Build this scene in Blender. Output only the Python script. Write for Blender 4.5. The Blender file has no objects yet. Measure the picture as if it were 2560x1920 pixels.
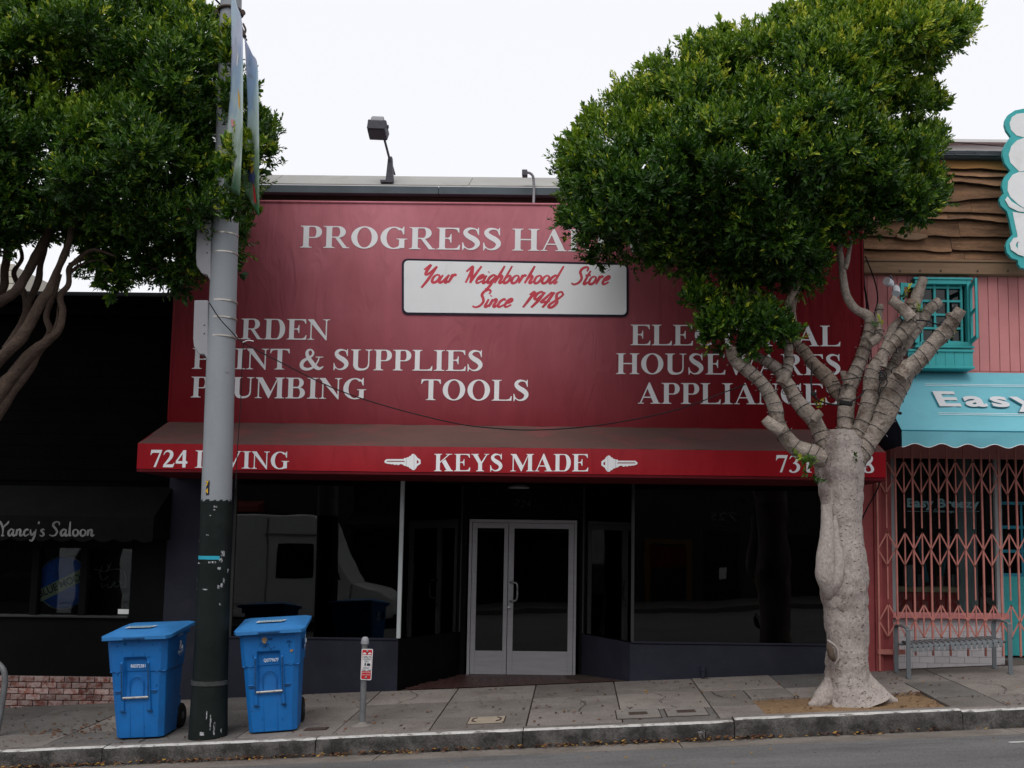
import bpy, math, random
import numpy as np
from mathutils import Vector, Matrix, noise
from mathutils.geometry import delaunay_2d_cdt
random.seed(7); rng = np.random.default_rng(11)
sc = bpy.context.scene
col = sc.collection

# ------------------------------------------------------------------ camera, light, exposure
F, PX0, PY0 = 2500.0, 1431.0, 1138.0            # focal length and optical centre in photograph pixels (2560 wide)
YAW, PITCH, ROLL = math.radians(.3), math.radians(5.3), .0125
CAM = Vector((0, -13.1, 1.82))
RM = Matrix.Rotation(YAW, 3, 'Z') @ Matrix.Rotation(math.pi/2+PITCH, 3, 'X') @ Matrix.Rotation(ROLL, 3, 'Z')
cd = bpy.data.cameras.new('camera'); cam = bpy.data.objects.new('camera', cd); col.objects.link(cam)
cam.matrix_world = Matrix.Translation(CAM) @ RM.to_4x4()
cd.sensor_width = 36; cd.lens = F/2560*36
cd.shift_x = (1280-PX0)/2560; cd.shift_y = (PY0-960)/2560
cd.clip_end = 2000; cd.clip_start = .05
sc.camera = cam
SUN_EL, SUN_AZ = math.radians(58), math.radians(192)
w = bpy.data.worlds.new('World'); sc.world = w; w.use_nodes = True
nt = w.node_tree; nt.nodes.clear()
sky = nt.nodes.new('ShaderNodeTexSky'); sky.sky_type = 'NISHITA'; sky.sun_disc = False
sky.sun_elevation = SUN_EL; sky.sun_rotation = SUN_AZ; sky.air_density = 1.0; sky.dust_density = 4.0
hs = nt.nodes.new('ShaderNodeHueSaturation'); hs.inputs['Saturation'].default_value = .25
mx = nt.nodes.new('ShaderNodeMix'); mx.data_type = 'RGBA'; mx.inputs[0].default_value = .8
mx.inputs[7].default_value = (12.0, 12.05, 12.6, 1)
bg = nt.nodes.new('ShaderNodeBackground'); bg.inputs[1].default_value = .1
wo = nt.nodes.new('ShaderNodeOutputWorld')
nt.links.new(sky.outputs[0], hs.inputs['Color']); nt.links.new(hs.outputs[0], mx.inputs[6])
nt.links.new(mx.outputs[2], bg.inputs[0]); nt.links.new(bg.outputs[0], wo.inputs[0])
sl = bpy.data.lights.new('sun', 'SUN'); sl.energy = 1.5; sl.angle = math.radians(38); sl.color = (1, .97, .93)
so = bpy.data.objects.new('sun', sl); col.objects.link(so)
so.rotation_euler = (math.radians(37), 0, math.radians(-12))
sc.view_settings.view_transform = 'Standard'; sc.view_settings.look = 'None'
sc.view_settings.exposure = -.1; sc.view_settings.gamma = 1; sc.view_settings.use_curve_mapping = False
sc.cycles.max_bounces = 8; sc.cycles.transparent_max_bounces = 12

# ------------------------------------------------------------------ geometry helpers
def at(px, py, Y):
    d = RM @ Vector(((px-PX0)/F, -(py-PY0)/F, -1)); t = (Y-CAM.y)/d.y
    return CAM + d*t
def S(Y): return F/(Y+13.1)                       # photograph pixels per metre at depth Y
def G(x, y=0.0):                                  # sidewalk height
    return .0832 + .0535*x + .03*y
KY = -2.75                                        # kerb face
def road(x, y):
    return .0832+.0535*x+.03*KY-.165 + (.03*(min(-y, 9.3)+KY) if y > -9.4 else .03*(9.3+KY)-.03*(-y-9.3))

class B:
    def __init__(s): s.v = []; s.f = []; s.m = []; s.cur = 0
    def add(s, vs, fs):
        n = len(s.v); s.v += [tuple(p) for p in vs]
        for f in fs: s.f.append([i+n for i in f]); s.m.append(s.cur)
        return s
    def box(s, a, b):
        x0, y0, z0 = a; x1, y1, z1 = b
        return s.hexa([(x0,y0,z0),(x1,y0,z0),(x1,y1,z0),(x0,y1,z0)], [(x0,y0,z1),(x1,y0,z1),(x1,y1,z1),(x0,y1,z1)])
    def cbox(s, c, d, M=None):
        c = Vector(c); pts = []
        for k in range(8):
            p = Vector((d[0]/2*(1 if k & 1 else -1), d[1]/2*(1 if k & 2 else -1), d[2]/2*(1 if k & 4 else -1)))
            pts.append(c + (M @ p if M else p))
        return s.hexa([pts[0],pts[1],pts[3],pts[2]], [pts[4],pts[5],pts[7],pts[6]])
    def hexa(s, lo, hi):
        return s.add(list(lo)+list(hi), [(3,2,1,0),(4,5,6,7),(0,1,5,4),(1,2,6,5),(2,3,7,6),(3,0,4,7)])
    def prism(s, pts, ext):                       # polygon in 3D extruded by vector
        n = len(pts); e = Vector(ext)
        return s.add(list(pts)+[Vector(p)+e for p in pts], [list(range(n))[::-1], list(range(n, 2*n))]+[(i,(i+1)%n,n+(i+1)%n,n+i) for i in range(n)])
    def sheet(s, pts): return s.add(pts, [list(range(len(pts)))])
    def tube(s, pts, r, sides=8, caps=True, up=None):
        pts = [Vector(p) for p in pts]; n = len(pts); rs = r if hasattr(r, '__len__') else [r]*n
        vs = []; prev = None
        for i, p in enumerate(pts):
            t = (pts[min(i+1, n-1)]-pts[max(i-1, 0)]).normalized()
            if prev is None:
                a = Vector((0,0,1)) if abs(t.z) < .9 else Vector((1,0,0)); u = t.cross(a).normalized()
            else: u = (prev - t*prev.dot(t)).normalized()
            prev = u; q = t.cross(u)
            for k in range(sides):
                A = 2*math.pi*k/sides; vs.append(p + (u*math.cos(A)+q*math.sin(A))*rs[i])
        fs = [(i*sides+k, i*sides+(k+1)%sides, (i+1)*sides+(k+1)%sides, (i+1)*sides+k) for i in range(n-1) for k in range(sides)]
        if caps: fs += [list(range(sides))[::-1], list(range((n-1)*sides, n*sides))]
        return s.add(vs, fs)
    def lathe(s, prof, c=(0,0,0), sides=24, M=None):   # prof (r,z)
        vs = []
        for r, z in prof:
            for k in range(sides):
                A = 2*math.pi*k/sides; p = Vector((r*math.cos(A), r*math.sin(A), z)); vs.append(Vector(c)+(M @ p if M else p))
        n = len(prof)
        fs = [(i*sides+k, i*sides+(k+1)%sides, (i+1)*sides+(k+1)%sides, (i+1)*sides+k) for i in range(n-1) for k in range(sides)]
        fs += [list(range(sides))[::-1], list(range((n-1)*sides, n*sides))]
        return s.add(vs, fs)
    def build(s, name, mats, parent=None, bevel=0, smooth=0, label=None, local=False, kind=None):
        me = bpy.data.meshes.new(name)
        off = Vector((0,0,0)) if (parent is None or local) else wloc(parent)
        me.from_pydata([(a-off.x, b-off.y, c-off.z) for a, b, c in s.v], [], s.f)
        for m in (mats if isinstance(mats, (list, tuple)) else [mats]): me.materials.append(m)
        if max(s.m, default=0): me.polygons.foreach_set('material_index', s.m)
        me.validate(); me.update()
        if smooth:
            me.polygons.foreach_set('use_smooth', [True]*len(me.polygons)); me.set_sharp_from_angle(angle=math.radians(smooth))
        o = bpy.data.objects.new(name, me); col.objects.link(o)
        if parent: o.parent = parent
        if bevel:
            b = o.modifiers.new('bevel', 'BEVEL'); b.width = bevel; b.segments = 2; b.limit_method = 'ANGLE'; b.angle_limit = math.radians(40)
        if label: o['label'] = label
        if kind: o['kind'] = kind
        return o
def wloc(o):
    p = Vector(o.location)
    while o.parent: o = o.parent; p += Vector(o.location)
    return p
def thing(name, label, cat, loc=(0,0,0), group=None, rot=None):
    o = bpy.data.objects.new(name, None); col.objects.link(o); o.location = loc; o.empty_display_size = .2
    if rot: o.rotation_euler = rot
    return tag(o, label, cat, group)
def tag(o, label, cat, group=None):
    o['label'] = label; o['category'] = cat
    if group: o['group'] = group
    return o
def struct(name, loc=(0,0,0)):
    o = bpy.data.objects.new(name, None); col.objects.link(o); o.location = loc; o['kind'] = 'structure'; return o
def copy_part(src, name, loc, parent, rot=None, scale=None):
    o = src.copy(); o.name = name; col.objects.link(o); o.parent = parent; o.location = Vector(loc)-wloc(parent)
    if rot: o.rotation_euler = rot
    if scale: o.scale = scale
    return o
def catmull(pts, step=8):
    P = [np.array(p, float) for p in pts]; P = [2*P[0]-P[1]]+P+[2*P[-1]-P[-2]]; out = []
    for i in range(1, len(P)-2):
        for k in range(step):
            t = k/step; a, b, c, d = P[i-1], P[i], P[i+1], P[i+2]
            out.append(.5*((2*b)+(-a+c)*t+(2*a-5*b+4*c-d)*t*t+(-a+3*b-3*c+d)*t**3))
    out.append(P[-2]); return out

# ------------------------------------------------------------------ materials
def mat(name, c, rough=.7, var=.12, scale=3.0, c2=None, cover=.5, sharp=.12, fine=0, fscale=120, bump=0, bscale=60, spec=.18, metal=0, rnd=0, stretch=None, coat=0, dist=.004):
    m = bpy.data.materials.new(name); m.use_nodes = True; n = m.node_tree; L = n.links.new
    bs = n.nodes['Principled BSDF']; bs.inputs['Roughness'].default_value = rough; bs.inputs['Metallic'].default_value = metal
    bs.inputs['Specular IOR Level'].default_value = spec; bs.inputs['Coat Weight'].default_value = coat
    ge = n.nodes.new('ShaderNodeNewGeometry'); mp = n.nodes.new('ShaderNodeMapping')
    L(ge.outputs['Position'], mp.inputs[0])
    if stretch: mp.inputs['Scale'].default_value = stretch
    if rnd:
        oi = n.nodes.new('ShaderNodeObjectInfo'); mu = n.nodes.new('ShaderNodeMath'); mu.operation = 'MULTIPLY'; mu.inputs[1].default_value = 40
        L(oi.outputs['Random'], mu.inputs[0]); L(mu.outputs[0], mp.inputs['Location'])
    def nz(sc_, det=5, r=.6):
        q = n.nodes.new('ShaderNodeTexNoise'); q.inputs['Scale'].default_value = sc_; q.inputs['Detail'].default_value = det; q.inputs['Roughness'].default_value = r
        L(mp.outputs[0], q.inputs['Vector']); return q
    def mixc(fac, a, b, blend='MIX'):
        q = n.nodes.new('ShaderNodeMix'); q.data_type = 'RGBA'; q.blend_type = blend
        for s_, v_ in ((0, fac), (6, a), (7, b)):
            if isinstance(v_, (tuple, list)): q.inputs[s_].default_value = (*v_[:3], 1)
            elif isinstance(v_, (int, float)): q.inputs[s_].default_value = v_
            else: L(v_, q.inputs[s_])
        return q.outputs[2]
    def ramp(src, a, b):
        q = n.nodes.new('ShaderNodeMapRange'); q.inputs[1].default_value = a; q.inputs[2].default_value = b; L(src, q.inputs[0]); return q.outputs[0]
    lo = tuple(x*(1-var) for x in c); hi = tuple(x*(1+var) for x in c)
    cc = mixc(ramp(nz(scale).outputs[0], .3, .7), lo, hi)
    if c2: cc = mixc(ramp(nz(scale*1.7, 8, .7).outputs[0], 1-cover-sharp, 1-cover+sharp), cc, tuple(c2))
    if fine: cc = mixc(1.0, cc, mixc(ramp(nz(fscale, 3).outputs[0], .3, .7), (1-fine,)*3, (1+fine,)*3), 'MULTIPLY')
    if rnd: cc = mixc(1.0, cc, mixc(oi.outputs['Random'], (1-rnd,)*3, (1+rnd,)*3), 'MULTIPLY')
    L(cc, bs.inputs['Base Color'])
    q = ramp(nz(scale*2.3).outputs[0], .3, .7); mr = n.nodes.new('ShaderNodeMapRange'); mr.inputs[3].default_value = max(0, rough-.08); mr.inputs[4].default_value = min(1, rough+.08)
    L(q, mr.inputs[0]); L(mr.outputs[0], bs.inputs['Roughness'])
    if bump:
        bu = n.nodes.new('ShaderNodeBump'); bu.inputs['Strength'].default_value = bump; bu.inputs['Distance'].default_value = dist
        L(nz(bscale, 6).outputs[0], bu.inputs['Height']); L(bu.outputs[0], bs.inputs['Normal'])
    m['_cc'] = 0
    return m
def glass(name, tint=.5, c=(.9,1,1), rough=0.0, fac=1.0):
    m = bpy.data.materials.new(name); m.use_nodes = True; n = m.node_tree; L = n.links.new; n.nodes.clear()
    tr = n.nodes.new('ShaderNodeBsdfTransparent'); tr.inputs[0].default_value = (c[0]*tint, c[1]*tint, c[2]*tint, 1)
    gl = n.nodes.new('ShaderNodeBsdfGlossy'); gl.inputs['Roughness'].default_value = rough; gl.inputs[0].default_value = (fac,)*3+(1,)
    fr = n.nodes.new('ShaderNodeFresnel'); fr.inputs[0].default_value = 1.48; mi = n.nodes.new('ShaderNodeMixShader'); o = n.nodes.new('ShaderNodeOutputMaterial')
    nz = n.nodes.new('ShaderNodeTexNoise'); nz.inputs['Scale'].default_value = .9; ge = n.nodes.new('ShaderNodeNewGeometry'); L(ge.outputs['Position'], nz.inputs['Vector'])
    bu = n.nodes.new('ShaderNodeBump'); bu.inputs['Strength'].default_value = .12; bu.inputs['Distance'].default_value = .02; L(nz.outputs[0], bu.inputs['Height']); L(bu.outputs[0], gl.inputs['Normal'])
    L(fr.outputs[0], mi.inputs[0]); L(tr.outputs[0], mi.inputs[1]); L(gl.outputs[0], mi.inputs[2]); L(mi.outputs[0], o.inputs[0]); return m

MT = {}
MT['asphalt'] = mat('asphalt', (.14,.137,.135), .85, .16, .8, stretch=(.45,1.8,1), c2=(.09,.088,.088), cover=.4, fine=.45, fscale=90, bump=.6, bscale=150)
MT['gutter'] = mat('gutter_concrete', (.20,.175,.155), .85, .18, 1.3, c2=(.14,.12,.105), cover=.45, fine=.28, fscale=70, bump=.5, bscale=90)
MT['slab'] = mat('sidewalk_concrete', (.18,.16,.147), .88, .2, 1.3, c2=(.125,.108,.098), cover=.40, sharp=.1, fine=.34, fscale=70, bump=.5, bscale=80, rnd=.22)
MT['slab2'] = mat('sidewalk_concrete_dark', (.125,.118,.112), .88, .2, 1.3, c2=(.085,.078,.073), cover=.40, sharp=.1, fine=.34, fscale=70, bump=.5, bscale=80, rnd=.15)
MT['slab3'] = mat('sidewalk_concrete_warm', (.215,.19,.172), .88, .2, 1.3, c2=(.155,.132,.117), cover=.40, sharp=.1, fine=.34, fscale=70, bump=.5, bscale=80, rnd=.15)
MT['joint'] = mat('joint_dirt', (.05,.035,.03), .95, .3, 6)
MT['kerbface'] = mat('kerb_face', (.125,.118,.112), .9, .35, 2.2, c2=(.035,.033,.032), cover=.55, sharp=.13, fine=.35, fscale=60, bump=1, bscale=45, dist=.01)
MT['kerbtop'] = mat('kerb_top_paint', (.50,.49,.475), .85, .15, 5, c2=(.18,.165,.155), cover=.44, sharp=.05, fine=.2, bump=.7, bscale=60)
MT['soil'] = mat('sandy_soil', (.225,.145,.082), .95, .2, 3, c2=(.17,.105,.06), cover=.4, fine=.35, fscale=80, bump=1, bscale=70, dist=.01)
MT['iron'] = mat('cast_iron', (.07,.05,.042), .7, .4, 30, bump=.6, bscale=120)
MT['coverlid'] = mat('cover_concrete', (.2,.18,.165), .85, .15, 5, fine=.2, bump=.4, bscale=90)
MT['coverlid2'] = mat('cover_pale', (.32,.27,.21), .85, .12, 8, fine=.15)
MT['navy'] = mat('navy_stucco', (.019,.020,.031), .7, .2, 2, spec=.15, c2=(.028,.029,.038), cover=.35, fine=.12, bump=.35, bscale=80, rnd=0)
MT['black'] = mat('black_paint', (.0025,.0025,.003), .6, .35, 2, bump=.2, spec=.08)
MT['blackwall'] = mat('black_clapboard', (.0015,.0015,.0018), .65, .3, 2, bump=.3, spec=.02)
MT['dark'] = mat('dark_interior', (.012,.012,.012), .9, .3, 1, spec=.08)
MT['alu'] = mat('satin_aluminium', (.33,.32,.335), .42, .08, 3, metal=.0, spec=.6, stretch=(1,1,8))
MT['alubright'] = mat('mullion_aluminium', (.42,.45,.45), .45, .1, 3, spec=.6)
MT['mulldark'] = mat('mullion_dark', (.026,.028,.026), .5, .2, 3, spec=.3)
MT['chrome'] = mat('handle_steel', (.30,.30,.31), .28, .1, 10, metal=.6)
MT['entrytile'] = mat('entry_tile', (.07,.032,.03), .45, .3, 6, rnd=0, fine=.2, spec=.5)
MT['glass'] = glass('window_glass', .35)
MT['glassclear'] = glass('window_glass_clear', .75)
MT['coping'] = mat('coping_felt', (.33,.325,.31), .85, .1, 1.2, c2=(.25,.23,.21), cover=.35, fine=.12)
MT['copingface'] = mat('coping_face', (.085,.11,.125), .6, .15, 2)
MT['fascia'] = mat('fascia_wood', (.045,.024,.018), .8, .45, 2, c2=(.10,.045,.03), cover=.3, stretch=(.4,1,8), bump=.6, bscale=30)
MT['white'] = mat('letter_white', (.80,.80,.815), .75, .05, 1.5, c2=(.72,.72,.73), cover=.3, fine=.04)
MT['signwhite'] = mat('sign_panel', (.78,.79,.80), .7, .05, 1.2, c2=(.5,.48,.46), cover=.2, sharp=.2, fine=.03)
MT['easywhite'] = mat('teal_awning_letter', (.60,.61,.63), .8, .06, 1.5)
MT['signblack'] = mat('sign_border', (.018,.014,.03), .6, .2)
MT['signred'] = mat('sign_script_red', (.56,.06,.085), .65, .2, 5, c2=(.62,.19,.24), cover=.3, sharp=.2)
MT['bin'] = mat('bin_plastic', (.002,.125,.40), .52, .10, 4, c2=(.012,.085,.26), cover=.25, sharp=.2, fine=.06, bump=.12, bscale=200, spec=.45)
MT['binlid'] = mat('bin_lid_plastic', (.035,.18,.43), .55, .12, 6, c2=(.03,.16,.42), cover=.4, sharp=.2, fine=.08)
MT['bindark'] = mat('bin_dark_blue', (.015,.05,.12), .8, .3, 30, c2=(.01,.13,.4), cover=.4)  # darker blue of lid grip, rib feet, pockets and scuff marks
MT['rubber'] = mat('tyre_rubber', (.012,.012,.012), .8, .2, 10)
MT['bar'] = mat('worn_bar', (.42,.42,.4), .4, .2, 30, c2=(.12,.07,.05), cover=.4, metal=.4)
MT['print'] = mat('white_print', (.74,.78,.82), .7, .05, 20)
MT['pole'] = mat('pole_paint', (.25,.268,.29), .6, .06, 1.2, c2=(.20,.21,.23), cover=.35, sharp=.2, fine=.04, stretch=(1,1,.4))
MT['polebase'] = mat('pole_dark_paint', (.007,.011,.010), .6, .25, 3, spec=.15, c2=(.013,.017,.016), cover=.4, fine=.1, bump=.3, bscale=50)
MT['polescuff'] = mat('scuffed_paper', (.42,.43,.45), .8, .3, 30, c2=(.03,.035,.035), cover=.5, sharp=.05)
MT['polecollar'] = mat('collar_grey', (.05,.055,.055), .6, .3, 20)
MT['cyan'] = mat('cyan_tape', (.03,.33,.45), .6, .1, 8)
MT['boxgrey'] = mat('box_grey', (.28,.28,.30), .55, .08, 3, c2=(.22,.22,.23), cover=.3)
MT['strap'] = mat('strap_steel', (.45,.42,.38), .35, .2, 8, metal=.7)
MT['cable'] = mat('black_cable', (.008,.008,.009), .6, .2)
MT['yellow'] = mat('yellow_print', (.65,.38,.02), .6, .1)
MT['galv'] = mat('galvanised', (.16,.165,.17), .5, .25, 8, metal=.3, c2=(.1,.1,.1), cover=.3, fine=.1)
MT['signredflat'] = mat('sign_red', (.50,.02,.025), .45, .05)
MT['signface'] = mat('sign_white', (.62,.62,.63), .45, .04)
MT['ink'] = mat('sign_ink', (.02,.02,.03), .6, .1)
MT['bark'] = mat('ficus_bark', (.345,.30,.275), .85, .22, 1.6, c2=(.17,.128,.115), cover=.40, sharp=.07, stretch=(1,1,.6), fine=.2, fscale=45, bump=1, bscale=26, dist=.022)
MT['barkdark'] = mat('ficus_bark_brown', (.26,.205,.165), .88, .22, 4, c2=(.13,.095,.075), cover=.42, sharp=.1, fine=.2, fscale=45, bump=1, bscale=28, dist=.02)
MT['barkdeep'] = mat('dark_brown_bark', (.075,.052,.040), .9, .25, 4, c2=(.05,.034,.027), cover=.42, sharp=.1, fine=.2, fscale=45, bump=1, bscale=28, dist=.02)  # darker brown bark of the left tree
MT['limbbark'] = mat('limb_bark', (.31,.262,.225), .88, .25, 3.5, c2=(.13,.095,.075), cover=.42, sharp=.08, fine=.22, fscale=45, bump=1, bscale=26, dist=.025)
MT['cutwood'] = mat('cut_wood', (.16,.115,.085), .85, .3, 25, bump=.5, bscale=80)
MT['scar'] = mat('bark_scar', (.09,.065,.05), .9, .35, 20, bump=1, bscale=40, dist=.01)
MT['barkmark'] = mat('bark_lenticel', (.085,.062,.05), .9, .3, 30)
MT['pink'] = mat('pink_board', (.56,.22,.22), .7, .09, 2, c2=(.47,.17,.17), cover=.25, fine=.05, rnd=.05, bump=.2)
MT['pinkdark'] = mat('pink_groove', (.13,.03,.033), .8, .2)
MT['pinkcol'] = mat('pink_column', (.27,.06,.062), .65, .15, 3, c2=(.2,.04,.042), cover=.3, bump=.2)
MT['gate'] = mat('gate_pink', (.48,.185,.155), .6, .15, 8, c2=(.33,.11,.08), cover=.25, sharp=.1)
MT['rust'] = mat('rust', (.12,.035,.02), .9, .3, 30)
MT['wood'] = mat('live_edge_wood', (.31,.17,.095), .8, .35, 1.5, c2=(.10,.055,.036), cover=.42, sharp=.14, fine=.22, fscale=30, rnd=.4, stretch=(.6,1,4), bump=.5, bscale=14)
MT['woodtop'] = mat('amber_wood', (.34,.17,.06), .75, .25, 1.5, stretch=(.6,1,4), bump=.4, bscale=14)
MT['woodedge'] = mat('wood_edge', (.05,.03,.022), .9, .4, 10, bump=.5)
MT['beam'] = mat('beam_wood', (.25,.16,.10), .75, .2, 1.5, c2=(.17,.10,.06), cover=.35, stretch=(.5,1,6), bump=.4, bscale=20)
MT['shingle'] = mat('grey_shingle', (.095,.105,.12), .85, .2, 5, fine=.2, rnd=.15)
MT['whiteside'] = mat('white_siding', (.62,.63,.62), .7, .06, 2)
MT['cream'] = mat('cream_siding', (.50,.47,.40), .7, .06, 2)
MT['teal'] = mat('turquoise_paint', (.06,.40,.41), .55, .1, 4, c2=(.045,.33,.34), cover=.3, fine=.05)
MT['teallet'] = mat('pale_teal_letter', (.16,.30,.32), .6, .1)
MT['tealshadow'] = mat('dark_teal_print', (.02,.20,.27), .7, .1)
MT['tealawn'] = mat('teal_awning', (.15,.42,.50), .75, .08, 1.5, c2=(.17,.47,.54), cover=.4, sharp=.25, fine=.04)
MT['tealdeep'] = mat('teal_valance', (.03,.24,.33), .7, .15, 2)
MT['navyfab'] = mat('navy_fabric', (.012,.02,.035), .8, .2)
MT['tile'] = mat('white_tile', (.60,.58,.60), .35, .05, 2, rnd=.05, spec=.5)
MT['grout'] = mat('grout', (.35,.33,.34), .9, .1)
MT['framewhite'] = mat('frame_white', (.34,.36,.37), .5, .08, 2)
MT['bench'] = mat('bench_grey', (.13,.145,.155), .5, .12, 4, c2=(.12,.13,.14), cover=.3, spec=.5)
MT['counter'] = mat('red_counter', (.62,.03,.035), .4, .1)
MT['countertop'] = mat('counter_top', (.6,.4,.25), .4, .1)
MT['lampgrey'] = mat('lamp_grey', (.085,.085,.10), .6, .15, 20)
MT['lampwhite'] = mat('lamp_white', (.70,.72,.76), .4, .05)
MT['brick'] = mat('painted_brick', (.19,.065,.05), .9, .35, 6, c2=(.36,.27,.25), cover=.52, sharp=.08, fine=.2, rnd=.35, bump=1, bscale=50, dist=.006)
MT['mortar'] = mat('mortar', (.27,.215,.20), .95, .2, 20, bump=.5)
MT['saloontext'] = mat('faded_silver_letter', (.17,.175,.17), .6, .3, 8, c2=(.05,.05,.05), cover=.35)
MT['saloonfab'] = mat('black_awning', (.0035,.0038,.0038), .85, .3, 3, spec=.08)
MT['bluemoon'] = mat('blue_disc', (.02,.09,.42), .4, .3, 6, c2=(.03,.05,.25), cover=.4)
MT['creamband'] = mat('cream_band', (.40,.36,.25), .5, .1)
MT['card'] = mat('white_card', (.75,.75,.75), .6, .03)
MT['bannersky'] = None
MT['vanwhite'] = mat('van_white', (.74,.74,.74), .4, .04, 2, coat=.2)
MT['far'] = mat('far_stucco', (.055,.047,.045), .85, .2, .7)
MT['fardark'] = mat('far_dark', (.014,.014,.017), .7, .3, .7)
MT['plastic'] = glass('cup_plastic', .93, (1,1,1), .15)
MT['lit1'] = mat('dead_leaf_brown', (.13,.058,.03), .8, .4, 40)
MT['lit2'] = mat('dead_leaf_yellow', (.30,.17,.035), .7, .3, 40)
MT['lit3'] = mat('dead_leaf_dark', (.06,.03,.02), .8, .4, 40)

def node_mat(name, rough=.8):
    m = bpy.data.materials.new(name); m.use_nodes = True; n = m.node_tree; bs = n.nodes['Principled BSDF']; bs.inputs['Roughness'].default_value = rough
    bs.inputs['Specular IOR Level'].default_value = .25
    return m, n, bs, n.links.new
# red awning canvas: fading with glare and tree shade put into the colour, paler high and left of middle; creases near the hem
def canvas(name, deep, pale, z0, z1, wrinkle=.5):
    m, n, bs, L = node_mat(name, .85); bs.inputs['Specular IOR Level'].default_value = .04
    ge = n.nodes.new('ShaderNodeNewGeometry'); sp = n.nodes.new('ShaderNodeSeparateXYZ'); L(ge.outputs['Position'], sp.inputs[0])
    def mr(src, a, b, c=0, d=1, smooth=True):
        q = n.nodes.new('ShaderNodeMapRange'); q.interpolation_type = 'SMOOTHSTEP' if smooth else 'LINEAR'
        for i, v in enumerate((a, b, c, d)): q.inputs[i+1].default_value = v
        L(src, q.inputs[0]); return q.outputs[0]
    def mth(op, a, b):
        q = n.nodes.new('ShaderNodeMath'); q.operation = op
        for i, v in enumerate((a, b)):
            if isinstance(v, (int, float)): q.inputs[i].default_value = v
            else: L(v, q.inputs[i])
        q.use_clamp = op == 'ADD'; return q.outputs[0]
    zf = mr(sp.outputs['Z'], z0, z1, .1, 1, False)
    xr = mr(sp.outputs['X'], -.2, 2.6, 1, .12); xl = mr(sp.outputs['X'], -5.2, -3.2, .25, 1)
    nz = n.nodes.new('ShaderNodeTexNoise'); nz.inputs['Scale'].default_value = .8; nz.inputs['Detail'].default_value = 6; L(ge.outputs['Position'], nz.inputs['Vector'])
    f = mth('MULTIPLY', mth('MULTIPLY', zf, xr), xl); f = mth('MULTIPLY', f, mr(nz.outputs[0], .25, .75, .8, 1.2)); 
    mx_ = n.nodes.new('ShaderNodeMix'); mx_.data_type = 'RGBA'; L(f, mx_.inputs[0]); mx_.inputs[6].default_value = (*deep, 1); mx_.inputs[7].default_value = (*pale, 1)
    st = n.nodes.new('ShaderNodeTexNoise'); st.inputs['Scale'].default_value = 2.5; st.inputs['Detail'].default_value = 8; mp = n.nodes.new('ShaderNodeMapping'); mp.inputs['Scale'].default_value = (2, 1, .35); L(ge.outputs['Position'], mp.inputs[0]); L(mp.outputs[0], st.inputs['Vector'])
    m2 = n.nodes.new('ShaderNodeMix'); m2.data_type = 'RGBA'; m2.blend_type = 'MULTIPLY'; m2.inputs[0].default_value = 1; L(mx_.outputs[2], m2.inputs[6])
    g = n.nodes.new('ShaderNodeCombineColor'); v = mr(st.outputs[0], .3, .7, .95, 1.04)
    for i in range(3): L(v, g.inputs[i])
    L(g.outputs[0], m2.inputs[7]); L(m2.outputs[2], bs.inputs['Base Color'])
    wv = n.nodes.new('ShaderNodeTexNoise'); wv.inputs['Scale'].default_value = 2.2; wv.inputs['Distortion'].default_value = 1.2; mp2 = n.nodes.new('ShaderNodeMapping'); mp2.inputs['Scale'].default_value = (2.4, 1, .7); mp2.inputs['Rotation'].default_value = (0, .35, 0)
    L(ge.outputs['Position'], mp2.inputs[0]); L(mp2.outputs[0], wv.inputs['Vector'])
    bu = n.nodes.new('ShaderNodeBump'); bu.inputs['Strength'].default_value = wrinkle; bu.inputs['Distance'].default_value = .05; L(wv.outputs[0], bu.inputs['Height']); L(bu.outputs[0], bs.inputs['Normal'])
    return m
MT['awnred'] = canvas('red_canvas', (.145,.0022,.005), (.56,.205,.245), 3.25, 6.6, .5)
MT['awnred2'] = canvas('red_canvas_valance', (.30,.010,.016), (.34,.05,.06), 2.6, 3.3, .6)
MT['awnslope'] = mat('weathered_canvas', (.112,.062,.055), .88, .14, 1.2, c2=(.21,.055,.058), cover=.36, sharp=.12, fine=.08, stretch=(.6,1,1))
MT['awnunder'] = mat('awning_underside', (.10,.006,.01), .85, .2)

# ------------------------------------------------------------------ lettering: own serif capitals, a brush script, strokes
def arcp(cx, cy, rx, ry, a0, a1, n=18):
    return [(cx+rx*math.cos(math.radians(a0+(a1-a0)*i/n)), cy+ry*math.sin(math.radians(a0+(a1-a0)*i/n))) for i in range(n+1)]
def ribbon(pts, step=6):
    c = catmull(pts, step); out = []
    for i, p in enumerate(c):
        q = c[min(i+1, len(c)-1)][:2]-c[max(i-1, 0)][:2]; l = math.hypot(*q) or 1; nx, ny = -q[1]/l, q[0]/l
        out.append(((p[0]+nx*p[2]/2, p[1]+ny*p[2]/2), (p[0]-nx*p[2]/2, p[1]-ny*p[2]/2)))
    return [[out[i][0], out[i][1], out[i+1][1], out[i+1][0]] for i in range(len(out)-1)]
H_ = 676
def R_(x0, y0, x1, y1): return [(x0,y0),(x1,y0),(x1,y1),(x0,y1)]
def serif(x0, x1, e, top):                       # bracketed slab under or over a stem
    if top: return [[(x0-e,H_),(x0-e,H_-20),(x0-e*.35,H_-28),(x0,H_-62),(x1,H_-62),(x1+e*.35,H_-28),(x1+e,H_-20),(x1+e,H_)]]
    return [[(x0-e,0),(x0-e,20),(x0-e*.35,28),(x0,62),(x1,62),(x1+e*.35,28),(x1+e,20),(x1+e,0)]]
def stem(x0, x1, e=78, t=1, b=1):
    return [R_(x0, 0, x1, H_)] + (serif(x0, x1, e, 1) if t else []) + (serif(x0, x1, e, 0) if b else [])
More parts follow.
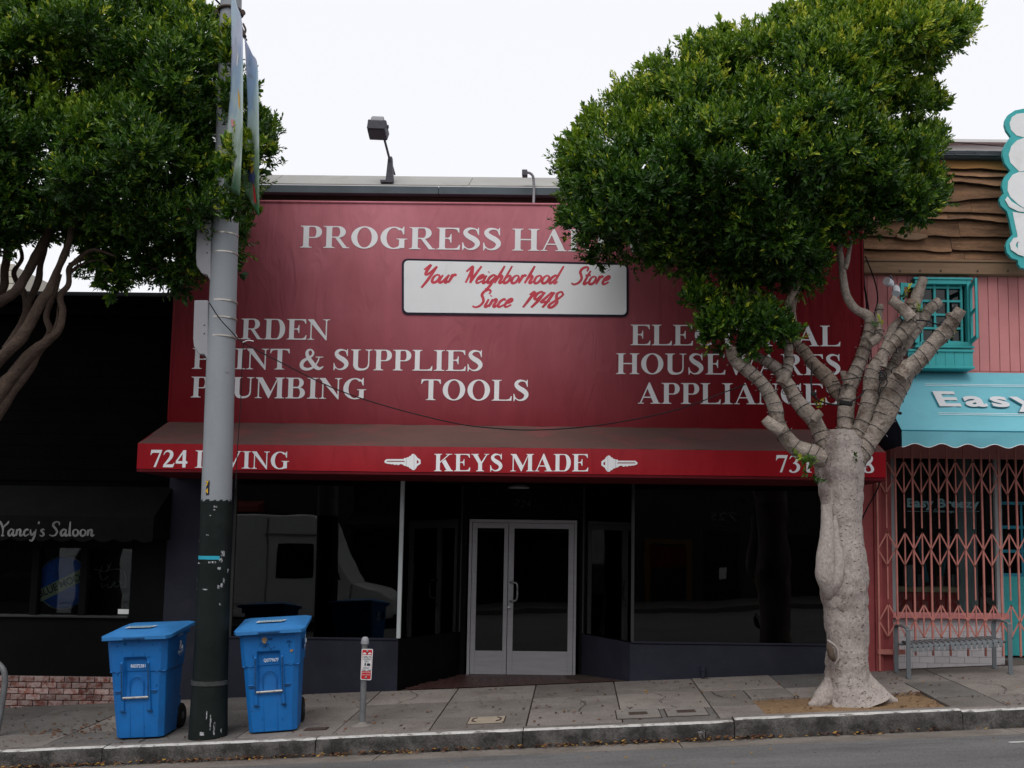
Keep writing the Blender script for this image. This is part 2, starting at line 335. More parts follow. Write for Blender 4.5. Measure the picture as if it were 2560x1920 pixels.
def bowl(x0, y0, y1, xr, th=150, tv=34):
    rx = xr-x0; ry = (y1-y0)/2; cy = (y0+y1)/2; k = .42
    xc = x0+rx*k
    o = [(x0, y1)]+[(xc+(rx*(1-k))*math.cos(a)**.9 if math.cos(a) > 0 else xc, cy+ry*math.sin(a)) for a in [math.pi/2-math.pi*i/18 for i in range(19)]]+[(x0, y0)]
    ix = rx*(1-k)-th; iy = ry-tv
    i_ = [(x0, y0+tv)]+[(xc+ix*max(0, math.cos(a)), cy+iy*math.sin(a)) for a in [-math.pi/2+math.pi*i/18 for i in range(19)]]+[(x0, y1-tv)]
    return [o+i_]
def diag(xb, xt, w): return [[(xb,0),(xb+w,0),(xt+w,H_),(xt,H_)]]
def beak(x, y, s=1, up=1): return [[(x, y), (x+18*s, y), (x+28*s, y-150*up), (x+4*s, y-150*up), (x-40*s, y-62*up), (x-130*s, y-34*up), (x-130*s, y)]]
def ringarc(cx, rx, ix, a0, a1, ry=345, iy=308, cy=338):
    o = arcp(cx, cy, rx, ry, a0, a1, 28); i = arcp(cx+(0), cy, ix, iy, a1, a0, 28); return [o+i]
GL = {
 'I': (389, lambda: stem(120, 270, 96)),
 'H': (778, lambda: stem(98, 248, 76)+stem(530, 680, 76)+[R_(240, 322, 540, 362)]),
 'E': (667, lambda: stem(98, 248, 78)+[R_(200, H_-36, 590, H_), R_(200, 0, 600, 36), R_(240, 330, 400, 366)]+beak(598, H_)+beak(618, 0, 1.05, -1)+[[(395,480),(418,480),(418,215),(395,215),(372,300),(330,328),(330,368),(372,396)]]),
 'L': (667, lambda: stem(98, 248, 78)+[R_(200, 0, 600, 36)]+beak(622, 0, 1.1, -1)),
 'T': (667, lambda: stem(258, 408, 80, t=0)+[R_(60, H_-36, 606, H_)]+beak(615, H_, 1, 1)+[[(51,H_),(33,H_),(23,H_-150),(47,H_-150),(91,H_-62),(181,H_-34),(181,H_)]]),
 'P': (611, lambda: stem(98, 248, 80)+bowl(230, 300, H_, 590)),
 'R': (722, lambda: stem(98, 248, 80)+bowl(230, 318, H_, 610)+[[(300,340),(430,340),(640,36),(715,20),(715,0),(545,0),(330,320)]]),
 'B': (667, lambda: stem(98, 248, 80)+bowl(230, 345, H_, 575, 135)+bowl(230, 0, 368, 622, 155)),
 'D': (722, lambda: stem(98, 248, 80)+bowl(230, 0, H_, 688, 165)),
 'O': (778, lambda: ringarc(389, 352, 192, -92, 92)+ringarc(389, 352, 192, 88, 272)),
 'C': (722, lambda: ringarc(390, 355, 195, 48, 312)+[[(640,H_+12),(662,H_+12),(662,445),(638,445),(590,560),(540,590),(600,620)], [(600,560),(560,640),(500,660),(520,600)], [(560,80),(660,130),(675,160),(655,170),(560,110)]]),
 'G': (778, lambda: ringarc(390, 355, 195, 48, 300)+[[(640,H_+12),(662,H_+12),(662,445),(638,445),(590,560),(540,590),(600,620)], R_(530, 30, 672, 300), [(460,320),(460,300),(520,288),(690,288),(748,300),(748,320)], [(672,300),(672,60),(560,20),(500,0),(480,30),(530,120)]]),
 'S': (556, lambda: ribbon([(468,560,20),(420,620,40),(330,655,46),(215,650,80),(130,580,110),(130,500,130),(210,415,150),(330,340,158),(420,255,150),(435,160,125),(370,65,85),(265,22,50),(170,35,36),(95,100,24)])+[[(455,H_+14),(475,H_+14),(480,460),(458,460),(425,560),(400,600),(440,640)], [(60,-14),(40,-14),(34,230),(58,230),(95,120),(120,80),(75,30)]]),
 'U': (722, lambda: [R_(98, 200, 248, H_)]+serif(98, 248, 80, 1)+[R_(565, 200, 605, H_)]+serif(565, 605, 90, 1)+ribbon([(173,240,150),(176,150,150),(225,55,115),(350,20,70),(480,42,60),(560,110,50),(585,220,42)])),
 'N': (722, lambda: [R_(98, 0, 138, H_), R_(578, -10, 618, H_)]+serif(98, 138, 90, 0)+serif(578, 618, 92, 1)+[[(12,H_),(190,H_),(618,70),(618,-14),(590,-14),(98,560),(12,H_-20)]]),
 'M': (944, lambda: [R_(98, 0, 138, H_)]+serif(98, 138, 88, 0)+stem(698, 848, 72)+[[(20,H_),(230,H_),(500,215),(440,0),(425,0),(110,600),(20,H_-20)], [(425,0),(450,0),(735,H_),(700,H_),(455,130)]]),
 'A': (722, lambda: [[(345,690),(375,690),(670,0),(498,0),(300,500),(325,560)], [(345,690),(375,660),(95,0),(55,0)], R_(160, 190, 560, 226), [(8,0),(8,20),(60,32),(120,32),(190,20),(190,0)], [(400,0),(400,20),(500,40),(640,40),(712,20),(712,0)]]),
 'V': (722, lambda: [[(60,H_),(232,H_),(420,190),(395,60),(380,-14),(345,-14)], [(345,-14),(382,-14),(660,H_),(615,H_),(380,110)], [(10,H_),(10,H_-20),(70,H_-36),(230,H_-36),(310,H_-20),(310,H_)], [(540,H_),(540,H_-20),(600,H_-32),(650,H_-32),(712,H_-20),(712,H_)]]),
 'W': (1000, lambda: [[(50,H_),(215,H_),(380,200),(352,60),(340,-14),(305,-14)], [(305,-14),(342,-14),(540,560),(500,600)], [(380,H_),(545,H_),(720,200),(690,60),(680,-14),(645,-14)], [(645,-14),(682,-14),(930,H_),(890,H_),(690,110)], [(6,H_),(6,H_-20),(60,H_-34),(600,H_-34),(625,H_-20),(625,H_)], [(820,H_),(820,H_-20),(880,H_-32),(920,H_-32),(994,H_-20),(994,H_)]]),
 'Y': (722, lambda: [R_(290, 30, 440, 330)]+serif(290, 440, 80, 0)+[[(60,H_),(236,H_),(420,350),(440,300),(290,300)], [(400,260),(440,300),(655,H_),(612,H_),(390,330)], [(15,H_),(15,H_-20),(70,H_-34),(230,H_-34),(312,H_-20),(312,H_)], [(520,H_),(520,H_-20),(590,H_-32),(650,H_-32),(705,H_-20),(705,H_)]]),
 'K': (778, lambda: stem(98, 248, 76)+[[(230,300),(262,330),(620,650),(565,650),(235,360)], [(320,370),(450,470),(690,60),(760,20),(760,0),(430,0),(430,20),(500,50)], [(470,H_),(470,H_-20),(560,H_-32),(640,H_-32),(720,H_-20),(720,H_)]]),
 '&': (833, lambda: ribbon([(690,400,26),(650,420,26),(640,330,40),(560,180,50),(440,60,70),(290,15,90),(150,60,110),(110,170,120),(170,290,110),(300,370,80),(430,460,70),(465,560,70),(410,645,50),(320,645,70),(270,560,100),(300,430,120),(430,240,135),(560,90,130),(680,40,90),(800,110,30)])+[[(540,430),(540,410),(600,400),(720,400),(790,410),(790,430)]]),
 '7': (500, lambda: [[(40,H_),(470,H_),(470,655),(250,0),(160,0),(370,560),(130,560),(75,530),(35,465),(18,465)]]),
 '2': (500, lambda: ribbon([(35,480,20),(90,590,50),(200,640,80),(320,590,120),(345,480,140),(290,350,120),(180,210,90),(70,90,50),(40,60,20)])+[[(20,30),(20,0),(420,0),(475,175),(450,175),(400,115),(110,108)]]),
 '4': (500, lambda: [R_(280, 0, 410, H_), R_(20, 150, 475, 250), [(20,250),(20,215),(75,215),(320,590),(320,H_),(300,H_)]]),
 '3': (500, lambda: ribbon([(40,520,16),(110,620,50),(230,645,70),(330,590,110),(330,480,110),(260,390,70),(180,350,30)])+ribbon([(190,365,30),(290,345,80),(375,260,125),(370,140,125),(280,40,80),(160,10,50),(60,40,50)])+[arcp(75,60,50,50,0,360,14)[:-1]]),
 '1': (500, lambda: [R_(190, 0, 320, H_), [(120,20),(120,0),(400,0),(400,20),(330,40),(180,40)], [(200,H_+10),(310,H_+10),(310,560),(180,570),(90,590),(90,560)]]),
 '0': (500, lambda: ringarc(250, 228, 92, -92, 92)+ringarc(250, 228, 92, 88, 272)),
 '8': (500, lambda: ribbon([(250,652,50),(370,600,100),(360,480,105),(250,370,120),(130,270,100),(95,150,110),(150,40,70),(260,12,44),(380,50,90),(410,150,115),(350,270,105),(240,365,110),(140,450,105),(110,560,100),(160,635,60),(250,652,50)])),
 '-': (333, lambda: [R_(30, 180, 300, 270)]),
 ' ': (250, lambda: []),
}
SK = {  # script skeletons, cap height 1
 'o': (.40, [[(.2,.47),(.06,.36),(.05,.12),(.16,.0),(.30,.08),(.33,.32),(.2,.47)]]),
 'u': (.42, [[(.04,.44),(.0,.14),(.08,.0),(.2,.1),(.32,.42)],[(.33,.46),(.30,.1),(.36,.0),(.44,.1)]]),
 'r': (.34, [[(.04,.34),(.09,.47),(.08,.2),(.06,.0)],[(.08,.3),(.18,.46),(.28,.40)]]),
 'n': (.42, [[(.05,.46),(.05,.2),(.03,.0)],[(.05,.24),(.18,.45),(.27,.36),(.25,.08),(.32,.0),(.42,.12)]]),
 'e': (.36, [[(.04,.2),(.2,.26),(.28,.38),(.2,.47),(.07,.34),(.04,.1),(.15,.0),(.34,.14)]]),
 'i': (.20, [[(.05,.45),(.03,.08),(.10,.0),(.2,.12)],[(.07,.62),(.09,.66)]]),
 'g': (.42, [[(.32,.4),(.2,.47),(.06,.32),(.05,.08),(.16,.02),(.32,.34)],[(.36,.46),(.30,-.05),(.2,-.35),(.10,-.34)]]),
 'h': (.42, [[(.12,1.0),(.08,.5),(.03,.0)],[(.05,.22),(.18,.44),(.27,.34),(.25,.08),(.32,.0),(.42,.12)]]),
 'b': (.38, [[(.08,1.0),(.05,.5),(.03,.12),(.12,.0),(.26,.1),(.28,.34),(.18,.44),(.08,.3)]]),
 'd': (.44, [[(.3,.38),(.2,.46),(.05,.3),(.05,.08),(.15,.0),(.3,.3)],[(.38,1.0),(.32,.3),(.30,.06),(.36,.0),(.44,.12)]]),
 't': (.27, [[(.12,.78),(.07,.1),(.14,.0),(.26,.12)],[(-.04,.5),(.24,.52)]]),
 'c': (.34, [[(.28,.36),(.2,.46),(.06,.32),(.04,.1),(.14,.0),(.34,.14)]]),
 'a': (.44, [[(.3,.38),(.2,.46),(.05,.3),(.05,.08),(.15,.0),(.3,.3)],[(.34,.45),(.30,.08),(.37,.0),(.45,.1)]]),
 's': (.32, [[(.26,.40),(.16,.47),(.07,.36),(.2,.2),(.22,.06),(.1,-.01),(.0,.08)]]),
 'l': (.2, [[(.08,1.0),(.06,.3),(.08,.03),(.18,.03)]]),
 'y': (.42, [[(.03,.46),(.06,.16),(.15,.06),(.28,.3)],[(.36,.46),(.28,-.05),(.14,-.34),(.0,-.26)]]),
 'F': (.46, [[(.14,.9),(.1,.0)],[(.02,.86),(.2,.96),(.5,.94)],[(.1,.5),(.34,.52)]]),
 'z': (.36, [[(.04,.44),(.3,.46),(.03,.02),(.34,.02)]]),
 'Y': (.52, [[(-.08,.72),(.1,.98),(.12,.98),(.08,.6),(.14,.44),(.28,.56),(.44,.9)],[(.46,.92),(.36,.2),(.24,-.3)]]),
 'N': (.62, [[(-.1,.66),(.1,.96),(.14,.6),(.14,.02)],[(.12,.95),(.26,.5),(.38,.0)],[(.38,.0),(.44,.5),(.54,.98)]]),
 'S': (.52, [[(.46,.74),(.46,.9),(.34,.99),(.16,.9),(.12,.7),(.26,.5),(.36,.28),(.28,.06),(.1,-.02),(-.08,.06)]]),
 '1': (.34, [[(.10,.78),(.24,.98),(.2,.5),(.14,.0)]]),
 '9': (.42, [[(.32,.86),(.2,.98),(.06,.84),(.06,.6),(.18,.5),(.32,.84)],[(.36,.96),(.28,.4),(.16,.0)]]),
 '4': (.44, [[(.26,.98),(.12,.6),(.04,.34),(.2,.36),(.40,.40)],[(.36,.96),(.30,.4),(.24,.0)]]),
 '8': (.44, [[(.34,.84),(.22,.99),(.08,.86),(.18,.56),(.30,.3),(.22,.04),(.08,.02),(.04,.2),(.2,.46),(.34,.72),(.36,.88)]]),
 'Ÿ': (.52, [[(-.04,1.0),(.08,.92),(.24,.5),(.24,.0)],[(.56,1.02),(.5,.86),(.36,.7),(.24,.5)],[(.16,.0),(.34,.0)]]),
 "'": (.12, [[(.06,1.0),(.04,.82)]]), ' ': (.26, []),
}
def serif_polys(text):
    x = 0; out = []
    for ch in text:
        wd, fn = GL[ch]
        for p in fn(): out.append([(x+a, b) for a, b in p])
        x += wd
    return out, x, H_
def script_polys(text, w=.12, slant=.42, wmin=.55, track=0):
    x = 0; out = []
    for ch in text:
        adv, ss = SK[ch]
        for s in ss:
            if len(s) < 2: continue
            n = len(s); pts = []
            for i, (a, b) in enumerate(s):
                k = wmin+(1-wmin)*math.sin(math.pi*min(1, max(0, (i+.35)/(n-.3))))
                pts.append((x+a+b*slant, b, w*k))
            out += ribbon(pts, 5)
        x += adv+track
    return out, x, 1.0
def in_poly(px, py, poly):
    r = np.zeros(len(px), bool); n = len(poly)
    for i in range(n):
        x1,y1 = poly[i]; x2,y2 = poly[(i+1)%n]
        if y1 == y2: continue
        c = ((y1 > py) != (y2 > py)) & (px < (x2-x1)*(py-y1)/(y2-y1)+x1); r ^= c
    return r
def flat_mesh(polys, fn, name, m, parent):       # union of the pieces as one clean sheet
    vs = []; fs = []; ed = []
    for p in polys:
        n = len(vs); q = [p[0]]
        for a in p[1:]:
            if math.hypot(a[0]-q[-1][0], a[1]-q[-1][1]) > 1e-6: q.append(a)
        vs += [Vector(a) for a in q]; fs.append(list(range(n, n+len(q))))
    for f in fs: ed += [(f[i-1], f[i]) for i in range(len(f))]
    r = delaunay_2d_cdt(vs, ed, [], 0, 1e-5)
    tri = [list(f) for f in r[2]]; P = np.array([(v.x, v.y) for v in r[0]]); ce = np.array([P[f].mean(0) for f in tri]); keep = np.zeros(len(tri), bool)
    for f in fs:
        q = [tuple(vs[i]) for i in f]; a = np.array(q); ok = (ce[:,0] >= a[:,0].min()) & (ce[:,0] <= a[:,0].max()) & (ce[:,1] >= a[:,1].min()) & (ce[:,1] <= a[:,1].max()) & ~keep
        if ok.any(): ii = np.where(ok)[0]; keep[ii] = in_poly(ce[ii,0], ce[ii,1], q)
    b = B(); b.v = [tuple(fn(v.x, v.y)) for v in r[0]]; b.f = [f for f, k in zip(tri, keep) if k]; b.m = [0]*len(b.f)
    return b.build(name, m, parent)
def text_line(kind, text, name, m, parent, P0, P1, cap, up=(0,0,1), nrm=(0,-1,0), lift=.004, **kw):
    """left end P0 and right end P1 of the baseline, cap height in metres"""
    polys, wd, hh = (serif_polys if kind == 'serif' else script_polys)(text, **kw)
    xs = [a for p in polys for a, b in p]; x0, x1 = min(xs), max(xs)
    P0, P1, up, nrm = Vector(P0), Vector(P1), Vector(up).normalized(), Vector(nrm)
    return flat_mesh(polys, lambda a, b: P0+(P1-P0)*((a-x0)/(x1-x0))+up*(b/hh*cap)+nrm*lift, name, m, parent)
def sans(text, name, m, parent, O, U, V, width=None, height=None, bold=0, space=1.0, lift=(0,0,0), thick=0, align='LEFT', mirror=False):
    """built-in font; O origin of baseline, U unit direction of writing, V unit up"""
    cu = bpy.data.curves.new('t', 'FONT'); cu.body = text; cu.size = 1; cu.offset = bold; cu.space_character = space; cu.resolution_u = 3; cu.align_x = 'LEFT'
    o = bpy.data.objects.new('t', cu); col.objects.link(o); bpy.context.view_layer.update()
    me = bpy.data.meshes.new_from_object(o.evaluated_get(bpy.context.evaluated_depsgraph_get()))
    bpy.data.objects.remove(o); bpy.data.curves.remove(cu)
    n = len(me.vertices); co = np.empty(n*3); me.vertices.foreach_get('co', co); co = co.reshape(-1, 3)
    x0, x1 = co[:,0].min(), co[:,0].max(); h = .73
    sy = (height/h) if height else None; sx = (width/(x1-x0)) if width else sy; sy = sy or sx
    U = Vector(U).normalized(); V = Vector(V).normalized(); O = Vector(O)+Vector(lift)
    if align == 'CENTER': O = O-U*(sx*(x1-x0)/2)
    off = wloc(parent) if parent else Vector((0,0,0))
    arr = np.array([O-off])+np.outer((co[:,0]-x0)*sx, np.array(U))+np.outer(co[:,1]*sy, np.array(V))
    me.vertices.foreach_set('co', arr.ravel()); me.materials.clear(); me.materials.append(m); me.update(); me.name = name
    o = bpy.data.objects.new(name, me); col.objects.link(o); o.parent = parent
    return o

# ================================================================== GROUND
gd = B(); gd.sheet([(x, y, .0535*max(-60, min(60, x))-.9) for x, y in ((-60,-300),(60,-300),(60,300),(-60,300))])
gd.sheet([(x, y, .0535*max(-60, min(60, x))-.9) for x, y in ((60,-300),(300,-300),(300,300),(60,300))]); gd.sheet([(x, y, .0535*max(-60, min(60, x))-.9) for x, y in ((-300,-300),(-60,-300),(-60,300),(-300,300))])
g = gd.build('ground', MT['far']); g['kind'] = 'structure'
XL, XR = -26.0, 24.0
rd = B()
for a, b_ in ((-3.2,-9.3),(-9.3,-9.41),(-9.41,-16.0)): rd.sheet([(XL,a,road(XL,a)),(XL,b_,road(XL,b_)),(XR,b_,road(XR,b_)),(XR,a,road(XR,a))])
o = rd.build('road', MT['asphalt']); o['kind'] = 'structure'
gu = struct('gutter'); js = [-26,-11.2,-8.1,-5.0,-1.95,1.05,4.35,7.4,24]
for a, b_ in zip(js[:-1], js[1:]):
    q = B(); q.hexa([(a+.006,-3.2,road(a,-3.2)-.1),(b_-.006,-3.2,road(b_,-3.2)-.1),(b_-.006,-2.74,road(b_,-2.74)-.1),(a+.006,-2.74,road(a,-2.74)-.1)],
                    [(a+.006,-3.2,road(a,-3.2)+.003),(b_-.006,-3.2,road(b_,-3.2)+.003),(b_-.006,-2.74,road(b_,-2.74)-.012),(a+.006,-2.74,road(a,-2.74)-.012)])
    q.build('gutter_section', MT['gutter'], gu)
mk = B(); mk.sheet([(4.02,-3.66,road(4.02,-3.66)+.004),(4.02,-3.60,road(4.02,-3.6)+.004),(5.6,-3.60,road(5.6,-3.6)+.004),(5.6,-3.66,road(5.6,-3.66)+.004)])
o = mk.build('road_marking', MT['kerbtop']); o['kind'] = 'structure'

sw = struct('sidewalk')
bd = B(); bd.sheet([(XL,0.3,G(XL,.3)-.03),(XL,-2.56,G(XL,-2.56)-.03),(XR,-2.56,G(XR,-2.56)-.03),(XR,.3,G(XR,.3)-.03)]); bd.build('slab_bedding', MT['joint'], sw)
PIT = (2.0, -2.55, 3.93, -1.53)
def sub(r, h):
    x0,y0,x1,y1 = r; a0,b0,a1,b1 = h
    if a0 >= x1-.01 or a1 <= x0+.01 or b0 >= y1-.01 or b1 <= y0+.01: return [r]
    out = []
    if a0 > x0: out.append((x0,y0,a0,y1))
    if a1 < x1: out.append((a1,y0,x1,y1))
    if b1 < y1: out.append((max(x0,a0),b1,min(x1,a1),y1))
    if b0 > y0+.01: out.append((max(x0,a0),y0,min(x1,a1),b0))
    return out
xs = [-26,-18,-14]+[k+.5 for k in range(-12, 9)]+[12,18,24]
tone = {}
for i in range(len(xs)-1):
    for y0, y1 in ((-.95,.0),(-1.92,-.95),(-2.55,-1.92)):
        for k, r in enumerate(sub((xs[i], y0, xs[i+1], y1), PIT)):
            a, c, b_, d = r; g_ = .007; rr = random.uniform(-.004,.004); e = [random.uniform(-.002,.003) for _ in range(4)]
            if y1 == 0: d += .0
            P = [(a+g_,c+g_),(b_-g_,c+g_),(b_-g_,d-(g_ if d < 0 else 0)),(a+g_,d-(g_ if d < 0 else 0))]
            q = B(); q.hexa([(x,y,G(x,y)-.12) for x,y in P], [(x,y,G(x,y)+rr+e[j]) for j,(x,y) in enumerate(P)])
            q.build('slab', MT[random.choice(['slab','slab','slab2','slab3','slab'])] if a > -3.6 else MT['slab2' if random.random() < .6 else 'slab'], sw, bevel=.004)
for pts in ([(.9,-.9),(1.05,-1.2),(.98,-1.5),(1.12,-1.9)],[(-2.1,-.1),(-1.95,-.5),(-2.12,-.95)],[(-.1,-1.0),(.12,-1.35),(.05,-1.88)],[(1.62,-1.0),(1.7,-1.4),(1.9,-1.6)],[(-5.2,-1.0),(-4.9,-1.3),(-5.0,-1.8)],[(3.6,-.3),(3.2,-.7),(3.3,-.94)],[(4.5,-1.0),(4.9,-1.4),(4.7,-1.9)]):
    q = B(); c_ = [(x+random.uniform(-.02,.02), y, 0) for x, y, _ in [tuple(p) for p in catmull([(a,b_,0) for a,b_ in pts],6)]]
    for x, y, _ in c_: wd = random.uniform(.002,.006); q.v += [(x-wd,y,G(x,y)+.0062),(x+wd,y,G(x,y)+.0062)]
    q.f = [[2*i,2*i+1,2*i+3,2*i+2] for i in range(len(c_)-1)]; q.m = [0]*len(q.f); q.build('crack', MT['joint'], sw)
so_ = B(); n = 26
for i in range(n+1):
    for j in range(14):
        x = PIT[0]+.01+(PIT[2]-PIT[0]-.02)*i/n; y = PIT[1]+.01+(PIT[3]-PIT[1]-.02)*j/13
        edge = min(1, min(i, n-i)/3, min(j+2, 13-j)/3)
        so_.v.append((x, y, G(x,y)-.022+.035*edge*max(0, 1-((x-3.05)**2+(y+2.0)**2)/.9)+.012*noise.noise(Vector((x*6,y*6,0)))))
so_.f = [[i*14+j,(i+1)*14+j,(i+1)*14+j+1,i*14+j+1] for i in range(n) for j in range(13)]; so_.m = [0]*len(so_.f)
o = so_.build('tree_pit_soil', MT['soil'], smooth=60); o['kind'] = 'structure'

kb = struct('kerb')
ks = [-26,-14,-10.2,-7.4,-4.78,-2.62,-.52,1.62,3.93,6.2,9,16,24]
for si, (a, b_) in enumerate(zip(ks[:-1], ks[1:])):
    q = B(); dz = {7:.022, 8:.008}.get(si, 0)+random.uniform(-.004,.004); dy = random.uniform(-.006,.004)
    n = max(3, int((min(b_, 9)-max(a, -9))*14)) if b_ > -9 and a < 9 else 3
    prof = [(-2.552,0),(-2.655,.0),(-2.705,-.001),(-2.735,-.009),(-2.75,-.028),(-2.754,-.075),(-2.757,-.12),(-2.762,-.2)]; m_ = len(prof)
    for i in range(n+1):
        x = a+.005+(b_-a-.01)*i/n
        for j, (y, z) in enumerate(prof):
            nn = noise.noise(Vector((x*5, j*.9, si)))*.010+noise.noise(Vector((x*22, j*1.7, 3)))*.006
            q.v.append((x, y+dy+(nn if j > 2 else 0), G(x,y)+z+dz*(1 if j < 7 else 0)+(nn*.5 if j in (3,4) else 0)))
    for i in range(n):
        for j in range(m_-1):
            q.f.append([i*m_+j,i*m_+j+1,(i+1)*m_+j+1,(i+1)*m_+j]); q.m.append(2 if j == 0 else (1 if j < 3 else 0))
    for e_ in (0, n): q.f.append([e_*m_+j for j in range(m_)]); q.m.append(0)
    q.build('kerb_section', [MT['kerbface'], MT['kerbtop'], MT['slab']], kb, smooth=50)

# utility covers set in the sidewalk
def cover(x0, x1, y0, y1, label, m, kind):
    t = thing('utility_cover', label, 'utility cover', ((x0+x1)/2, (y0+y1)/2, G((x0+x1)/2, (y0+y1)/2)), 'utility covers in the sidewalk')
    def pl(a, b_, c, d, z0, z1, nm, mm, **k):
        q = B(); P = [(a,c),(b_,c),(b_,d),(a,d)]; q.hexa([(x,y,G(x,y)+z0) for x,y in P], [(x,y,G(x,y)+z1) for x,y in P]); return q.build(nm, mm, t, **k)
    pl(x0,x1,y0,y1,-.02,.007,'rim', MT['joint']); pl(x0+.012,x1-.012,y0+.012,y1-.012,0,.011,'lid', m)
    cx, cy = (x0+x1)/2, (y0+y1)/2
    if kind == 0:
        p = pl(cx-.1,cx+.1,cy-.07,cy+.07,.008,.015,'iron_plate', MT['iron'])
        for k in range(4): pl(cx-.08,cx+.08,cy-.052+.03*k,cy-.04+.03*k,.012,.018,'iron_rib', MT['iron'])
    elif kind == 1:
        for s in (-1, 1):
            q = B(); q.tube([(cx+s*.11,cy-.1,G(cx+s*.11,cy-.1)+.014),(cx+s*.15,cy-.06,G(cx+s*.15,cy)+.014),(cx+s*.15,cy+.06,G(cx+s*.15,cy)+.014),(cx+s*.11,cy+.1,G(cx+s*.11,cy+.1)+.014)], .008, 6); q.build('lifting_bar', MT['iron'], t)
cover(.44,.92,-2.42,-1.93,'square concrete utility cover with iron plate, left of the two by the tree', MT['coverlid'], 0)
cover(.97,1.42,-2.40,-1.94,'square concrete utility cover with iron plate, right of the two by the tree', MT['coverlid'], 0)
cover(-1.14,-.74,-2.37,-2.0,'pale cream utility cover with two curved slots near the kerb', MT['coverlid2'], 1)
cover(-2.86,-2.62,-2.33,-2.2,'small rusty brown box lid left of the loading sign post', MT['iron'], 2)

# ================================================================== HARDWARE SHOP BUILDING
X0, X1 = -5.27, 3.675
shop = thing('shop_building', 'dark navy shop front with recessed glass doors under the big red awning', 'building', (-.8, 0, .04))
ZS = at(994,1598,0).z                            # sill
ZT = 2.70
def bx(a, b_, name, m, parent=shop, **k):
    q = B(); q.box(a, b_); return q.build(name, m, parent, **k)
bx((X0,.02,2.76),(X1+.03,9,6.55),'upper_wall',MT['navy'])
def zz(px, y, Y=0.0): return at(px, y, Y).z
za, zb, zc, zd = zz(900,438,.4), zz(900,460,-.14), zz(900,482,-.14), zz(900,505,-.02)
cj = [X0-.02,-4.15,-1.5,.6,2.3,X1+.02]
for a, b_ in zip(cj[:-1], cj[1:]):
    q = B(); q.prism([(a+.004,.42,za),(a+.004,-.14,zb),(a+.004,-.14,zb-.02),(a+.004,.42,za-.03)], (b_-a-.008,0,0)); q.build('coping_sheet', MT['coping'], shop)
for a, b_ in ((X0,-1.9),(-1.9,X1)): bx((a+.004,-.136,zc),(b_-.004,.1,zb-.022),'coping_fascia',MT['copingface'])
bz = [zd-.1, zd-.02, (zd-.02)*.5+zc*.5, zc]
for i in range(3): bx((X0,-.06+.02*i,bz[i]+.006),(X1,.02,bz[i+1]-.003),'fascia_board',MT['fascia'],bevel=.006)
bx((X0,.1,6.5),(X1+.02,9,zb-.04),'roof_parapet',MT['fascia'])
# bulkheads under the glass
A_, Bq, Cq, Dq = (-2.29,0), (-1.64,1.3), (.09,1.3), (.705,0)
def wall_seg(p, q_, z0, z1, th, name, m, parent=shop, **k):
    (xa, ya), (xb, yb) = p, q_; n = Vector((yb-ya, -(xb-xa), 0)).normalized()*-th
    z0a, z0b = (z0(xa,ya), z0(xb,yb)) if callable(z0) else (z0, z0)
    b = B(); b.hexa([(xa,ya,z0a),(xb,yb,z0b),(xb+n.x,yb+n.y,z0b),(xa+n.x,ya+n.y,z0a)], [(xa,ya,z1),(xb,yb,z1),(xb+n.x,yb+n.y,z1),(xa+n.x,ya+n.y,z1)]); return b.build(name, m, parent, **k)
gz = lambda x, y: G(x,y)-.12
wall_seg((-4.5,0),A_,gz,ZS,.12,'bulkhead',MT['navy'],bevel=.006); wall_seg(Dq,(3.70,0),gz,ZS-.02,.12,'bulkhead',MT['navy'],bevel=.006)
wall_seg(A_,Bq,gz,ZS,.12,'bulkhead',MT['black']); wall_seg(Cq,Dq,gz,ZS-.01,.12,'bulkhead',MT['navy'])
bx((X0-.08,-.02,-.6),(-4.5,.2,2.76),'pier',MT['navy'],bevel=.006)
for a, b_ in ((-4.5,-2.30),(.72,3.68)): bx((a,-.018,ZS-.012),(b_,.06,ZS+.012),'sill',MT['navy'],bevel=.003)
# posts
bx((-2.315,-.02,ZS+.012),(-2.265,.03,ZT),'mullion',MT['alubright'],bevel=.004)
bx((.715,-.02,ZS+.012),(.755,.03,ZT),'mullion',MT['mulldark'],bevel=.004)
bx((-1.68,1.25,ZS),(-1.64,1.30,ZT),'mullion',MT['mulldark'],bevel=.004); bx((.09,1.25,ZS),(.13,1.30,ZT),'mullion',MT['mulldark'],bevel=.004)
bx((-4.5,-.01,ZS+.012),(-4.46,.04,ZT),'mullion',MT['mulldark'],bevel=.004)
bx((3.62,-.02,ZS),(3.70,.2,ZT),'mullion',MT['mulldark'])
def pane(p, q_, z0, z1, name='pane', parent=shop, m=None): return wall_seg(p, q_, z0, z1, .008, name, m or MT['glass'], parent)
pane((-4.46,.01),(-2.315,.01),ZS+.012,ZT,'window_pane'); pane((.755,.01),(3.62,.01),ZS+.012,ZT,'window_pane')
pane((-2.275,.03),(-1.655,1.25),ZS+.01,ZT,'window_pane'); pane((.11,1.25),(.715,.03),ZS+.01,ZT,'window_pane')
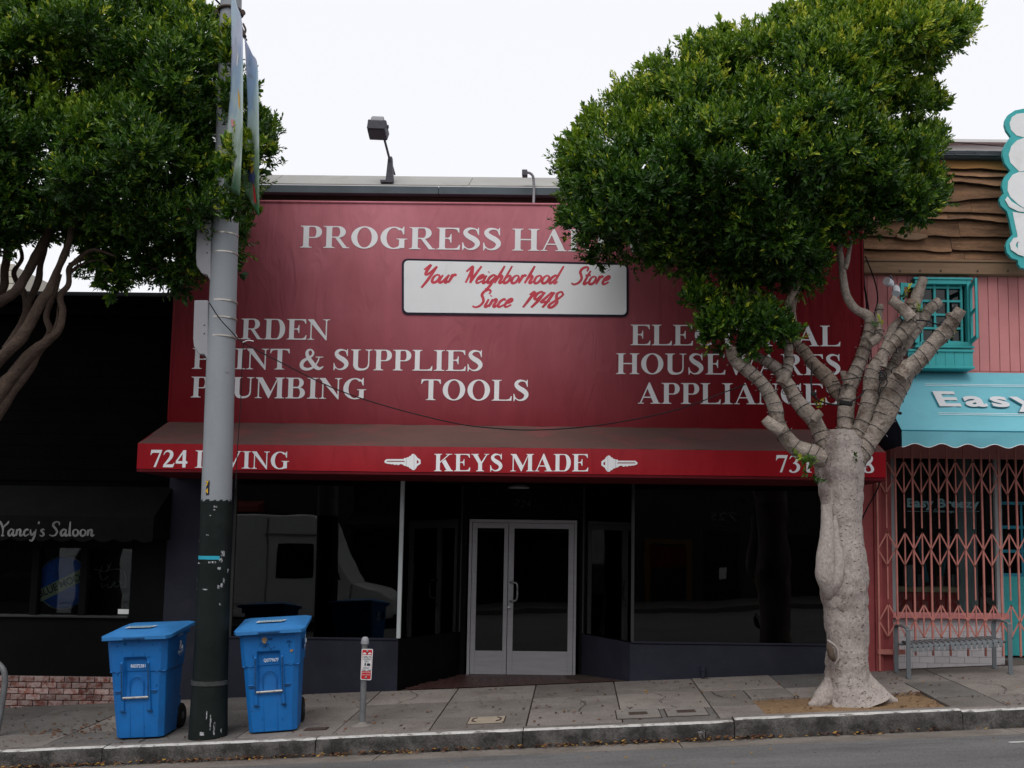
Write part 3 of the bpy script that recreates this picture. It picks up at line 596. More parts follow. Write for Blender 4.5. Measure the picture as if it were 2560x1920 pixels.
# recess ceiling, back wall, room
bx((-4.5,.0,ZT),(3.7,1.5,ZT+.05),'recess_ceiling',MT['black'])
bx((-1.70,1.30,-.3),(-1.57,1.42,ZT),'door_wall',MT['black']); bx((.05,1.30,-.3),(.15,1.42,ZT),'door_wall',MT['black'])
bx((-1.57,1.30,2.24),(.05,1.42,ZT),'transom_panel',MT['black'])
rm = B(); a0,a1,b0,b1,c0,c1 = X0+.02,3.66,.14,7.0,-.25,2.74
rm.sheet([(a0,b1,c0),(a1,b1,c0),(a1,b1,c1),(a0,b1,c1)]); rm.sheet([(a0,b0,c0),(a1,b0,c0),(a1,b1,c0),(a0,b1,c0)]); rm.sheet([(a0,b0,c1),(a1,b0,c1),(a1,b1,c1),(a0,b1,c1)])
rm.sheet([(a0,b0,c0),(a0,b1,c0),(a0,b1,c1),(a0,b0,c1)]); rm.sheet([(a1,b0,c0),(a1,b1,c0),(a1,b1,c1),(a1,b0,c1)]); rm.build('interior', MT['dark'], shop)
sans('724','door_number',MT['mulldark'],shop,at(1306,1268,1.29),(1,0,0),(.18,0,1),width=.225,height=.115,space=1.25,align='CENTER')
# door
dx = lambda px: at(px,1500,1.28).x
DZ0, DZ1 = .045, 2.215
dr = B()
for a, b_ in ((dx(1170),dx(1177)),(dx(1434),dx(1440.5))): dr.box((a,1.26,DZ0-.08),(b_,1.36,DZ1))
dr.box((dx(1177)+.001,1.26,DZ1-.045),(dx(1434)-.001,1.36,DZ1)); door = dr.build('door_frame', MT['alu'], shop, bevel=.003)
bx((dx(1168),1.22,-.03),(dx(1441),1.38,DZ0-.035),'threshold',MT['alu'],door,bevel=.003)
def leaf(pa, pb, ga, gb):
    a, b_, c, d = dx(pa), dx(pb), dx(ga), dx(gb); g0, g1 = zz(1306,1628,1.28), zz(1306,1321,1.28); z0, z1 = DZ0-.02, DZ1-.05
    q = B()
    q.box((a,1.275,z0),(c,1.325,z1)); q.box((d,1.275,z0),(b_,1.325,z1)); q.box((c+.0005,1.2755,z0),(d-.0005,1.3245,g0)); q.box((c+.0005,1.2755,g1),(d-.0005,1.3245,z1))
    L_ = q.build('door_leaf', MT['alu'], shop, bevel=.003)
    bx((c,1.296,g0),(d,1.304,g1),'door_pane',MT['glass'],L_); return L_
leaf(1178,1268,1190,1258); lw = leaf(1269.5,1433,1283,1420)
hx = dx(1275); hz0, hz1 = zz(1280,1503,1.2), zz(1280,1456,1.2)
q = B(); q.tube(catmull([(hx,1.275,hz1),(hx+.02,1.23,hz1),(hx+.085,1.215,hz1-.01),(hx+.105,1.21,hz1-.06),(hx+.105,1.21,hz0+.06),(hx+.085,1.215,hz0+.01),(hx+.02,1.23,hz0),(hx,1.275,hz0)],5),.013,10); q.build('door_handle', MT['chrome'], lw, smooth=60)
q = B(); q.lathe([(.024,0),(.024,.012),(.012,.016)],(dx(1272.5),1.276,zz(1272,1520,1.27)),14,Matrix.Rotation(math.pi/2,3,'X')); q.build('door_lock', MT['chrome'], lw, smooth=40)
# floor of the entry
ef = struct('entry_floor')
fl = B(); fl.sheet([(-2.25,.0,G(-2.25)+.004),(.68,0,G(.68)+.004),(.05,1.4,.03),(-1.62,1.4,.0)]); fl.build('floor_bed', MT['joint'], ef)
tl = B()
def floorz(x, y):
    t = min(1, y/1.3); return (G(x)+.006)*(1-t)+.02*t
y = .01
while y < 1.3:
    xl = -2.27+.65*y/1.3; xr = .68-.6*y/1.3; x = xl+random.random()*.1
    while x < xr-.02:
        x2 = min(xr, x+.118); dz = random.uniform(0,.0015); tl.sheet([(x,y,floorz(x,y)+.002+dz),(x2-.008,y,floorz(x2,y)+.002+dz),(x2-.008,y+.034,floorz(x2,y+.034)+.002+dz),(x,y+.034,floorz(x,y+.034)+.002+dz)]); x = x2
    y += .040
tl.build('floor_tiles', MT['entrytile'], ef, kind='stuff')
lp = B(); lp.lathe([(.02,.06),(.07,.055),(.13,.03),(.148,.008),(.14,0),(.05,-.004)],at(1297,1221,.6),28); o = lp.build('ceiling_lamp', MT['boxgrey'], smooth=40); tag(o,'round grey saucer lamp on the ceiling of the shop entry','lamp')
vp = B(); vx = at(1757,1690,-.03).x; vp.tube([(vx,-.05,G(vx)-.02),(vx,-.05,G(vx)+.13)],.028,12); vp.tube([(vx,-.05,G(vx)+.10),(vx,-.05,G(vx)+.16)],.038,12); o = vp.build('vent_pipe', MT['navy'], smooth=40); tag(o,'short navy pipe stub at the foot of the right bulkhead','pipe')

# ------------------------------------------------------------------ big red awning
AZ0, AZ1, AZS, AZV, AY, AV = 3.37, 6.30, 3.005, 2.70, -.35, -1.2
awn = thing('red_awning', 'huge faded red canvas awning with white lettering across the hardware shop front', 'awning', (-.8,-.35,2.7))
q = B(); nx, nz_ = 120, 40
for i in range(nx+1):
    for j in range(nz_+1):
        x = X0+(X1-X0)*i/nx; z = AZ0+(AZ1-AZ0)*j/nz_
        ed = min(1, j/3)*min(1, (nz_-j)/2)*min(1, i/2)*min(1, (nx-i)/2)
        q.v.append((x, AY+.0026*ed*noise.noise(Vector((x*2.3+z*.6, z*.5, 1))), z))
q.f = [[i*(nz_+1)+j,(i+1)*(nz_+1)+j,(i+1)*(nz_+1)+j+1,i*(nz_+1)+j+1] for i in range(nx) for j in range(nz_)]; q.m = [0]*len(q.f)
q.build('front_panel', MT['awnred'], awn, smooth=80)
q = B(); q.tube([(X0,AY,AZ1),(X1,AY,AZ1)],.018,8); q.tube([(X0,AY,AZ0+.01),(X0,AY,AZ1)],.016,8); q.tube([(X1,AY,AZ0+.01),(X1,AY,AZ1)],.016,8); q.build('piping', MT['awnred'], awn, smooth=60)
for x in (X0+.002, X1-.002):
    q = B(); q.prism([(x-.006,0,2.70),(x-.006,AV+.004,2.70),(x-.006,AV+.004,AZS),(x-.006,AY+.004,AZ0),(x-.006,AY+.004,AZ1),(x-.006,0,AZ1)],(.012,0,0)); q.build('side_panel', MT['awnred'], awn)
q = B(); q.sheet([(X0,AY+.01,AZ1-.01),(X1,AY+.01,AZ1-.01),(X1,0.0,AZ1+.05),(X0,0.0,AZ1+.05)]); q.build('top_panel', MT['awnred'], awn)
q = B(); nx = 150
for i in range(nx+1):
    x = X0+(X1-X0)*i/nx; rib = abs(((x-X0)/1.28) % 1-.5)*2
    for j in range(9):
        t = j/8; sag = .028*math.sin(math.pi*t)*(1-rib**3)
        q.v.append((x, AY+(AV-AY)*t, AZ0+(AZS-AZ0)*t-sag+.006*noise.noise(Vector((x*3,t*2,5)))))
q.f = [[i*9+j,i*9+j+1,(i+1)*9+j+1,(i+1)*9+j] for i in range(nx) for j in range(8)]; q.m = [0]*len(q.f)
q.build('slope_panel', MT['awnslope'], awn, smooth=80)
q = B(); nx = 110
for i in range(nx+1):
    x = X0+(X1-X0)*i/nx
    for j in range(5):
        t = j/4; q.v.append((x, AV-.002-.0028*math.sin(math.pi*t)*noise.noise(Vector((x*2,0,9))), AZS+(AZV-AZS)*t+.005*t*noise.noise(Vector((x*1.5,2,9)))))
q.f = [[i*5+j,i*5+j+1,(i+1)*5+j+1,(i+1)*5+j] for i in range(nx) for j in range(4)]; q.m = [0]*len(q.f)
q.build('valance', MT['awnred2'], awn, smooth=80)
q = B(); q.box((X0,AV+.004,2.665),(X1,-.02,2.695)); q.build('underside', MT['awnunder'], awn)
def aw(px, py): return at(px, py, AY-.001)
def av(px, py): return at(px, py, AV-.003)
cap1 = 57.5/S(AY); cap = 53/S(AY)
text_line('serif','PROGRESS','lettering',MT['white'],awn,aw(750,619),aw(1252,626),cap1)
text_line('serif','HARDWARE','lettering',MT['white'],awn,aw(1280,626.5),aw(1842,634),cap1)
text_line('serif','GARDEN','lettering',MT['white'],awn,aw(484,846.5),aw(824,850),cap)
text_line('serif','PAINT & SUPPLIES','lettering',MT['white'],awn,aw(480,922),aw(1206,928),cap)
text_line('serif','PLUMBING','lettering',MT['white'],awn,aw(477,993.5),aw(915,998),cap)
text_line('serif','TOOLS','lettering',MT['white'],awn,aw(1052,1000),aw(1321,1002.5),cap)
text_line('serif','ELECTRICAL','lettering',MT['white'],awn,aw(1576,863),aw(2101,866),cap)
text_line('serif','HOUSEWARES','lettering',MT['white'],awn,aw(1540,935),aw(2101,938),cap)
text_line('serif','APPLIANCES','lettering',MT['white'],awn,aw(1595,1009),aw(2101,1012),cap)
cv_ = 43.5/S(AV); 
text_line('serif','724 IRVING','lettering',MT['white'],awn,av(375,1167.5),av(722,1173),cv_)
text_line('serif','KEYS MADE','lettering',MT['white'],awn,av(1085,1178),av(1470.6,1178.5),cv_)
text_line('serif','731-2038','lettering',MT['white'],awn,av(1940,1181),av(2185,1182),cv_)
kp = [(290,470),(300,440),(370,385),(965,383),(970,350),(1045,345),(1075,328),(1128,320),(1160,278),(1205,270),(1235,225),(1262,205),(1300,205),(1345,225),(1390,272),(1420,325),(1540,410),(1545,545),(1420,630),(1395,690),(1370,720),(1345,755),(1300,765),(1250,760),(1215,715),(1160,700),(1130,655),(1075,648),(1045,620),(985,618),(930,575),(860,550),(770,600),(710,565),(650,592),(590,555),(530,572),(480,540),(450,562),(410,535),(380,540),(310,515)]
slot = [(362,478),(390,445),(970,445),(1005,480)]; hole = [(1412,415),(1475,455),(1475,515),(1412,545)]
def keymesh(conv, rev):
    vs = []; fs = []; ed = []
    for pl in (kp, slot, hole):
        if sum(pl[i-1][0]*-pl[i][1]+pl[i][0]*pl[i-1][1] for i in range(len(pl))) < 0: pl = pl[::-1]
        n = len(vs); vs += [Vector((a, -b)) for a, b in pl]; fs.append(list(range(n, n+len(pl))))
    r = delaunay_2d_cdt(vs, ed, fs, 0, 1e-4)
    b = B(); b.v = [tuple(conv(v.x, -v.y)) for v in r[0]]; b.f = [list(f) for f, og in zip(r[2], r[5]) if list(og) == [0]]; b.m = [0]*len(b.f); return b.build('key_emblem', MT['white'], awn)
k1 = lambda a, b: av(940+a/13.825, 1120+b/13.825)+Vector((0,-.004,0))
k2 = lambda a, b: av(1594-(a-290)/13.825, 1124+b/13.825)+Vector((0,-.004,0))
for kf in (k1, k2):
    keymesh(kf, 0)
    for xx in ((1050,348,615),(1318,215,750)):
        q = B(); q.sheet([kf(xx[0]-3,xx[1])+Vector((0,-.002,0)),kf(xx[0]+3,xx[1])+Vector((0,-.002,0)),kf(xx[0]+3,xx[2])+Vector((0,-.002,0)),kf(xx[0]-3,xx[2])+Vector((0,-.002,0))]); q.build('key_line', MT['signblack'], awn)
def rrect(c, r, n=6):
    (xa,ya),(xb,yb),(xc,yc),(xd,yd) = c; out = []
    P = [Vector(p) for p in c]
    for i in range(4):
        p, a, b_ = P[i], P[i-1], P[(i+1) % 4]; u = (a-p).normalized()*r; v = (b_-p).normalized()*r
        for k in range(n+1):
            t = k/n; out.append(p+u*(1-t)**2+v*t**2)
    return out
def px_poly(pts, conv, off): return [conv(p.x, p.y)+Vector((0,off,0)) for p in pts]
q = B(); q.prism(px_poly(rrect([(1005,647),(1571,658.5),(1571,793),(1005,787)],16), aw, -.006), (0,-.006,0)); sgn = q.build('sign_border', MT['signblack'], awn)
q = B(); q.prism(px_poly(rrect([(1010.5,652),(1566,664),(1566,787.5),(1010.5,781.5)],12), aw, -.0125), (0,-.004,0)); q.build('sign_panel', MT['signwhite'], awn)
text_line('script','Your','sign_script',MT['signred'],awn,aw(1052,707),aw(1143,708),46/S(AY),lift=.0175,w=.15)
text_line('script','Neighborhood','sign_script',MT['signred'],awn,aw(1162,708.5),aw(1411,709.5),45/S(AY),lift=.0175,w=.15)
text_line('script','Store','sign_script',MT['signred'],awn,aw(1427,711),aw(1527,712),45/S(AY),lift=.0175,w=.15)
text_line('script','Since','sign_script',MT['signred'],awn,aw(1180,768),aw(1284,768.5),45/S(AY),lift=.0175,w=.15)
text_line('script','1948','sign_script',MT['signred'],awn,aw(1305,769.5),aw(1411,770.5),42/S(AY),lift=.0175,w=.15)

# ------------------------------------------------------------------ roof fittings
fb = at(967,456,-.05); ft = at(961,348,-.25); fh = at(945,325,-.3); s = S(-.3)
fl_ = thing('floodlight', 'grey ribbed floodlight on a leaning arm above the shop parapet', 'floodlight', fb)
q = B(); q.prism([at(963,456,-.12),at(970,400,-.12)+Vector((0,0,.05)),at(979,400,-.12)+Vector((0,0,.05)),at(983,456,-.12)],(0,.08,0)); q.cbox(at(968,457,-.08),(.16,.14,.03)); q.build('base_bracket', MT['lampgrey'], fl_)
q = B(); q.tube([at(977,410,-.1),ft],.016,8); q.tube([at(979,408,-.06),at(987,437,.1)],.012,8); q.build('arm', MT['lampgrey'], fl_, smooth=60)
hd = B(); hw, hh2 = 24.5/s, 17/s
Mh = Matrix.Rotation(.03,3,'Y')@Matrix.Rotation(-.35,3,'X')
hd.hexa([fh+Mh@Vector(p) for p in ((-hw*.95,-.09,-hh2),(hw*.95,-.09,-hh2),(hw*.95,.1,-hh2),(-hw*.95,.1,-hh2))],[fh+Mh@Vector(p) for p in ((-hw,-.12,hh2*.72),(hw,-.12,hh2*.72),(hw,.14,hh2*.72),(-hw,.14,hh2*.72))]); hdo = hd.build('lamp_head', MT['lampgrey'], fl_, bevel=.012)
for k in range(11):
    q = B(); q.cbox(fh+Mh@Vector((0,-.115-.003*(k/11),-hh2*.9+k*hh2*1.5/10)),(hw*1.86,.02,.008),Mh); q.build('cooling_rib', MT['lampgrey'], hdo)
q = B(); q.cbox(fh+Mh@Vector((0,-.03,hh2*.85)),(hw*1.35,.2,.06),Mh); q.cbox(fh+Mh@Vector((0,-.03,hh2*1.2)),(hw*1.25,.16,.07),Mh); q.build('ballast_box', MT['boxgrey'], fl_, bevel=.01)
q = B(); q.tube([fh+Mh@Vector((-hw*1.1,-.02,hh2*.5)),fh+Mh@Vector((hw*1.1,-.02,hh2*.5))],.025,10); q.build('hinge_pin', MT['lampgrey'], fl_, smooth=50)
cl = thing('roof_lamp', 'small square lamp on a bent grey conduit at the parapet', 'lamp', at(1334,508,-.2))
q = B(); q.cbox(at(1312,434,-.25),(.07,.1,.08)); q.build('lamp_head', MT['lampgrey'], cl, bevel=.006)
q = B(); q.tube(catmull([at(1316,431,-.25),at(1325,433,-.22),at(1332,440,-.2),at(1334,452,-.18),at(1335,475,-.17),at(1334,508,-.2)],5),.018,8); q.build('conduit', MT['boxgrey'], cl, smooth=60)

# ================================================================== SALOON (left)
sal = thing('saloon_building', 'black painted saloon on the left with brick plinth and dark window', 'building', (-9,0,-.4))
SX0, SX1 = -15.0, X0-.02
bx((SX0,.14,-1.2),(SX1,8,zz(300,752)),'wall',MT['blackwall'],sal)
z = zz(200,1200)
for k in range(13):
    z1 = z+.155
    if z1 > zz(200,790): break
    q = B(); q.hexa([(SX0,.112,z),(SX1,.112,z),(SX1,.139,z),(SX0,.139,z)],[(SX0,.118,z1-.001),(SX1,.118,z1-.001),(SX1,.139,z1-.004),(SX0,.139,z1-.004)]); q.build('clapboard', MT['blackwall'], sal); z = z1
bx((SX0,-.10,zz(300,765)),(SX1,.14,zz(300,745)),'cornice',MT['blackwall'],sal,bevel=.01); bx((SX0,-.16,zz(300,745)),(SX1,.5,zz(300,738)),'roof_edge',MT['shingle'],sal)
bx((SX0,-.04,zz(300,790)),(SX1,.139,zz(300,765)-.004),'frieze',MT['blackwall'],sal,bevel=.01)
bx((SX0,.0,-1.2),(at(8,1600,0).x-3,.139,2.4),'front_wall',MT['black'],sal)
WL, WR, WZ0, WZ1 = at(-200,1450,0).x, at(326,1450,0).x, zz(160,1538), zz(160,1370)
zbk = zz(140,1690)
bx((WL-.2,0,zbk),(X0-.08,.139,WZ0-.03),'panel_below_window',MT['black'],sal,bevel=.004)
bx((WR,0,WZ0-.029),(X0-.08,.139,2.5),'wall_pier',MT['black'],sal); bx((WL-.2,0,WZ1),(WR-.001,.139,2.5),'wall_above_window',MT['black'],sal)
bx((WL-.05,-.05,WZ0-.028),(WR+.01,.138,WZ0),'window_sill',MT['mulldark'],sal,bevel=.005)
for a in (at(89,1450,.02).x, at(210,1450,.02).x, at(-40,1450,.02).x): bx((a-.045,-.01,WZ0),(a+.045,.08,WZ1),'window_mullion',MT['black'],sal,bevel=.006)
pane((WL,.05),(WR,.05),WZ0,WZ1,'window_pane',sal,MT['glassclear'])
rmm = B(); rmm.sheet([(WL-1,1.6,-1),(WR+.4,1.6,-1),(WR+.4,1.6,2.4),(WL-1,1.6,2.4)]); rmm.sheet([(WL-1,.139,WZ0-.3),(WR+.4,.139,WZ0-.3),(WR+.4,1.6,WZ0-.3),(WL-1,1.6,WZ0-.3)]); rmm.build('interior', MT['dark'], sal)
# plinth bricks
bzs = zbk; mb = B(); mb.box((SX0,-.0,-1.3),(-5.37,.14,zbk-.002)); mb.build('plinth_mortar', MT['mortar'], sal)
bb = B(); bb.cbox((0,0,0),(.186,.06,.066)); br0 = bb.build('brick', MT['brick'], sal, bevel=.006, local=True); first = True
for r in range(7):
    zc_ = zbk-.038-r*.0765; x = -7.75+(.098 if r % 2 else 0)
    while x < -5.44:
        if zc_+.03 > G(x+.1)-.03:
            wd = 1.0; loc = (x+.093, -.0+random.uniform(-.004,.003), zc_)
            if first: br0.location = Vector(loc)-wloc(sal); first = False
            else: copy_part(br0,'brick',loc,sal,rot=(0,random.uniform(-.01,.01),random.uniform(-.01,.01)))
        x += .196
# saloon canopy with lettering
sc_ = thing('saloon_awning','black fabric awning with scalloped hem lettered Yancy\'s Saloon over saloon window','awning',(-8,-.4,1.9))
cz0, cz1, cz2, cy = zz(150,1215), zz(150,1290,-.55), zz(150,1345,-.55), -.55
cx0, cx1 = SX0+4, at(405,1300,-.3).x
q = B(); q.prism([(cx0,0,cz0),(cx0,cy,cz1),(cx0,cy+.01,cz1-.012),(cx0,0,cz0-.012)],(cx1-cx0,0,0)); q.build('slope_panel', MT['saloonfab'], sc_)
q = B(); n = 240
for i in range(n+1):
    x = cx0+(cx1-cx0)*i/n; sc1 = abs(math.sin(math.pi*(x-cx0)/.26)); q.v += [(x,cy,cz1),(x,cy,cz2-.045*sc1)]
q.f = [[2*i,2*i+1,2*i+3,2*i+2] for i in range(n)]; q.m = [0]*n; q.build('valance', MT['saloonfab'], sc_)
q = B(); q.prism([(cx1-.006,0,cz0-.02),(cx1-.006,cy+.004,cz1-.014),(cx1-.006,cy+.004,cz2),(cx1-.006,0,cz2)],(.006,0,0)); q.build('side_panel', MT['saloonfab'], sc_)
ac = lambda px, py: at(px, py, cy-.002)
text_line('script',"Ÿancy's",'lettering',MT['saloontext'],sc_,ac(-6,1339),ac(112,1340),36/S(cy),w=.13,slant=.0,wmin=.35,track=.03)
text_line('script','Saloon','lettering',MT['saloontext'],sc_,ac(123,1339),ac(237,1340),35/S(cy),w=.14,slant=.0,wmin=.35,track=.03)
# signs hung inside the saloon window
bm = thing('round_beer_sign','round blue glowless beer sign with cream diagonal band in saloon window','sign',at(160,1455,.12))
c = at(160,1457,.12); r = 63/S(.12)
Mx = Matrix.Rotation(math.pi/2,3,'X')
q = B(); q.lathe([(r,0),(r,.02),(r*.97,.028)],c,48,Mx); q.build('disc', MT['bluemoon'], bm, smooth=40)
q = B(); q.tube([c+Vector((r*1.03*math.cos(a),-.02,r*1.03*math.sin(a))) for a in np.linspace(0,2*math.pi,49)],.007,6,caps=False); q.build('neon_ring', MT['saloontext'], bm, smooth=60)
U = Vector((math.cos(.42),0,math.sin(.42))); V = Vector((-math.sin(.42),0,math.cos(.42)))
q = B(); bc = c+Vector((0,-.034,-.02)); q.prism([bc-U*r*1.05-V*r*.30,bc+U*r*1.12-V*r*.16,bc+U*r*1.12+V*r*.30,bc-U*r*.95+V*r*.16],(0,-.008,0)); q.build('band', MT['creamband'], bm)
sans('BLUE MOON','sign_lettering',MT['ink'],bm,bc-U*r*.98-V*r*.13+Vector((0,-.012,0)),U,V,width=r*2.0,height=r*.30,bold=.012,space=.95)
be = thing('neon_bear','thin outline neon bear with antlers in the saloon window corner','neon sign',at(285,1440,.12))
for k, pl in enumerate(([(1465,900),(1480,880),(1550,890),(1640,850),(1760,845),(1840,890),(1865,970),(1860,1110),(1800,1115),(1790,1060),(1760,1010)],[(1470,900),(1490,960),(1510,1010),(1560,1000),(1600,950)],[(1500,1050),(1510,1120),(1540,1100),(1600,1060),(1590,1110),(1640,1120),(1700,1030),(1710,1040),(1690,1105),(1740,1110),(1770,1075)],[(1520,880),(1470,860),(1400,848)],[(1560,885),(1610,830),(1650,750)],[(1610,830),(1590,780)],[(1500,865),(1510,800)])):
    q = B(); q.tube([at(a/5.925,1280+b/5.925,.12) for a, b in pl],.006,6); q.build('neon_tube', MT['saloontext'], be, smooth=60)
cdv = at(309,1529,.04); q = B(); q.cbox(cdv,(28/S(0),.004,12/S(0))); o = q.build('window_card', MT['card']); tag(o,'small blank white card at the lower corner of the saloon window','card')
q = B(); q.cbox(at(68,1498,.3),(26/S(0),.2,68/S(0))); q.cbox(at(68,1462,.3),(22/S(0),.16,.02)); o = q.build('white_box', MT['boxgrey'], bevel=.01); tag(o,'pale grey box standing behind the left saloon pane','box')
kt = sans('KING OF BEERS','neon_lettering',MT['mulldark'],None,at(12,1443,.12),(1,0,.02),(0,0,1),width=.62,height=.06); tag(kt,'unlit neon letters reading king of beers in the saloon window','neon sign')
# pale house behind the saloon
hs_ = thing('pale_house','pale cream clapboard house wall far behind the saloon roof','house',(-16.4,10,3.6))
p0, p1 = at(-90,640,10), at(31,760,10)
q = B(); q.box((p0.x,10,-.8),(p1.x,16,at(20,665,10).z)); q.build('wall', MT['cream'], hs_)
z = 4.2
while z < at(20,665,10).z:
    q = B(); q.box((p0.x,9.97,z),(p1.x,9.999,z+.14)); q.build('clapboard', MT['cream'], hs_); z += .16

# ================================================================== FROZEN YOGURT SHOP (right)
YX0 = X1+.03; YX1 = 12.0
def ux(px, y=1000, Y=0.0): return at(px, y, Y).x
def uz(py, px=2360, Y=0.0): return at(px, py, Y).z
yo = thing('yogurt_shop', 'pink shop with rough wooden plank front and turquoise window to the right', 'building', (7,0,.4))
zb0, zb1 = uz(688), uz(659)
bx((YX0,.1,uz(870)),(ux(2288),8,uz(392)),'upper_wall',MT['pinkdark'],yo); bx((ux(2433),.1,uz(870)),(YX1,8,uz(392)),'upper_wall',MT['pinkdark'],yo); bx((ux(2288),.1,uz(700)),(ux(2433),8,uz(392)),'upper_wall',MT['pinkdark'],yo); bx((YX0,.1,uz(1118)),(YX1,8,uz(870)),'upper_wall',MT['pinkdark'],yo)
# live edge planks, lapped, each its own
ys = [398,428,439,464.5,502,533,556,592,627,658]
for i in range(len(ys)-1):
    zt, zb = uz(ys[i])+.02, uz(ys[i+1]); segs = [(YX0, ux(2380)+random.uniform(-.3,.5)), None]; segs[1] = (segs[0][1]+.004, YX1)
    if i in (0, 1, 3): segs = [(YX0, YX1)]
    for (a, b_) in segs:
        q = B(); n = int((b_-a)*9); ph = random.random()*10
        for k in range(n+1):
            x = a+(b_-a)*k/n; wv = .075*noise.noise(Vector((x*.9+ph, i*3, 0)))+.02*noise.noise(Vector((x*4+ph, i*3, 2)))
            zz_ = zb+wv*(1 if i < len(ys)-2 else .2); y1_ = -.004-.008*noise.noise(Vector((x*2,i,7)))
            q.v += [(x,.06,zt+.02),(x,.045,zt+.02),(x,y1_-.016,zz_+.006),(x,y1_-.012,zz_),(x,.06,zz_)]
        for k in range(n):
            for j in range(4): q.f.append([5*k+j,5*k+j+1,5*k+5+j+1,5*k+5+j]); q.m.append(1 if j in (2,3) else 0)
        q.f += [[0,1,2,3,4],[5*n+4,5*n+3,5*n+2,5*n+1,5*n]]; q.m += [1,1]
        q.build('plank', [MT['woodtop'] if i == 0 else MT['wood'], MT['woodedge']], yo, smooth=30)
# broken slab of bark lying proud of one plank
q = B(); c = at(2265,591,-.06); q.prism([c+Vector(p) for p in ((-.13,0,.03),(0,0,.05),(.17,0,.045),(.28,0,.02),(.3,0,-.01),(.15,0,-.045),(-.02,0,-.04),(-.12,0,-.01))],(0,.04,0)); q.build('split_plank_piece', MT['beam'], yo, bevel=.008)
bx((YX0,-.07,zb0),(YX1,.05,zb1),'beam',MT['beam'],yo,bevel=.008); bx((YX0,-.085,zb1+.002),(YX1,.04,zb1+.03),'beam_cap',MT['beam'],yo,bevel=.004)
for px in (2250, 2300, 2352, 2444, 2520):
    q = B(); q.lathe([(.013,0),(.013,.006),(.004,.008)],at(px,677,-.071),10,Matrix.Rotation(math.pi/2,3,'X')); q.build('bolt', MT['iron'], yo)
# shingled edge and the flashing strips
zr = uz(398)+.02
for r in range(3):
    x = YX0-.05+(.12 if r % 2 else 0)
    while x < 8.2:
        wd = random.uniform(.22,.34); q = B(); zt = zr+r*.038; q.hexa([(x,-.10+.035*r,zt),(x+wd-.008,-.10+.035*r,zt),(x+wd-.008,.1,zt+.01),(x,.1,zt+.01)],[(x,-.10+.035*r,zt+.016+random.uniform(-.003,.003)),(x+wd-.008,-.10+.035*r,zt+.016),(x+wd-.008,.1,zt+.03),(x,.1,zt+.03)])
        q.build('shingle', MT['shingle'], yo); x += wd
bx((YX0,-.07,zr-.02),(YX1,.1,zr-.002),'edge_board',MT['copingface'],yo)
wh = thing('white_house','white siding wall showing behind the shingled edge of the plank front','house',(9,3.5,5.4))
za_, zb_ = at(2450,357,3.5).z, at(2450,385,3.5).z
for k in range(3): q = B(); q.box((3.9,3.5+.01*k,zb_-.3+k*(za_-zb_+.3)/3),(14,3.7,zb_-.3+(k+1)*(za_-zb_+.3)/3-.012)); q.build('siding_board', MT['whiteside'], wh)
q = B(); q.box((3.85,3.42,za_-.02),(14,3.8,za_+.03)); q.build('eave', MT['whiteside'], wh)
q = B(); q.tube(catmull([(4,3.40,za_-.05),(5,3.40,za_-.12),(6.2,3.40,za_-.04),(7.5,3.40,za_-.11),(9,3.40,za_-.05)],6),.008,5); o = q.build('roof_wire', MT['cable']); tag(o,'thin wire sagging along the white siding above the planks','wire')
# pink boards
x = YX0+.01; zbot = uz(932)-.25; pb0 = B(); pb0.box((0,0,0),(.128,.03,1)); proto = None
while x < 8.0:
    z0 = uz(926)+.0 if x > ux(2310) else uz(1130)
    holes = [(z0, zb0)]
    if x+.12 > ux(2290)+.02 and x < ux(2431)-.02: holes = [(z0, uz(866)+.03), (uz(702)-.03, zb0)]
    if len(holes) == 2:
        copy_part(proto,'board',(x,.035,holes[1][0]),yo,scale=(1,1,zb0-holes[1][0])); copy_part(proto,'board',(x,.035,z0),yo,scale=(1,1,holes[0][1]-z0)); x += .1345; continue
    if proto is None:
        proto = pb0.build('board', MT['pink'], yo, bevel=.004, local=True); proto.location = Vector((x,.035,z0))-wloc(yo); proto.scale = (1,1,zb0-z0)
    else: copy_part(proto,'board',(x,.035,z0),yo,scale=(1,1,zb0-z0))
    x += .1345
bx((YX0,.03,uz(1145)),(8,.1,uz(926)-.004),'rail_board',MT['pink'],yo)
# turquoise window
W0, W1 = ux(2290), ux(2431); Z0, Z1 = uz(866), uz(702)
wf = B()
wf.box((W0-.0,-.05,Z0),(W0+.05,.10,Z1)); wf.box((W1-.055,-.05,Z0),(W1,.10,Z1)); wf.box((W0+.051,-.05,Z1-.055),(W1-.056,.10,Z1)); wf.box((W0+.051,-.06,Z0),(W1-.056,.10,Z0+.05))
wf.box((W0-.02,-.07,Z0-.03),(W1+.02,.03,Z0-.002)); wf.box((W0-.02,-.065,Z1+.002),(W1+.02,.03,Z1+.03))
win = wf.build('window', MT['teal'], yo, bevel=.004)
bx((W0+.05,.06,Z0+.05),(W1-.055,.068,Z1-.055),'pane',MT['glass'],win); bx((W0+.0,.28,Z0+.0),(W1-.055,.16,Z1-.055),'curtain',MT['dark'],win)
sa, sb = ux(2310), ux(2411)
for k in range(4):
    xx = sa+(sb-sa)*k/3; bx((xx-.014,.02,Z0+.05),(xx+.014,.055,Z1-.056),'muntin',MT['teal'],win)
for k in range(5):
    z_ = Z0+.065+(Z1-Z0-.15)*k/4; bx((sa,.022,z_-.014),(sb,.053,z_+.014),'muntin',MT['teal'],win)
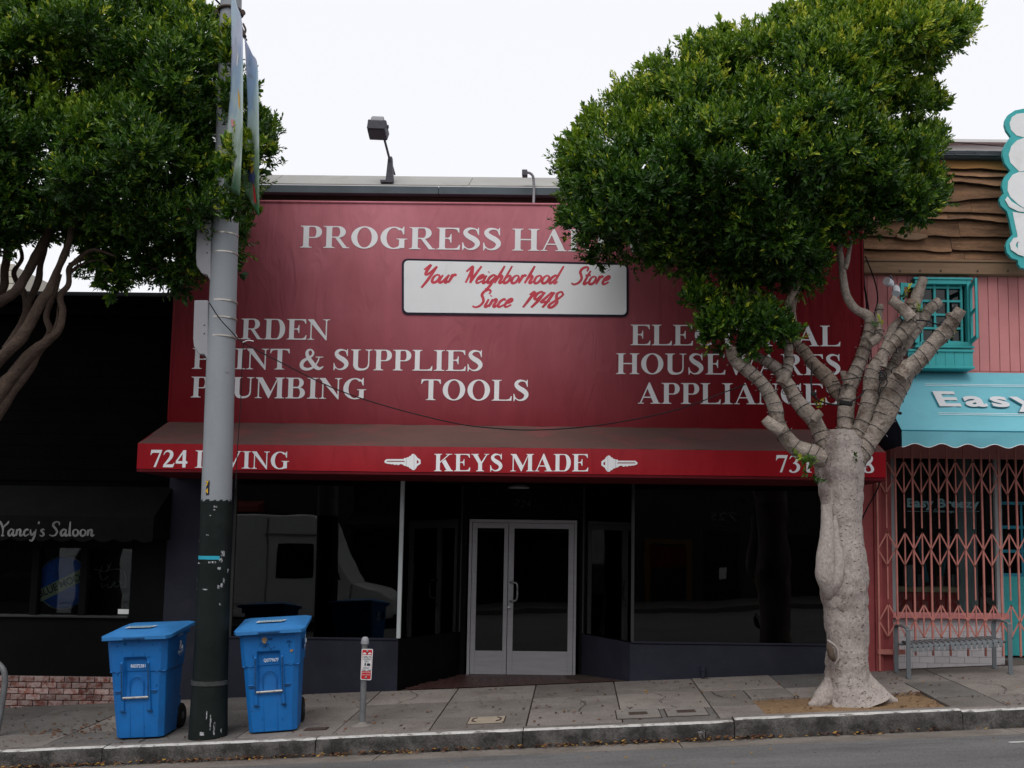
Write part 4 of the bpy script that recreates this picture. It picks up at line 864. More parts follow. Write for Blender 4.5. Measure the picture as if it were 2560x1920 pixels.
def shutter(xh, ang, w_, nm):
    q = B(); d = Vector((math.cos(ang), -math.sin(ang), 0)); n_ = Vector((-d.y, d.x, 0))*.03
    h0 = Vector((xh,-.055,Z0+.03))
    def bar(u0,u1,z0,z1):
        P = [h0+d*u0, h0+d*u1, h0+d*u1+n_, h0+d*u0+n_]; q.hexa([(p.x,p.y,z0) for p in P],[(p.x,p.y,z1) for p in P])
    zt = Z1-.07; bar(0,.05,Z0+.03,zt); bar(w_-.05,w_,Z0+.03,zt); bar(.051,w_-.051,Z0+.03,Z0+.08); bar(.051,w_-.051,zt-.05,zt); bar(.051,w_-.051,(Z0+zt)/2,(Z0+zt)/2+.03); return q.build(nm, MT['teal'], win)
shutter(W1-.03, math.radians(100), .36, 'casement'); shutter(W0+.02, math.radians(165), .26, 'casement')
# boards of the flower box
fx0, fx1 = ux(2270,900,-.25), ux(2433,900,-.25); fz0, fz1 = uz(916,2360,-.25), uz(874,2360,-.25)
bx((fx0,-.27,fz1-.03),(fx1+.01,-.0,fz1),'flower_box_rim',MT['teal'],yo,bevel=.004); bx((fx0-.01,-.28,fz0-.03),(fx1+.01,.0,fz0),'flower_box_foot',MT['teal'],yo,bevel=.004)
n = 7
for k in range(n): bx((fx0+(fx1-fx0)*k/n+.002,-.25,fz0+.001),(fx0+(fx1-fx0)*(k+1)/n-.002,-.235,fz1-.031),'flower_box_board',MT['teal'],yo)
bx((fx1-.02,-.234,fz0+.001),(fx1-.004,.02,fz1-.031),'flower_box_end',MT['teal'],yo)
# column and ground-floor front
cz = uz(1130)
cx_ = [ux(2150),ux(2178),ux(2196),ux(2224)]
bx((YX0,-.02,-.2),(cx_[1],.3,uz(1120)),'column',MT['pinkcol'],yo,bevel=.01); bx((cx_[1]+.002,-.05,-.2),(cx_[2],.3,uz(1120)),'column_moulding',MT['pinkcol'],yo,bevel=.01); bx((cx_[2]+.002,.0,-.2),(cx_[3]-.002,.3,uz(1120)),'column_reveal',MT['pinkcol'],yo,bevel=.004)
WY = .28; f0, f1, f2, f3 = ux(2222,1300,WY), ux(2240,1300,WY), ux(2486,1300,WY), ux(2503,1300,WY)
sz0, sz1 = uz(1546,2360,WY), uz(1531,2360,WY); tz = uz(1085,2360,WY)
bx((f0,WY-.03,sz1),(f1,WY+.1,tz),'window_post',MT['framewhite'],yo,bevel=.004); bx((f2,WY-.03,sz1),(f3,WY+.1,tz),'window_post',MT['framewhite'],yo,bevel=.004)
bx((f0-.02,WY-.09,sz0),(f3+.04,WY+.1,sz1-.002),'window_sill',MT['pink'],yo,bevel=.006)
pane((f1,WY+.02),(f2,WY+.02),sz1,tz,'window_pane',yo,MT['glassclear'])
bx((f0-.02,WY-.0,-.1),(f3,WY+.09,sz0-.002),'tile_backing',MT['grout'],yo)
tb = B(); tb.cbox((0,0,0),(.192,.012,.079)); t0 = None
zrow = sz0-.045; r = 0
while zrow > G(f3)-.1:
    x = f0-.02+(.1 if r % 2 else 0)
    while x < f3-.04:
        xe = min(x+.196, f3); loc = ((x+xe)/2, WY-.003, zrow)
        if t0 is None: t0 = tb.build('wall_tile', MT['tile'], yo, bevel=.003, local=True); t0.location = Vector(loc)-wloc(yo); t0.scale = ((xe-x-.004)/.192,1,1)
        else: copy_part(t0,'wall_tile',loc,yo,scale=((xe-x-.004)/.192,1,1))
        x = xe
    zrow -= .083; r += 1
# inside: counter, wall, boxes
bx((f1-.6,1.6,.2),(8.5,1.66,3.4),'back_wall',MT['dark'],yo); bx((f1-.6,WY+.1,tz),(8.5,1.66,tz+.05),'inside_ceiling',MT['dark'],yo); bx((f1-.6,WY+.11,.1),(8.5,1.66,.32),'inside_floor',MT['dark'],yo)
bx((f2-.35,WY+.35,.3),(f2-.10,WY+.5,tz-.01),'inside_pillar',MT['framewhite'],yo)
cz0_, cz1_, cz2_ = uz(1535,2360,.7), uz(1480,2360,.7), uz(1468,2360,.7)
for k in range(9): bx((f1-.1+k*.15,.70,cz0_-.2),(f1-.1+k*.15+.142,.72,cz1_),'counter_panel',MT['counter'],yo)
bx((f1-.1,.64,cz1_),(f2-.1,1.2,cz2_),'counter_top',MT['countertop'],yo,bevel=.004)
for px, w_, h_, m_ in ((2272,.14,.30,'boxgrey'),(2300,.1,.16,'lampgrey'),(2386,.11,.17,'boxgrey'),(2424,.13,.3,'boxgrey'),(2350,.05,.14,'pink')):
    xx = ux(px,1450,.9); q = B(); q.cbox((xx,.9,cz2_+h_/2),(w_,.12,h_)); o = q.build('carton', MT[m_], bevel=.006)
    tag(o, {2272:'tall pale carton at the left end of the red counter',2300:'small grey carton beside the tall one on the red counter',2386:'low pale carton near the middle of the red counter',2424:'tall pale carton at the right end of the red counter',2350:'thin pink cup on the red counter'}[px],'carton')
for k, (px, tilt) in enumerate(((2318,.12),(2350,-.12))): 
    q = B(); q.tube([at(px,1455,1.2)+Vector((0,0,0)),at(px-tilt*200,1340,1.2)],.03,6); o = q.build('chair_leg', MT['tealdeep']); tag(o,['blue leg of upturned stool on counter, leaning right','blue leg of upturned stool on counter, leaning left'][k],'stool leg')
sans('Easy Breezy','window_lettering',MT['teallet'],yo,at(2268,1267,WY+.01),(1,0,0),(0,0,1),width=(2448-2268)/S(WY),height=22/S(WY),bold=.035)
text_line('script','Frozen','window_lettering',MT['teallet'],yo,at(2332,1281,WY+.01),at(2362,1281,WY+.01),9/S(WY),w=.1)
text_line('script','yogurt','window_lettering',MT['teallet'],yo,at(2366,1281,WY+.01),at(2392,1281,WY+.01),8/S(WY),w=.1)
for a, b_ in ((2268,2328),(2396,2448)): bx((ux(a,1278,WY),WY+.0,uz(1278.5,a,WY)),(ux(b_,1278,WY),WY+.003,uz(1277.5,a,WY)),'lettering_rule',MT['teallet'],yo)
# turquoise door to the right
d0 = f3+.005; dz0 = G(d0+.3)+.05
bx((d0,.55,dz0),(d0+.07,.62,tz),'door_frame',MT['tealdeep'],yo); bx((d0+.071,.56,dz0),(d0+1.1,.60,uz(1437,2530,.55)),'door_lower_panel',MT['teal'],yo,bevel=.004)
for py in (1437,1378,1318,1258): bx((d0+.071,.555,uz(py,2530,.55)-.02),(d0+1.1,.605,uz(py,2530,.55)+.02),'door_rail',MT['tealdeep'],yo)
for k in range(4): bx((d0+.07+k*.3,.55,uz(1437,2530,.55)),(d0+.10+k*.3,.554,uz(1258,2530,.55)),'door_muntin',MT['tealdeep'],yo)
bx((d0+.07,.58,uz(1437,2530,.55)),(d0+1.1,.585,tz),'door_pane',MT['glass'],yo)
bx((d0,.2,-.1),(8,.8,dz0-.03),'door_step',MT['gutter'],yo)
# teal awning
ta = thing('teal_awning','turquoise fabric awning with scalloped hem and white Easy lettering over the gate','awning',(6,-.5,2.5))
TY, TB = -.01, -1.0; tx0, tx1 = at(2254,1075,TB).x, 9.0; tz0, tz1, tz2 = uz(931), at(2300,1076,TB).z, at(2300,1118,TB).z
def tp(px, t): # point on the slope under pixel column px at fraction t
    Y = TY+(TB-TY)*t; z = tz0+(tz1-tz0)*t; p = at(px, 1000, Y); return Vector((p.x, Y, z))
q = B(); n = 90
for i in range(n+1):
    x = tx0+(tx1-tx0)*i/n; rib = abs(((x-4.73)/1.5) % 1-.5)*2
    for j in range(7):
        t = j/6; q.v.append((x, TY+(TB-TY)*t, tz0+(tz1-tz0)*t-.03*math.sin(math.pi*t)*(1-rib**2.5)))
q.f = [[i*7+j,i*7+j+1,(i+1)*7+j+1,(i+1)*7+j] for i in range(n) for j in range(6)]; q.m = [0]*len(q.f); q.build('slope_panel', MT['tealawn'], ta, smooth=80)
q = B(); n = 300; ed = []
for i in range(n+1):
    x = tx0+(tx1-tx0)*i/n; sc1 = .5+.5*math.cos(2*math.pi*(x-tx0)/.322)
    for j in range(4): q.v.append((x, TB-.003-.018*(j/3)*noise.noise(Vector((x*3,j*.5,3))), tz1+(tz2+.045*(1-sc1)-tz1)*j/3))
    ed.append(Vector(q.v[-1]))
q.f = [[i*4+j,i*4+j+1,(i+1)*4+j+1,(i+1)*4+j] for i in range(n) for j in range(3)]; q.m = [0]*len(q.f); q.build('valance', MT['tealawn'], ta, smooth=80)
q = B(); q.tube(ed,.0045,5); q.build('white_hem', MT['card'], ta)
q = B(); q.tube([(tx0,TB-.004,tz1),(tx1,TB-.004,tz1)],.007,6); q.build('seam', MT['tealdeep'], ta)
q = B(); q.prism([(tx0,TY,tz0-.02),(tx0,TB+.01,tz1-.02),(tx0,TB+.01,tz2+.02),(tx0,TY,tz2+.02)],(.01,0,0)); q.build('side_panel', MT['navyfab'], ta)
Vs = (tp(2400,.1)-tp(2400,.9)); Vs = Vector((0,Vs.y,Vs.z)).normalized(); Nn = Vector((0,-Vs.z,Vs.y)); sl_len = math.hypot(TB-TY, tz1-tz0)
def easy(off, m, lift):
    o = tp(2348,.60)+Nn*lift+Vector(off)
    sans('Easy','lettering',m,ta,o,(1,0,0),Vs,width=1.27,height=.34,bold=.03,space=1.22); sans('Breezy','lettering',m,ta,o+Vector((1.44,0,0)),(1,0,0),Vs,width=1.86,height=.34,bold=.03,space=1.22)
easy((-.016,0,-.008),MT['tealshadow'],.004); easy((0,0,0),MT['easywhite'],.008)
for t in (.22,.245,.715,.74):
    a = tp(2312 if t < .5 else 2345, t); q = B(); q.prism([a+Nn*.004,a+Nn*.004-Vs*.007,Vector((tx1-.3,a.y,a.z))+Nn*.004-Vs*.007,Vector((tx1-.3,a.y,a.z))+Nn*.004],Nn*.001); q.build('lettering_rule', MT['white'], ta)
# ice cream sign
ic = thing('ice_cream_sign','white frozen yogurt swirl sign with turquoise outline standing proud of the planks','sign',at(2600,480,-.5))
out = [(433,113),(350,130),(290,170),(265,215),(260,260),(275,310),(315,365),(270,430),(245,480),(240,540),(262,610),(310,675),(262,725),(240,775),(235,820),(250,880),(222,905),(212,945),(225,990),(280,1040),(300,1110),(330,1250),(285,1300),(268,1350),(278,1410),(320,1460),(378,1480),(380,1515),(400,1545),(440,1556)]
inn = [(433,153),(370,160),(325,190),(303,245),(315,305),(365,355),(433,372)]; inn2 = [(433,378),(370,400),(320,450),(295,530),(310,600),(390,680),(433,676)]; inn3 = [(433,684),(390,684),(330,710),(290,770),(285,850),(310,910),(380,975),(433,1010)]; inn4 = [(262,935),(285,905),(320,950),(400,1000),(433,1015),(433,1046),(380,1040),(300,1000)]; inn5 = [(433,1060),(330,1045),(375,1260),(380,1420),(433,1440)]; inn6 = [(382,1272),(340,1280),(305,1330),(315,1385),(380,1430),(433,1447),(433,1390),(380,1380),(358,1350),(368,1320),(392,1310)]
def icp(p, Y): return at(2440+p[0]/3.608, 240+p[1]/3.608, Y)
def mir(L_): return L_+[(2*470-a, b) for a, b in L_[::-1]]
q = B(); q.prism([icp(p,-.45) for p in mir(out)],(0,.05,0)); q.build('sign_board', MT['teal'], ic)
for k, L_ in enumerate((inn,inn2,inn3,inn5)): q = B(); q.prism([icp(p,-.455) for p in mir(L_)],(0,.0045,0)); q.build('white_panel', MT['card'] if False else MT['signwhite'], ic)
for k, L_ in enumerate((inn4,inn6)):
    q = B(); q.prism([icp(p,-.462-.004*k) for p in L_],(0,.004,0)); q.build('white_panel', MT['signwhite'], ic)
q = B(); q.tube([icp((470,700),-.40),icp((470,700),.02)],.03,8); q.tube([icp((470,1200),-.40),icp((470,1200),.02)],.03,8); q.build('mounting_arm', MT['iron'], ic)
# twin white spotlights
sp_ = thing('spotlight_pair','pair of white bullet spotlights under the wooden beam','spotlight',at(2232,700,-.1))
q = B(); q.tube(catmull([at(2226,690,-.06),at(2230,700,-.12),at(2237,716,-.2)],4),.018,8); q.build('bracket', MT['lampgrey'], sp_, smooth=60)
for a, b_ in (((2231,712),(2216,702)),((2240,716),(2240,735))):
    q = B(); p, p2 = at(*a,-.2), at(*b_,-.3); q.tube([p,p*.7+p2*.3,p*.6+p2*.4,p2],[.028,.05,.052,.055],14); q.build('lamp', MT['lampwhite'], sp_, smooth=50)

# ------------------------------------------------------------------ pink folding security gate
gt = thing('folding_gate','pink steel folding security gate drawn across the yogurt shop front','gate',(6.0,-.06,.3))
GY = -.07; gz_ = lambda py: at(2400,py,GY).z
def flatbar(p, q_, w_, th, name):
    p, q_ = Vector(p), Vector(q_); d = (q_-p); L_ = d.length; d.normalize(); s_ = Vector((0,1,0)).cross(d).normalized()
    b = B(); h = s_*w_/2; t = Vector((0,th/2,0)); b.hexa([p-h-t,p+h-t,p+h+t,p-h+t],[q_-h-t,q_+h-t,q_+h+t,q_-h+t]); return b.build(name, MT['gate'], gt)
step = .2245; gx0 = at(2241,1380,GY).x
nodes = (1195,1374,1553); half = 40
k = -1; 
while True:
    xl = gx0+step*k
    if xl > 7.4: break
    if k == -1: xl = at(2195,1380,GY).x
    xm = (gx0+step*(k+1)+xl)/2 if k == -1 else xl+step/2; xr = gx0+step*(k+1)
    q = B(); top = gz_(1098); bot = gz_(1640) if k >= 0 else G(xl)+.01
    w_ = .022; q.box((xl-w_/2,GY-.012,bot),(xl+w_/2,GY+.012,top)); q.build('long_bar', MT['gate'], gt)
    q = B(); w_ = .016
    q.box((xm-w_/2,GY-.008,gz_(1595)),(xm+w_/2,GY+.008,gz_(1512))); q.box((xm-w_/2,GY-.009,gz_(1500)),(xm+w_/2,GY+.009,gz_(1333))); q.box((xm-w_/2,GY-.008,gz_(1322)),(xm+w_/2,GY+.008,gz_(1130)))
    q.build('short_bar', MT['gate'], gt)
    for py in nodes:
        zc_ = gz_(py); h = half/S(GY)
        for sgn_ in (1, -1):
            flatbar((xl,GY-.016*sgn_,zc_),(xm,GY-.016*sgn_,zc_+h*sgn_),.018,.005,'lattice_strap'); flatbar((xm,GY-.016*sgn_,zc_+h*sgn_),(xr,GY-.016*sgn_,zc_),.018,.005,'lattice_strap')
            q = B(); q.lathe([(.011,0),(.011,.006)],(xm,GY-.018,zc_+h*sgn_),8,Matrix.Rotation(math.pi/2,3,'X')); q.build('rivet', MT['rust'], gt)
    k += 1
bx((gx0-.3,GY-.04,gz_(1099)),(7.6,GY+.04,gz_(1090)),'top_track',MT['pinkcol'],gt); bx((at(2195,1620,GY).x,GY-.02,gz_(1638)),(at(2262,1620,GY).x,GY+.02,gz_(1626)),'bottom_rail',MT['gate'],gt)

# ------------------------------------------------------------------ bench
bn = thing('bench','grey metal backless bench with bent slats and arm loops by the pink gate','bench',(4.71,-.4,G(4.71,-.4)))
BX0, BX1, BYf, BYb = 4.085, 5.33, -.65, -.18
bz_ = lambda x: .30+.0535*(x-4.1)*0.0
zg = lambda x, y: G(x, y)
sh = .70+.0
zs0 = at(2271,1612,-.62).z; zs1 = at(2520,1598,-.62).z   # seat height left, right
def sz(x): return zs0+(zs1-zs0)*(x-BX0)/(BX1-BX0)
ns = 17
for i in range(ns):
    x = BX0+.06+(BX1-BX0-.12)*(i+.5)/ns; q = B(); w_ = .023; pr = [(-.16,-.02),(-.18,.0),(-.25,.012),(-.40,.006),(-.52,.008),(-.58,.0),(-.615,-.03),(-.625,-.085)]
    for j, (y, z) in enumerate(pr):
        for xx in (x-w_, x+w_): q.v += [(xx,y,sz(x)+z),(xx,y+.004,sz(x)+z-.007)]
    for j in range(len(pr)-1):
        a = 4*j; b_ = a+4; q.f += [[a,a+2,b_+2,b_],[a+1,b_+1,b_+3,a+3],[a,b_,b_+1,a+1],[a+2,a+3,b_+3,b_+2]]; q.m += [0]*4
    q.build('slat', MT['bench'], bn)
for y, z in ((-.22,-.03),(-.58,-.03)):
    q = B(); q.tube([(BX0+.02,y,sz(BX0)+z),(BX1-.02,y,sz(BX1)+z)],.018,8); q.build('seat_rail', MT['bench'], bn, smooth=60)
for x in (BX0, BX1):
    ah = .20
    pth = catmull([(x,BYf,zg(x,BYf)+.005),(x,BYf+.0,sz(x)-.05),(x,BYf+.005,sz(x)+ah-.05),(x,BYf+.04,sz(x)+ah),(x,BYb-.12,sz(x)+ah+.015),(x,BYb-.03,sz(x)+ah-.005),(x,BYb,sz(x)+ah-.06),(x,BYb,sz(x)-.05),(x,BYb+.01,zg(x,BYb)+.005)],6)
    q = B(); m_ = len(pth); w_ = .026
    for j, p in enumerate(pth):
        t = (pth[min(j+1,m_-1)]-pth[max(j-1,0)]); t = t/np.linalg.norm(t); nrm = np.array([0,-t[2],t[1]])*.009
        for xx in (-w_, w_): q.v += [(p[0]+xx,p[1]+nrm[1],p[2]+nrm[2]),(p[0]+xx,p[1]-nrm[1],p[2]-nrm[2])]
    for j in range(m_-1):
        a = 4*j; b_ = a+4; q.f += [[a,a+2,b_+2,b_],[a+1,b_+1,b_+3,a+3],[a,b_,b_+1,a+1],[a+2,a+3,b_+3,b_+2]]; q.m += [0]*4
    lg = q.build('leg_loop', MT['bench'], bn, smooth=50)
    for y in (BYf, BYb): 
        q = B(); q.cbox((x,y-.01,zg(x,y)+.006),(.06,.09,.012)); q.build('foot_plate', MT['bench'], lg)

# ================================================================== ACROSS THE STREET (seen mirrored in the glass)
op = thing('opposite_building','low dark stucco shops across the street mirrored in the shop windows','building',(0,-19,-.9))
MT['pr_yd'] = mat('frame_ochre',(.13,.075,.02),.7,.2)
def ox(a, b_, name, m, **k):
    q = B(); q.box(a, b_); return q.build(name, m, op, **k)
ox((-24,-27,-2.5),(-7.2,-19,4.6),'wall',MT['far']); ox((-7.2,-27,-2.5),(1.6,-19.2,5.2),'wall',MT['fardark']); ox((1.6,-27,-2.5),(22,-19,4.9),'wall',MT['far'])
for a, b_ in ((-20,-15),(-14,-9),(-6.6,-2.8),(-1.6,1.2),(6.2,11),(12,18)):
    ox((a,-19.0,-.1),(b_,-18.96,2.3),'shop_window',MT['fardark'])
ox((2.2,-18.99,-1.0),(3.7,-18.9,2.1),'yellow_frame',MT['pr_yd']); ox((2.4,-18.9,-.5),(3.5,-18.88,1.95),'frame_panel',MT['fardark']); ox((2.4,-18.88,1.3),(3.5,-18.87,1.9),'frame_header',MT['awnunder'])
ox((4.1,-18.99,-1.0),(5.2,-18.94,2.4),'door',MT['fardark']); ox((4.5,-18.94,.9),(4.75,-18.93,1.3),'paper_notice',MT['card'])
sans('725','door_number',MT['saloontext'],op,(5.1,-18.9,2.75),(-1,0,0),(0,0,1),width=.85,height=.26)
q = B(); q.prism([(-7.2,-19,2.9),(-7.2,-17.8,2.5),(-7.2,-17.8,2.3),(-7.2,-19,2.3)],(8.6,0,0)); q.build('canopy', MT['fardark'], op)
q = B(); q.prism([(-24,-19,3.2),(-24,-18.2,3.0),(-24,-18.2,2.8),(-24,-19,2.8)],(14,0,0)); q.build('canopy', MT['pinkcol'], op)
os_ = B(); os_.sheet([(XL,-16.0,road(XL,-16)+.15),(XR,-16.0,road(XR,-16)+.15),(XR,-19,road(XR,-16)+.2),(XL,-19,road(XL,-16)+.2)][::-1]); os_.sheet([(XL,-16.0,road(XL,-16)-.05),(XR,-16.0,road(XR,-16)-.05),(XR,-16,road(XR,-16)+.15),(XL,-16,road(XL,-16)+.15)]); o = os_.build('far_sidewalk', MT['slab']); o['kind'] = 'structure'
# white step van parked across the street
vn = thing('parked_van','white step van parked across the street, mirrored in the left shop window','van',(-9,-15,-.9))
vg = road(-9,-15); VY0, VY1 = -16.0, -13.95
def vb(pr, x0_, name, m, y0=VY0, y1=VY1, **k):
    q = B(); q.prism([(x, y0, z) for x, z in pr], (0, y1-y0, 0)); return q.build(name, m, vn, **k)
body = vb([(-14,vg+.5),(-6.15,vg+.5),(-6.05,.82),(-6.75,2.0),(-6.95,2.5),(-7.2,2.6),(-14,2.6)],0,'body',MT['vanwhite'],bevel=.05)
vb([(-6.149,vg+.5),(-4.95,vg+.5),(-4.85,.05),(-4.95,.42),(-5.3,.62),(-6.05,.80)],0,'hood',MT['vanwhite'],VY0+.15,VY1-.12,bevel=.06)
vb([(-6.20,.98),(-6.14,.90),(-6.72,1.95),(-6.80,1.95)],0,'windshield',MT['glass'],VY0+.2,VY1-.15)
vb([(-8.05,.92),(-7.1,.92),(-7.1,1.84),(-8.05,1.84)],0,'side_window',MT['black'],VY1,VY1+.015,bevel=.02); vb([(-6.9,.92),(-6.35,.92),(-6.75,1.84),(-6.95,1.84)],0,'side_window',MT['black'],VY1,VY1+.015)
vb([(-8.4,2.05),(-6.95,2.05),(-6.95,2.09),(-8.4,2.09)],0,'rain_gutter',MT['boxgrey'],VY1,VY1+.04); vb([(-13.9,.22),(-8.6,.22),(-8.6,.36),(-13.9,.36)],0,'side_moulding',MT['vanwhite'],VY1,VY1+.04)
vb([(-8.36,vg+.5),(-8.32,vg+.5),(-8.32,2.5),(-8.36,2.5)],0,'door_seam',MT['boxgrey'],VY1,VY1+.012)
vb([(-4.9,-.25),(-4.84,-.25),(-4.84,.3),(-4.9,.3)],0,'grille',MT['black'],VY0+.5,VY1-.5); vb([(-4.9,vg+.42),(-4.7,vg+.42),(-4.7,vg+.62),(-4.9,vg+.62)],0,'bumper',MT['black'])
for y in (VY0+.3, VY1-.3):
    q = B(); q.lathe([(.1,0),(.1,.05)],(-4.92,y,.12),16,Matrix.Rotation(math.pi/2,3,'Y')); q.build('headlight', MT['lampwhite'], vn)
for x in (-5.6,-12):
    for y in (VY0+.15, VY1-.12):
        q = B(); q.lathe([(.2,-.12),(.37,-.12),(.4,-.08),(.4,.08),(.37,.12),(.2,.12)],(x,y,road(x,-15)+.4),24,Matrix.Rotation(math.pi/2,3,'X')); wh_ = q.build('wheel', MT['rubber'], vn, smooth=40)
        q = B(); q.lathe([(.05,-.09),(.2,-.11),(.2,.11),(.05,.09)],(x,y,road(x,-15)+.4),16,Matrix.Rotation(math.pi/2,3,'X')); q.build('rim', MT['boxgrey'], wh_, smooth=40)
q = B(); q.tube([(-6.9,VY1+.02,1.85),(-6.85,VY1+.22,1.7),(-6.85,VY1+.22,1.0),(-6.9,VY1+.02,.9)],.015,6); mr_ = q.build('mirror_arm', MT['chrome'], vn); q = B(); q.cbox((-6.83,VY1+.22,1.45),(.05,.18,.36)); q.build('mirror', MT['boxgrey'], mr_, bevel=.01)

# ================================================================== STREET POLE
PYY = -2.40
pl_ = thing('street_pole','tall grey steel pole with dark painted foot between the two blue bins','pole',(-3.85,PYY,G(-3.85,PYY)))
def pp(px, py): return at(px, py, PYY)
prof = [(578,-120,50),(578,0,53),(572,250,58),(566,500,63),(552,900,69),(546,1100,71.5),(541,1255,73)]
q = B(); q.tube([pp(a,b) for a,b,c in prof],[c/2/S(PYY) for a,b,c in prof],32,caps=False); q.build('shaft', MT['pole'], pl_, smooth=60)
prof2 = [(541,1254,75),(539.5,1330,76),(534,1480,78),(528,1640,81),(525.5,1700,83)]
q = B(); rr = []
q.tube([pp(a,b) for a,b,c in prof2],[c/2/S(PYY) for a,b,c in prof2],32)
q.build('dark_sleeve', MT['polebase'], pl_, smooth=60)
# ragged top edge of the dark paint
for k in range(15):
    A = math.pi+math.pi*(k+.5)/15; c = pp(541,1256); r = 38/S(PYY); hgt = random.uniform(.004,.035)
    q = B(); q.sheet([c+Vector((r*math.cos(a),r*math.sin(a),z)) for a, z in ((A-.12,-.02),(A+.12,-.02),(A+.10,hgt),(A-.10,hgt*random.random()))]); q.build('paint_edge', MT['polebase'], pl_)
q = B(); q.tube([pp(525.5,1699),pp(525,1710)],[.190,.190],32); q.build('collar', MT['polecollar'], pl_, smooth=40)
gb = G(-3.85,PYY)-.02; b0 = pp(520,1840); q = B(); q.tube([pp(525,1709),pp(523,1760),Vector((b0.x,PYY,gb))],[.180,.186,.197],32); q.build('base_cover', MT['polebase'], pl_, smooth=50)
for py in (551,589,636,756,798,844,146):
    cx = 566+(500-py)*.028 if py < 900 else 552; c = pp(cx,py); r = (63-(500-py)*.016)/2/S(PYY)
    q = B(); q.tube([c+Vector((0,0,-.008)),c+Vector((0,0,.008))],[r+.003,r+.003],32); q.build('steel_strap', MT['strap'], pl_, smooth=40)
def scuff(px, py, w_, h_, m, name, rad):
    c = pp(px_c(py), py); ax = (px-px_c(py))/S(PYY)/rad; a0 = math.asin(max(-.97, min(.97, ax))); pts = []
    n = 5; dv = w_/2/S(PYY)/rad
    q = B()
    for i in range(n+1):
        a = a0-dv+2*dv*i/n; e1, e2 = (random.uniform(-.3,.3) for _ in range(2)); 
        for s_, e in ((-1,e1),(1,e2)): q.v.append(c+Vector(((rad+.003)*math.sin(a),-(rad+.003)*math.cos(a),s_*h_/2/S(PYY)*(1+(e if m is not MT['cyan'] and m is not MT['ink'] else e*.15)))))
    q.f = [[2*i,2*i+2,2*i+3,2*i+1] for i in range(n)]; q.m = [0]*n; q.build(name, m, pl_)
def px_c(py): return np.interp(py, [0,500,900,1255,1480,1700,1840],[578,566,552,541,534,525.5,521])
scuff(531,1394,62,9,MT['cyan'],'cyan_tape',.167)
for px, py, w_, h_ in ((566,1384,10,14),(562,1400,9,9),(559,1420,8,6),(573,1425,4,10),(563,1462,7,9),(557,1466,5,8),(567,1450,5,12),(500,1450,5,4),(500,1471,6,4),(560,1508,5,6),(533,1338,6,3),(540,1290,4,3),(549,1276,5,4),(508,1353,4,3),(552,1268,8,4),(527,1472,14,3),(544,1405,18,4),(508,1408,12,4)):
    scuff(px, py, w_, h_, MT['polescuff'], 'paper_scrap', .166)
for px, py, w_, h_ in ((541,1800,3,34),(548,1815,4,30),(522,1826,10,8),(533,1780,2,18),(560,1822,4,10),(506,1832,8,5)):
    scuff(px, py, w_, h_, MT['polescuff'], 'paint_scuff', .192)
scuff(532.5,1222,9,36,MT['ink'],'number_plate',.155)
c = pp(532.5,1222)+Vector((0,-.159,0))
for ch, dy_ in (('7',.022),('4',-.055)): sans(ch,'pole_number',MT['yellow'],pl_,c+Vector((-.006,-.003,dy_)),(1,.12,0),(0,0,1),width=.027,height=.052,bold=.03,align='CENTER')
for px, py in ((572,1170),(571,1206),(577,930)): scuff(px, py, 8, 10, MT['boxgrey'], 'paint_patch', .152)
# equipment housings strapped to the pole
def housing(x0, x1, y0, y1, yb, label):
    t = thing('pole_housing', label, 'equipment housing', at((x0+x1)/2,(y0+y1)/2,PYY), 'grey housings strapped to the pole')
    P = [(x0,y0),(x1-2,y0),(x1,y0+4),(x1,y1),(x1-10,y1-18),(x0+(x1-x0)*.35,yb+28),(x0-1,yb+8),(x0-3,yb-12)]
    q = B(); q.prism([at(a,b,PYY-.10) for a,b in P],(0,.2,0)); q.build('case', MT['boxgrey'], t, bevel=.012)
    q = B(); q.box(tuple(at(x1,y1-10,PYY-.06)), tuple(at(x1+7,y0+14,PYY+.06))); q.build('mounting_channel', MT['cable'], t)
    for yy in (yb-45, yb-24):
        q = B(); q.lathe([(.008,0),(.008,.004)],at(x1-9,yy,PYY-.1),8,Matrix.Rotation(math.pi/2,3,'X')); q.build('screw', MT['iron'], t)
housing(492,527,548,705,656,'upper grey equipment housing on the pole, half hidden by the leaves')
housing(485,520,750,904,858,'lower grey equipment housing on the pole beside the garden lettering')
# ring clamp and span wires
rc = thing('wire_clamp','dark steel ring clamp with eye bolts near the top of the pole','clamp',pp(577,30))
c = pp(577,30); r = 30/S(PYY)
q = B(); q.tube([c+Vector((r*math.cos(a),r*math.sin(a),-.004*math.sin(a))) for a in np.linspace(0,2*math.pi,33)],.016,8,caps=False); q.build('ring', MT['iron'], rc, smooth=60)
for sx in (-1, 1):
    q = B(); q.tube([c+Vector((sx*r,-.03,-.03)),c+Vector((sx*(r+.03),-.05,-.03))],.032,10); q.build('eye_bolt', MT['iron'], rc, smooth=60)
def cable(name, pts, r, label, cat='cable', m='cable', sides=6):
    q = B(); q.tube(catmull(pts, 6), r, sides); o = q.build(name, MT[m], smooth=60); return tag(o, label, cat)
cable('span_wire',[pp(566,22),pp(540,0),pp(500,-40)+Vector((0,-.3,0)),pp(300,-240)+Vector((0,-1.2,0))],.012,'span wire running up left from the pole ring')
cable('span_wire',[pp(548,40),pp(505,46)+Vector((0,.1,0)),pp(380,60)+Vector((0,.4,0))],.008,'thin double span wire entering the left tree crown beside the pole')
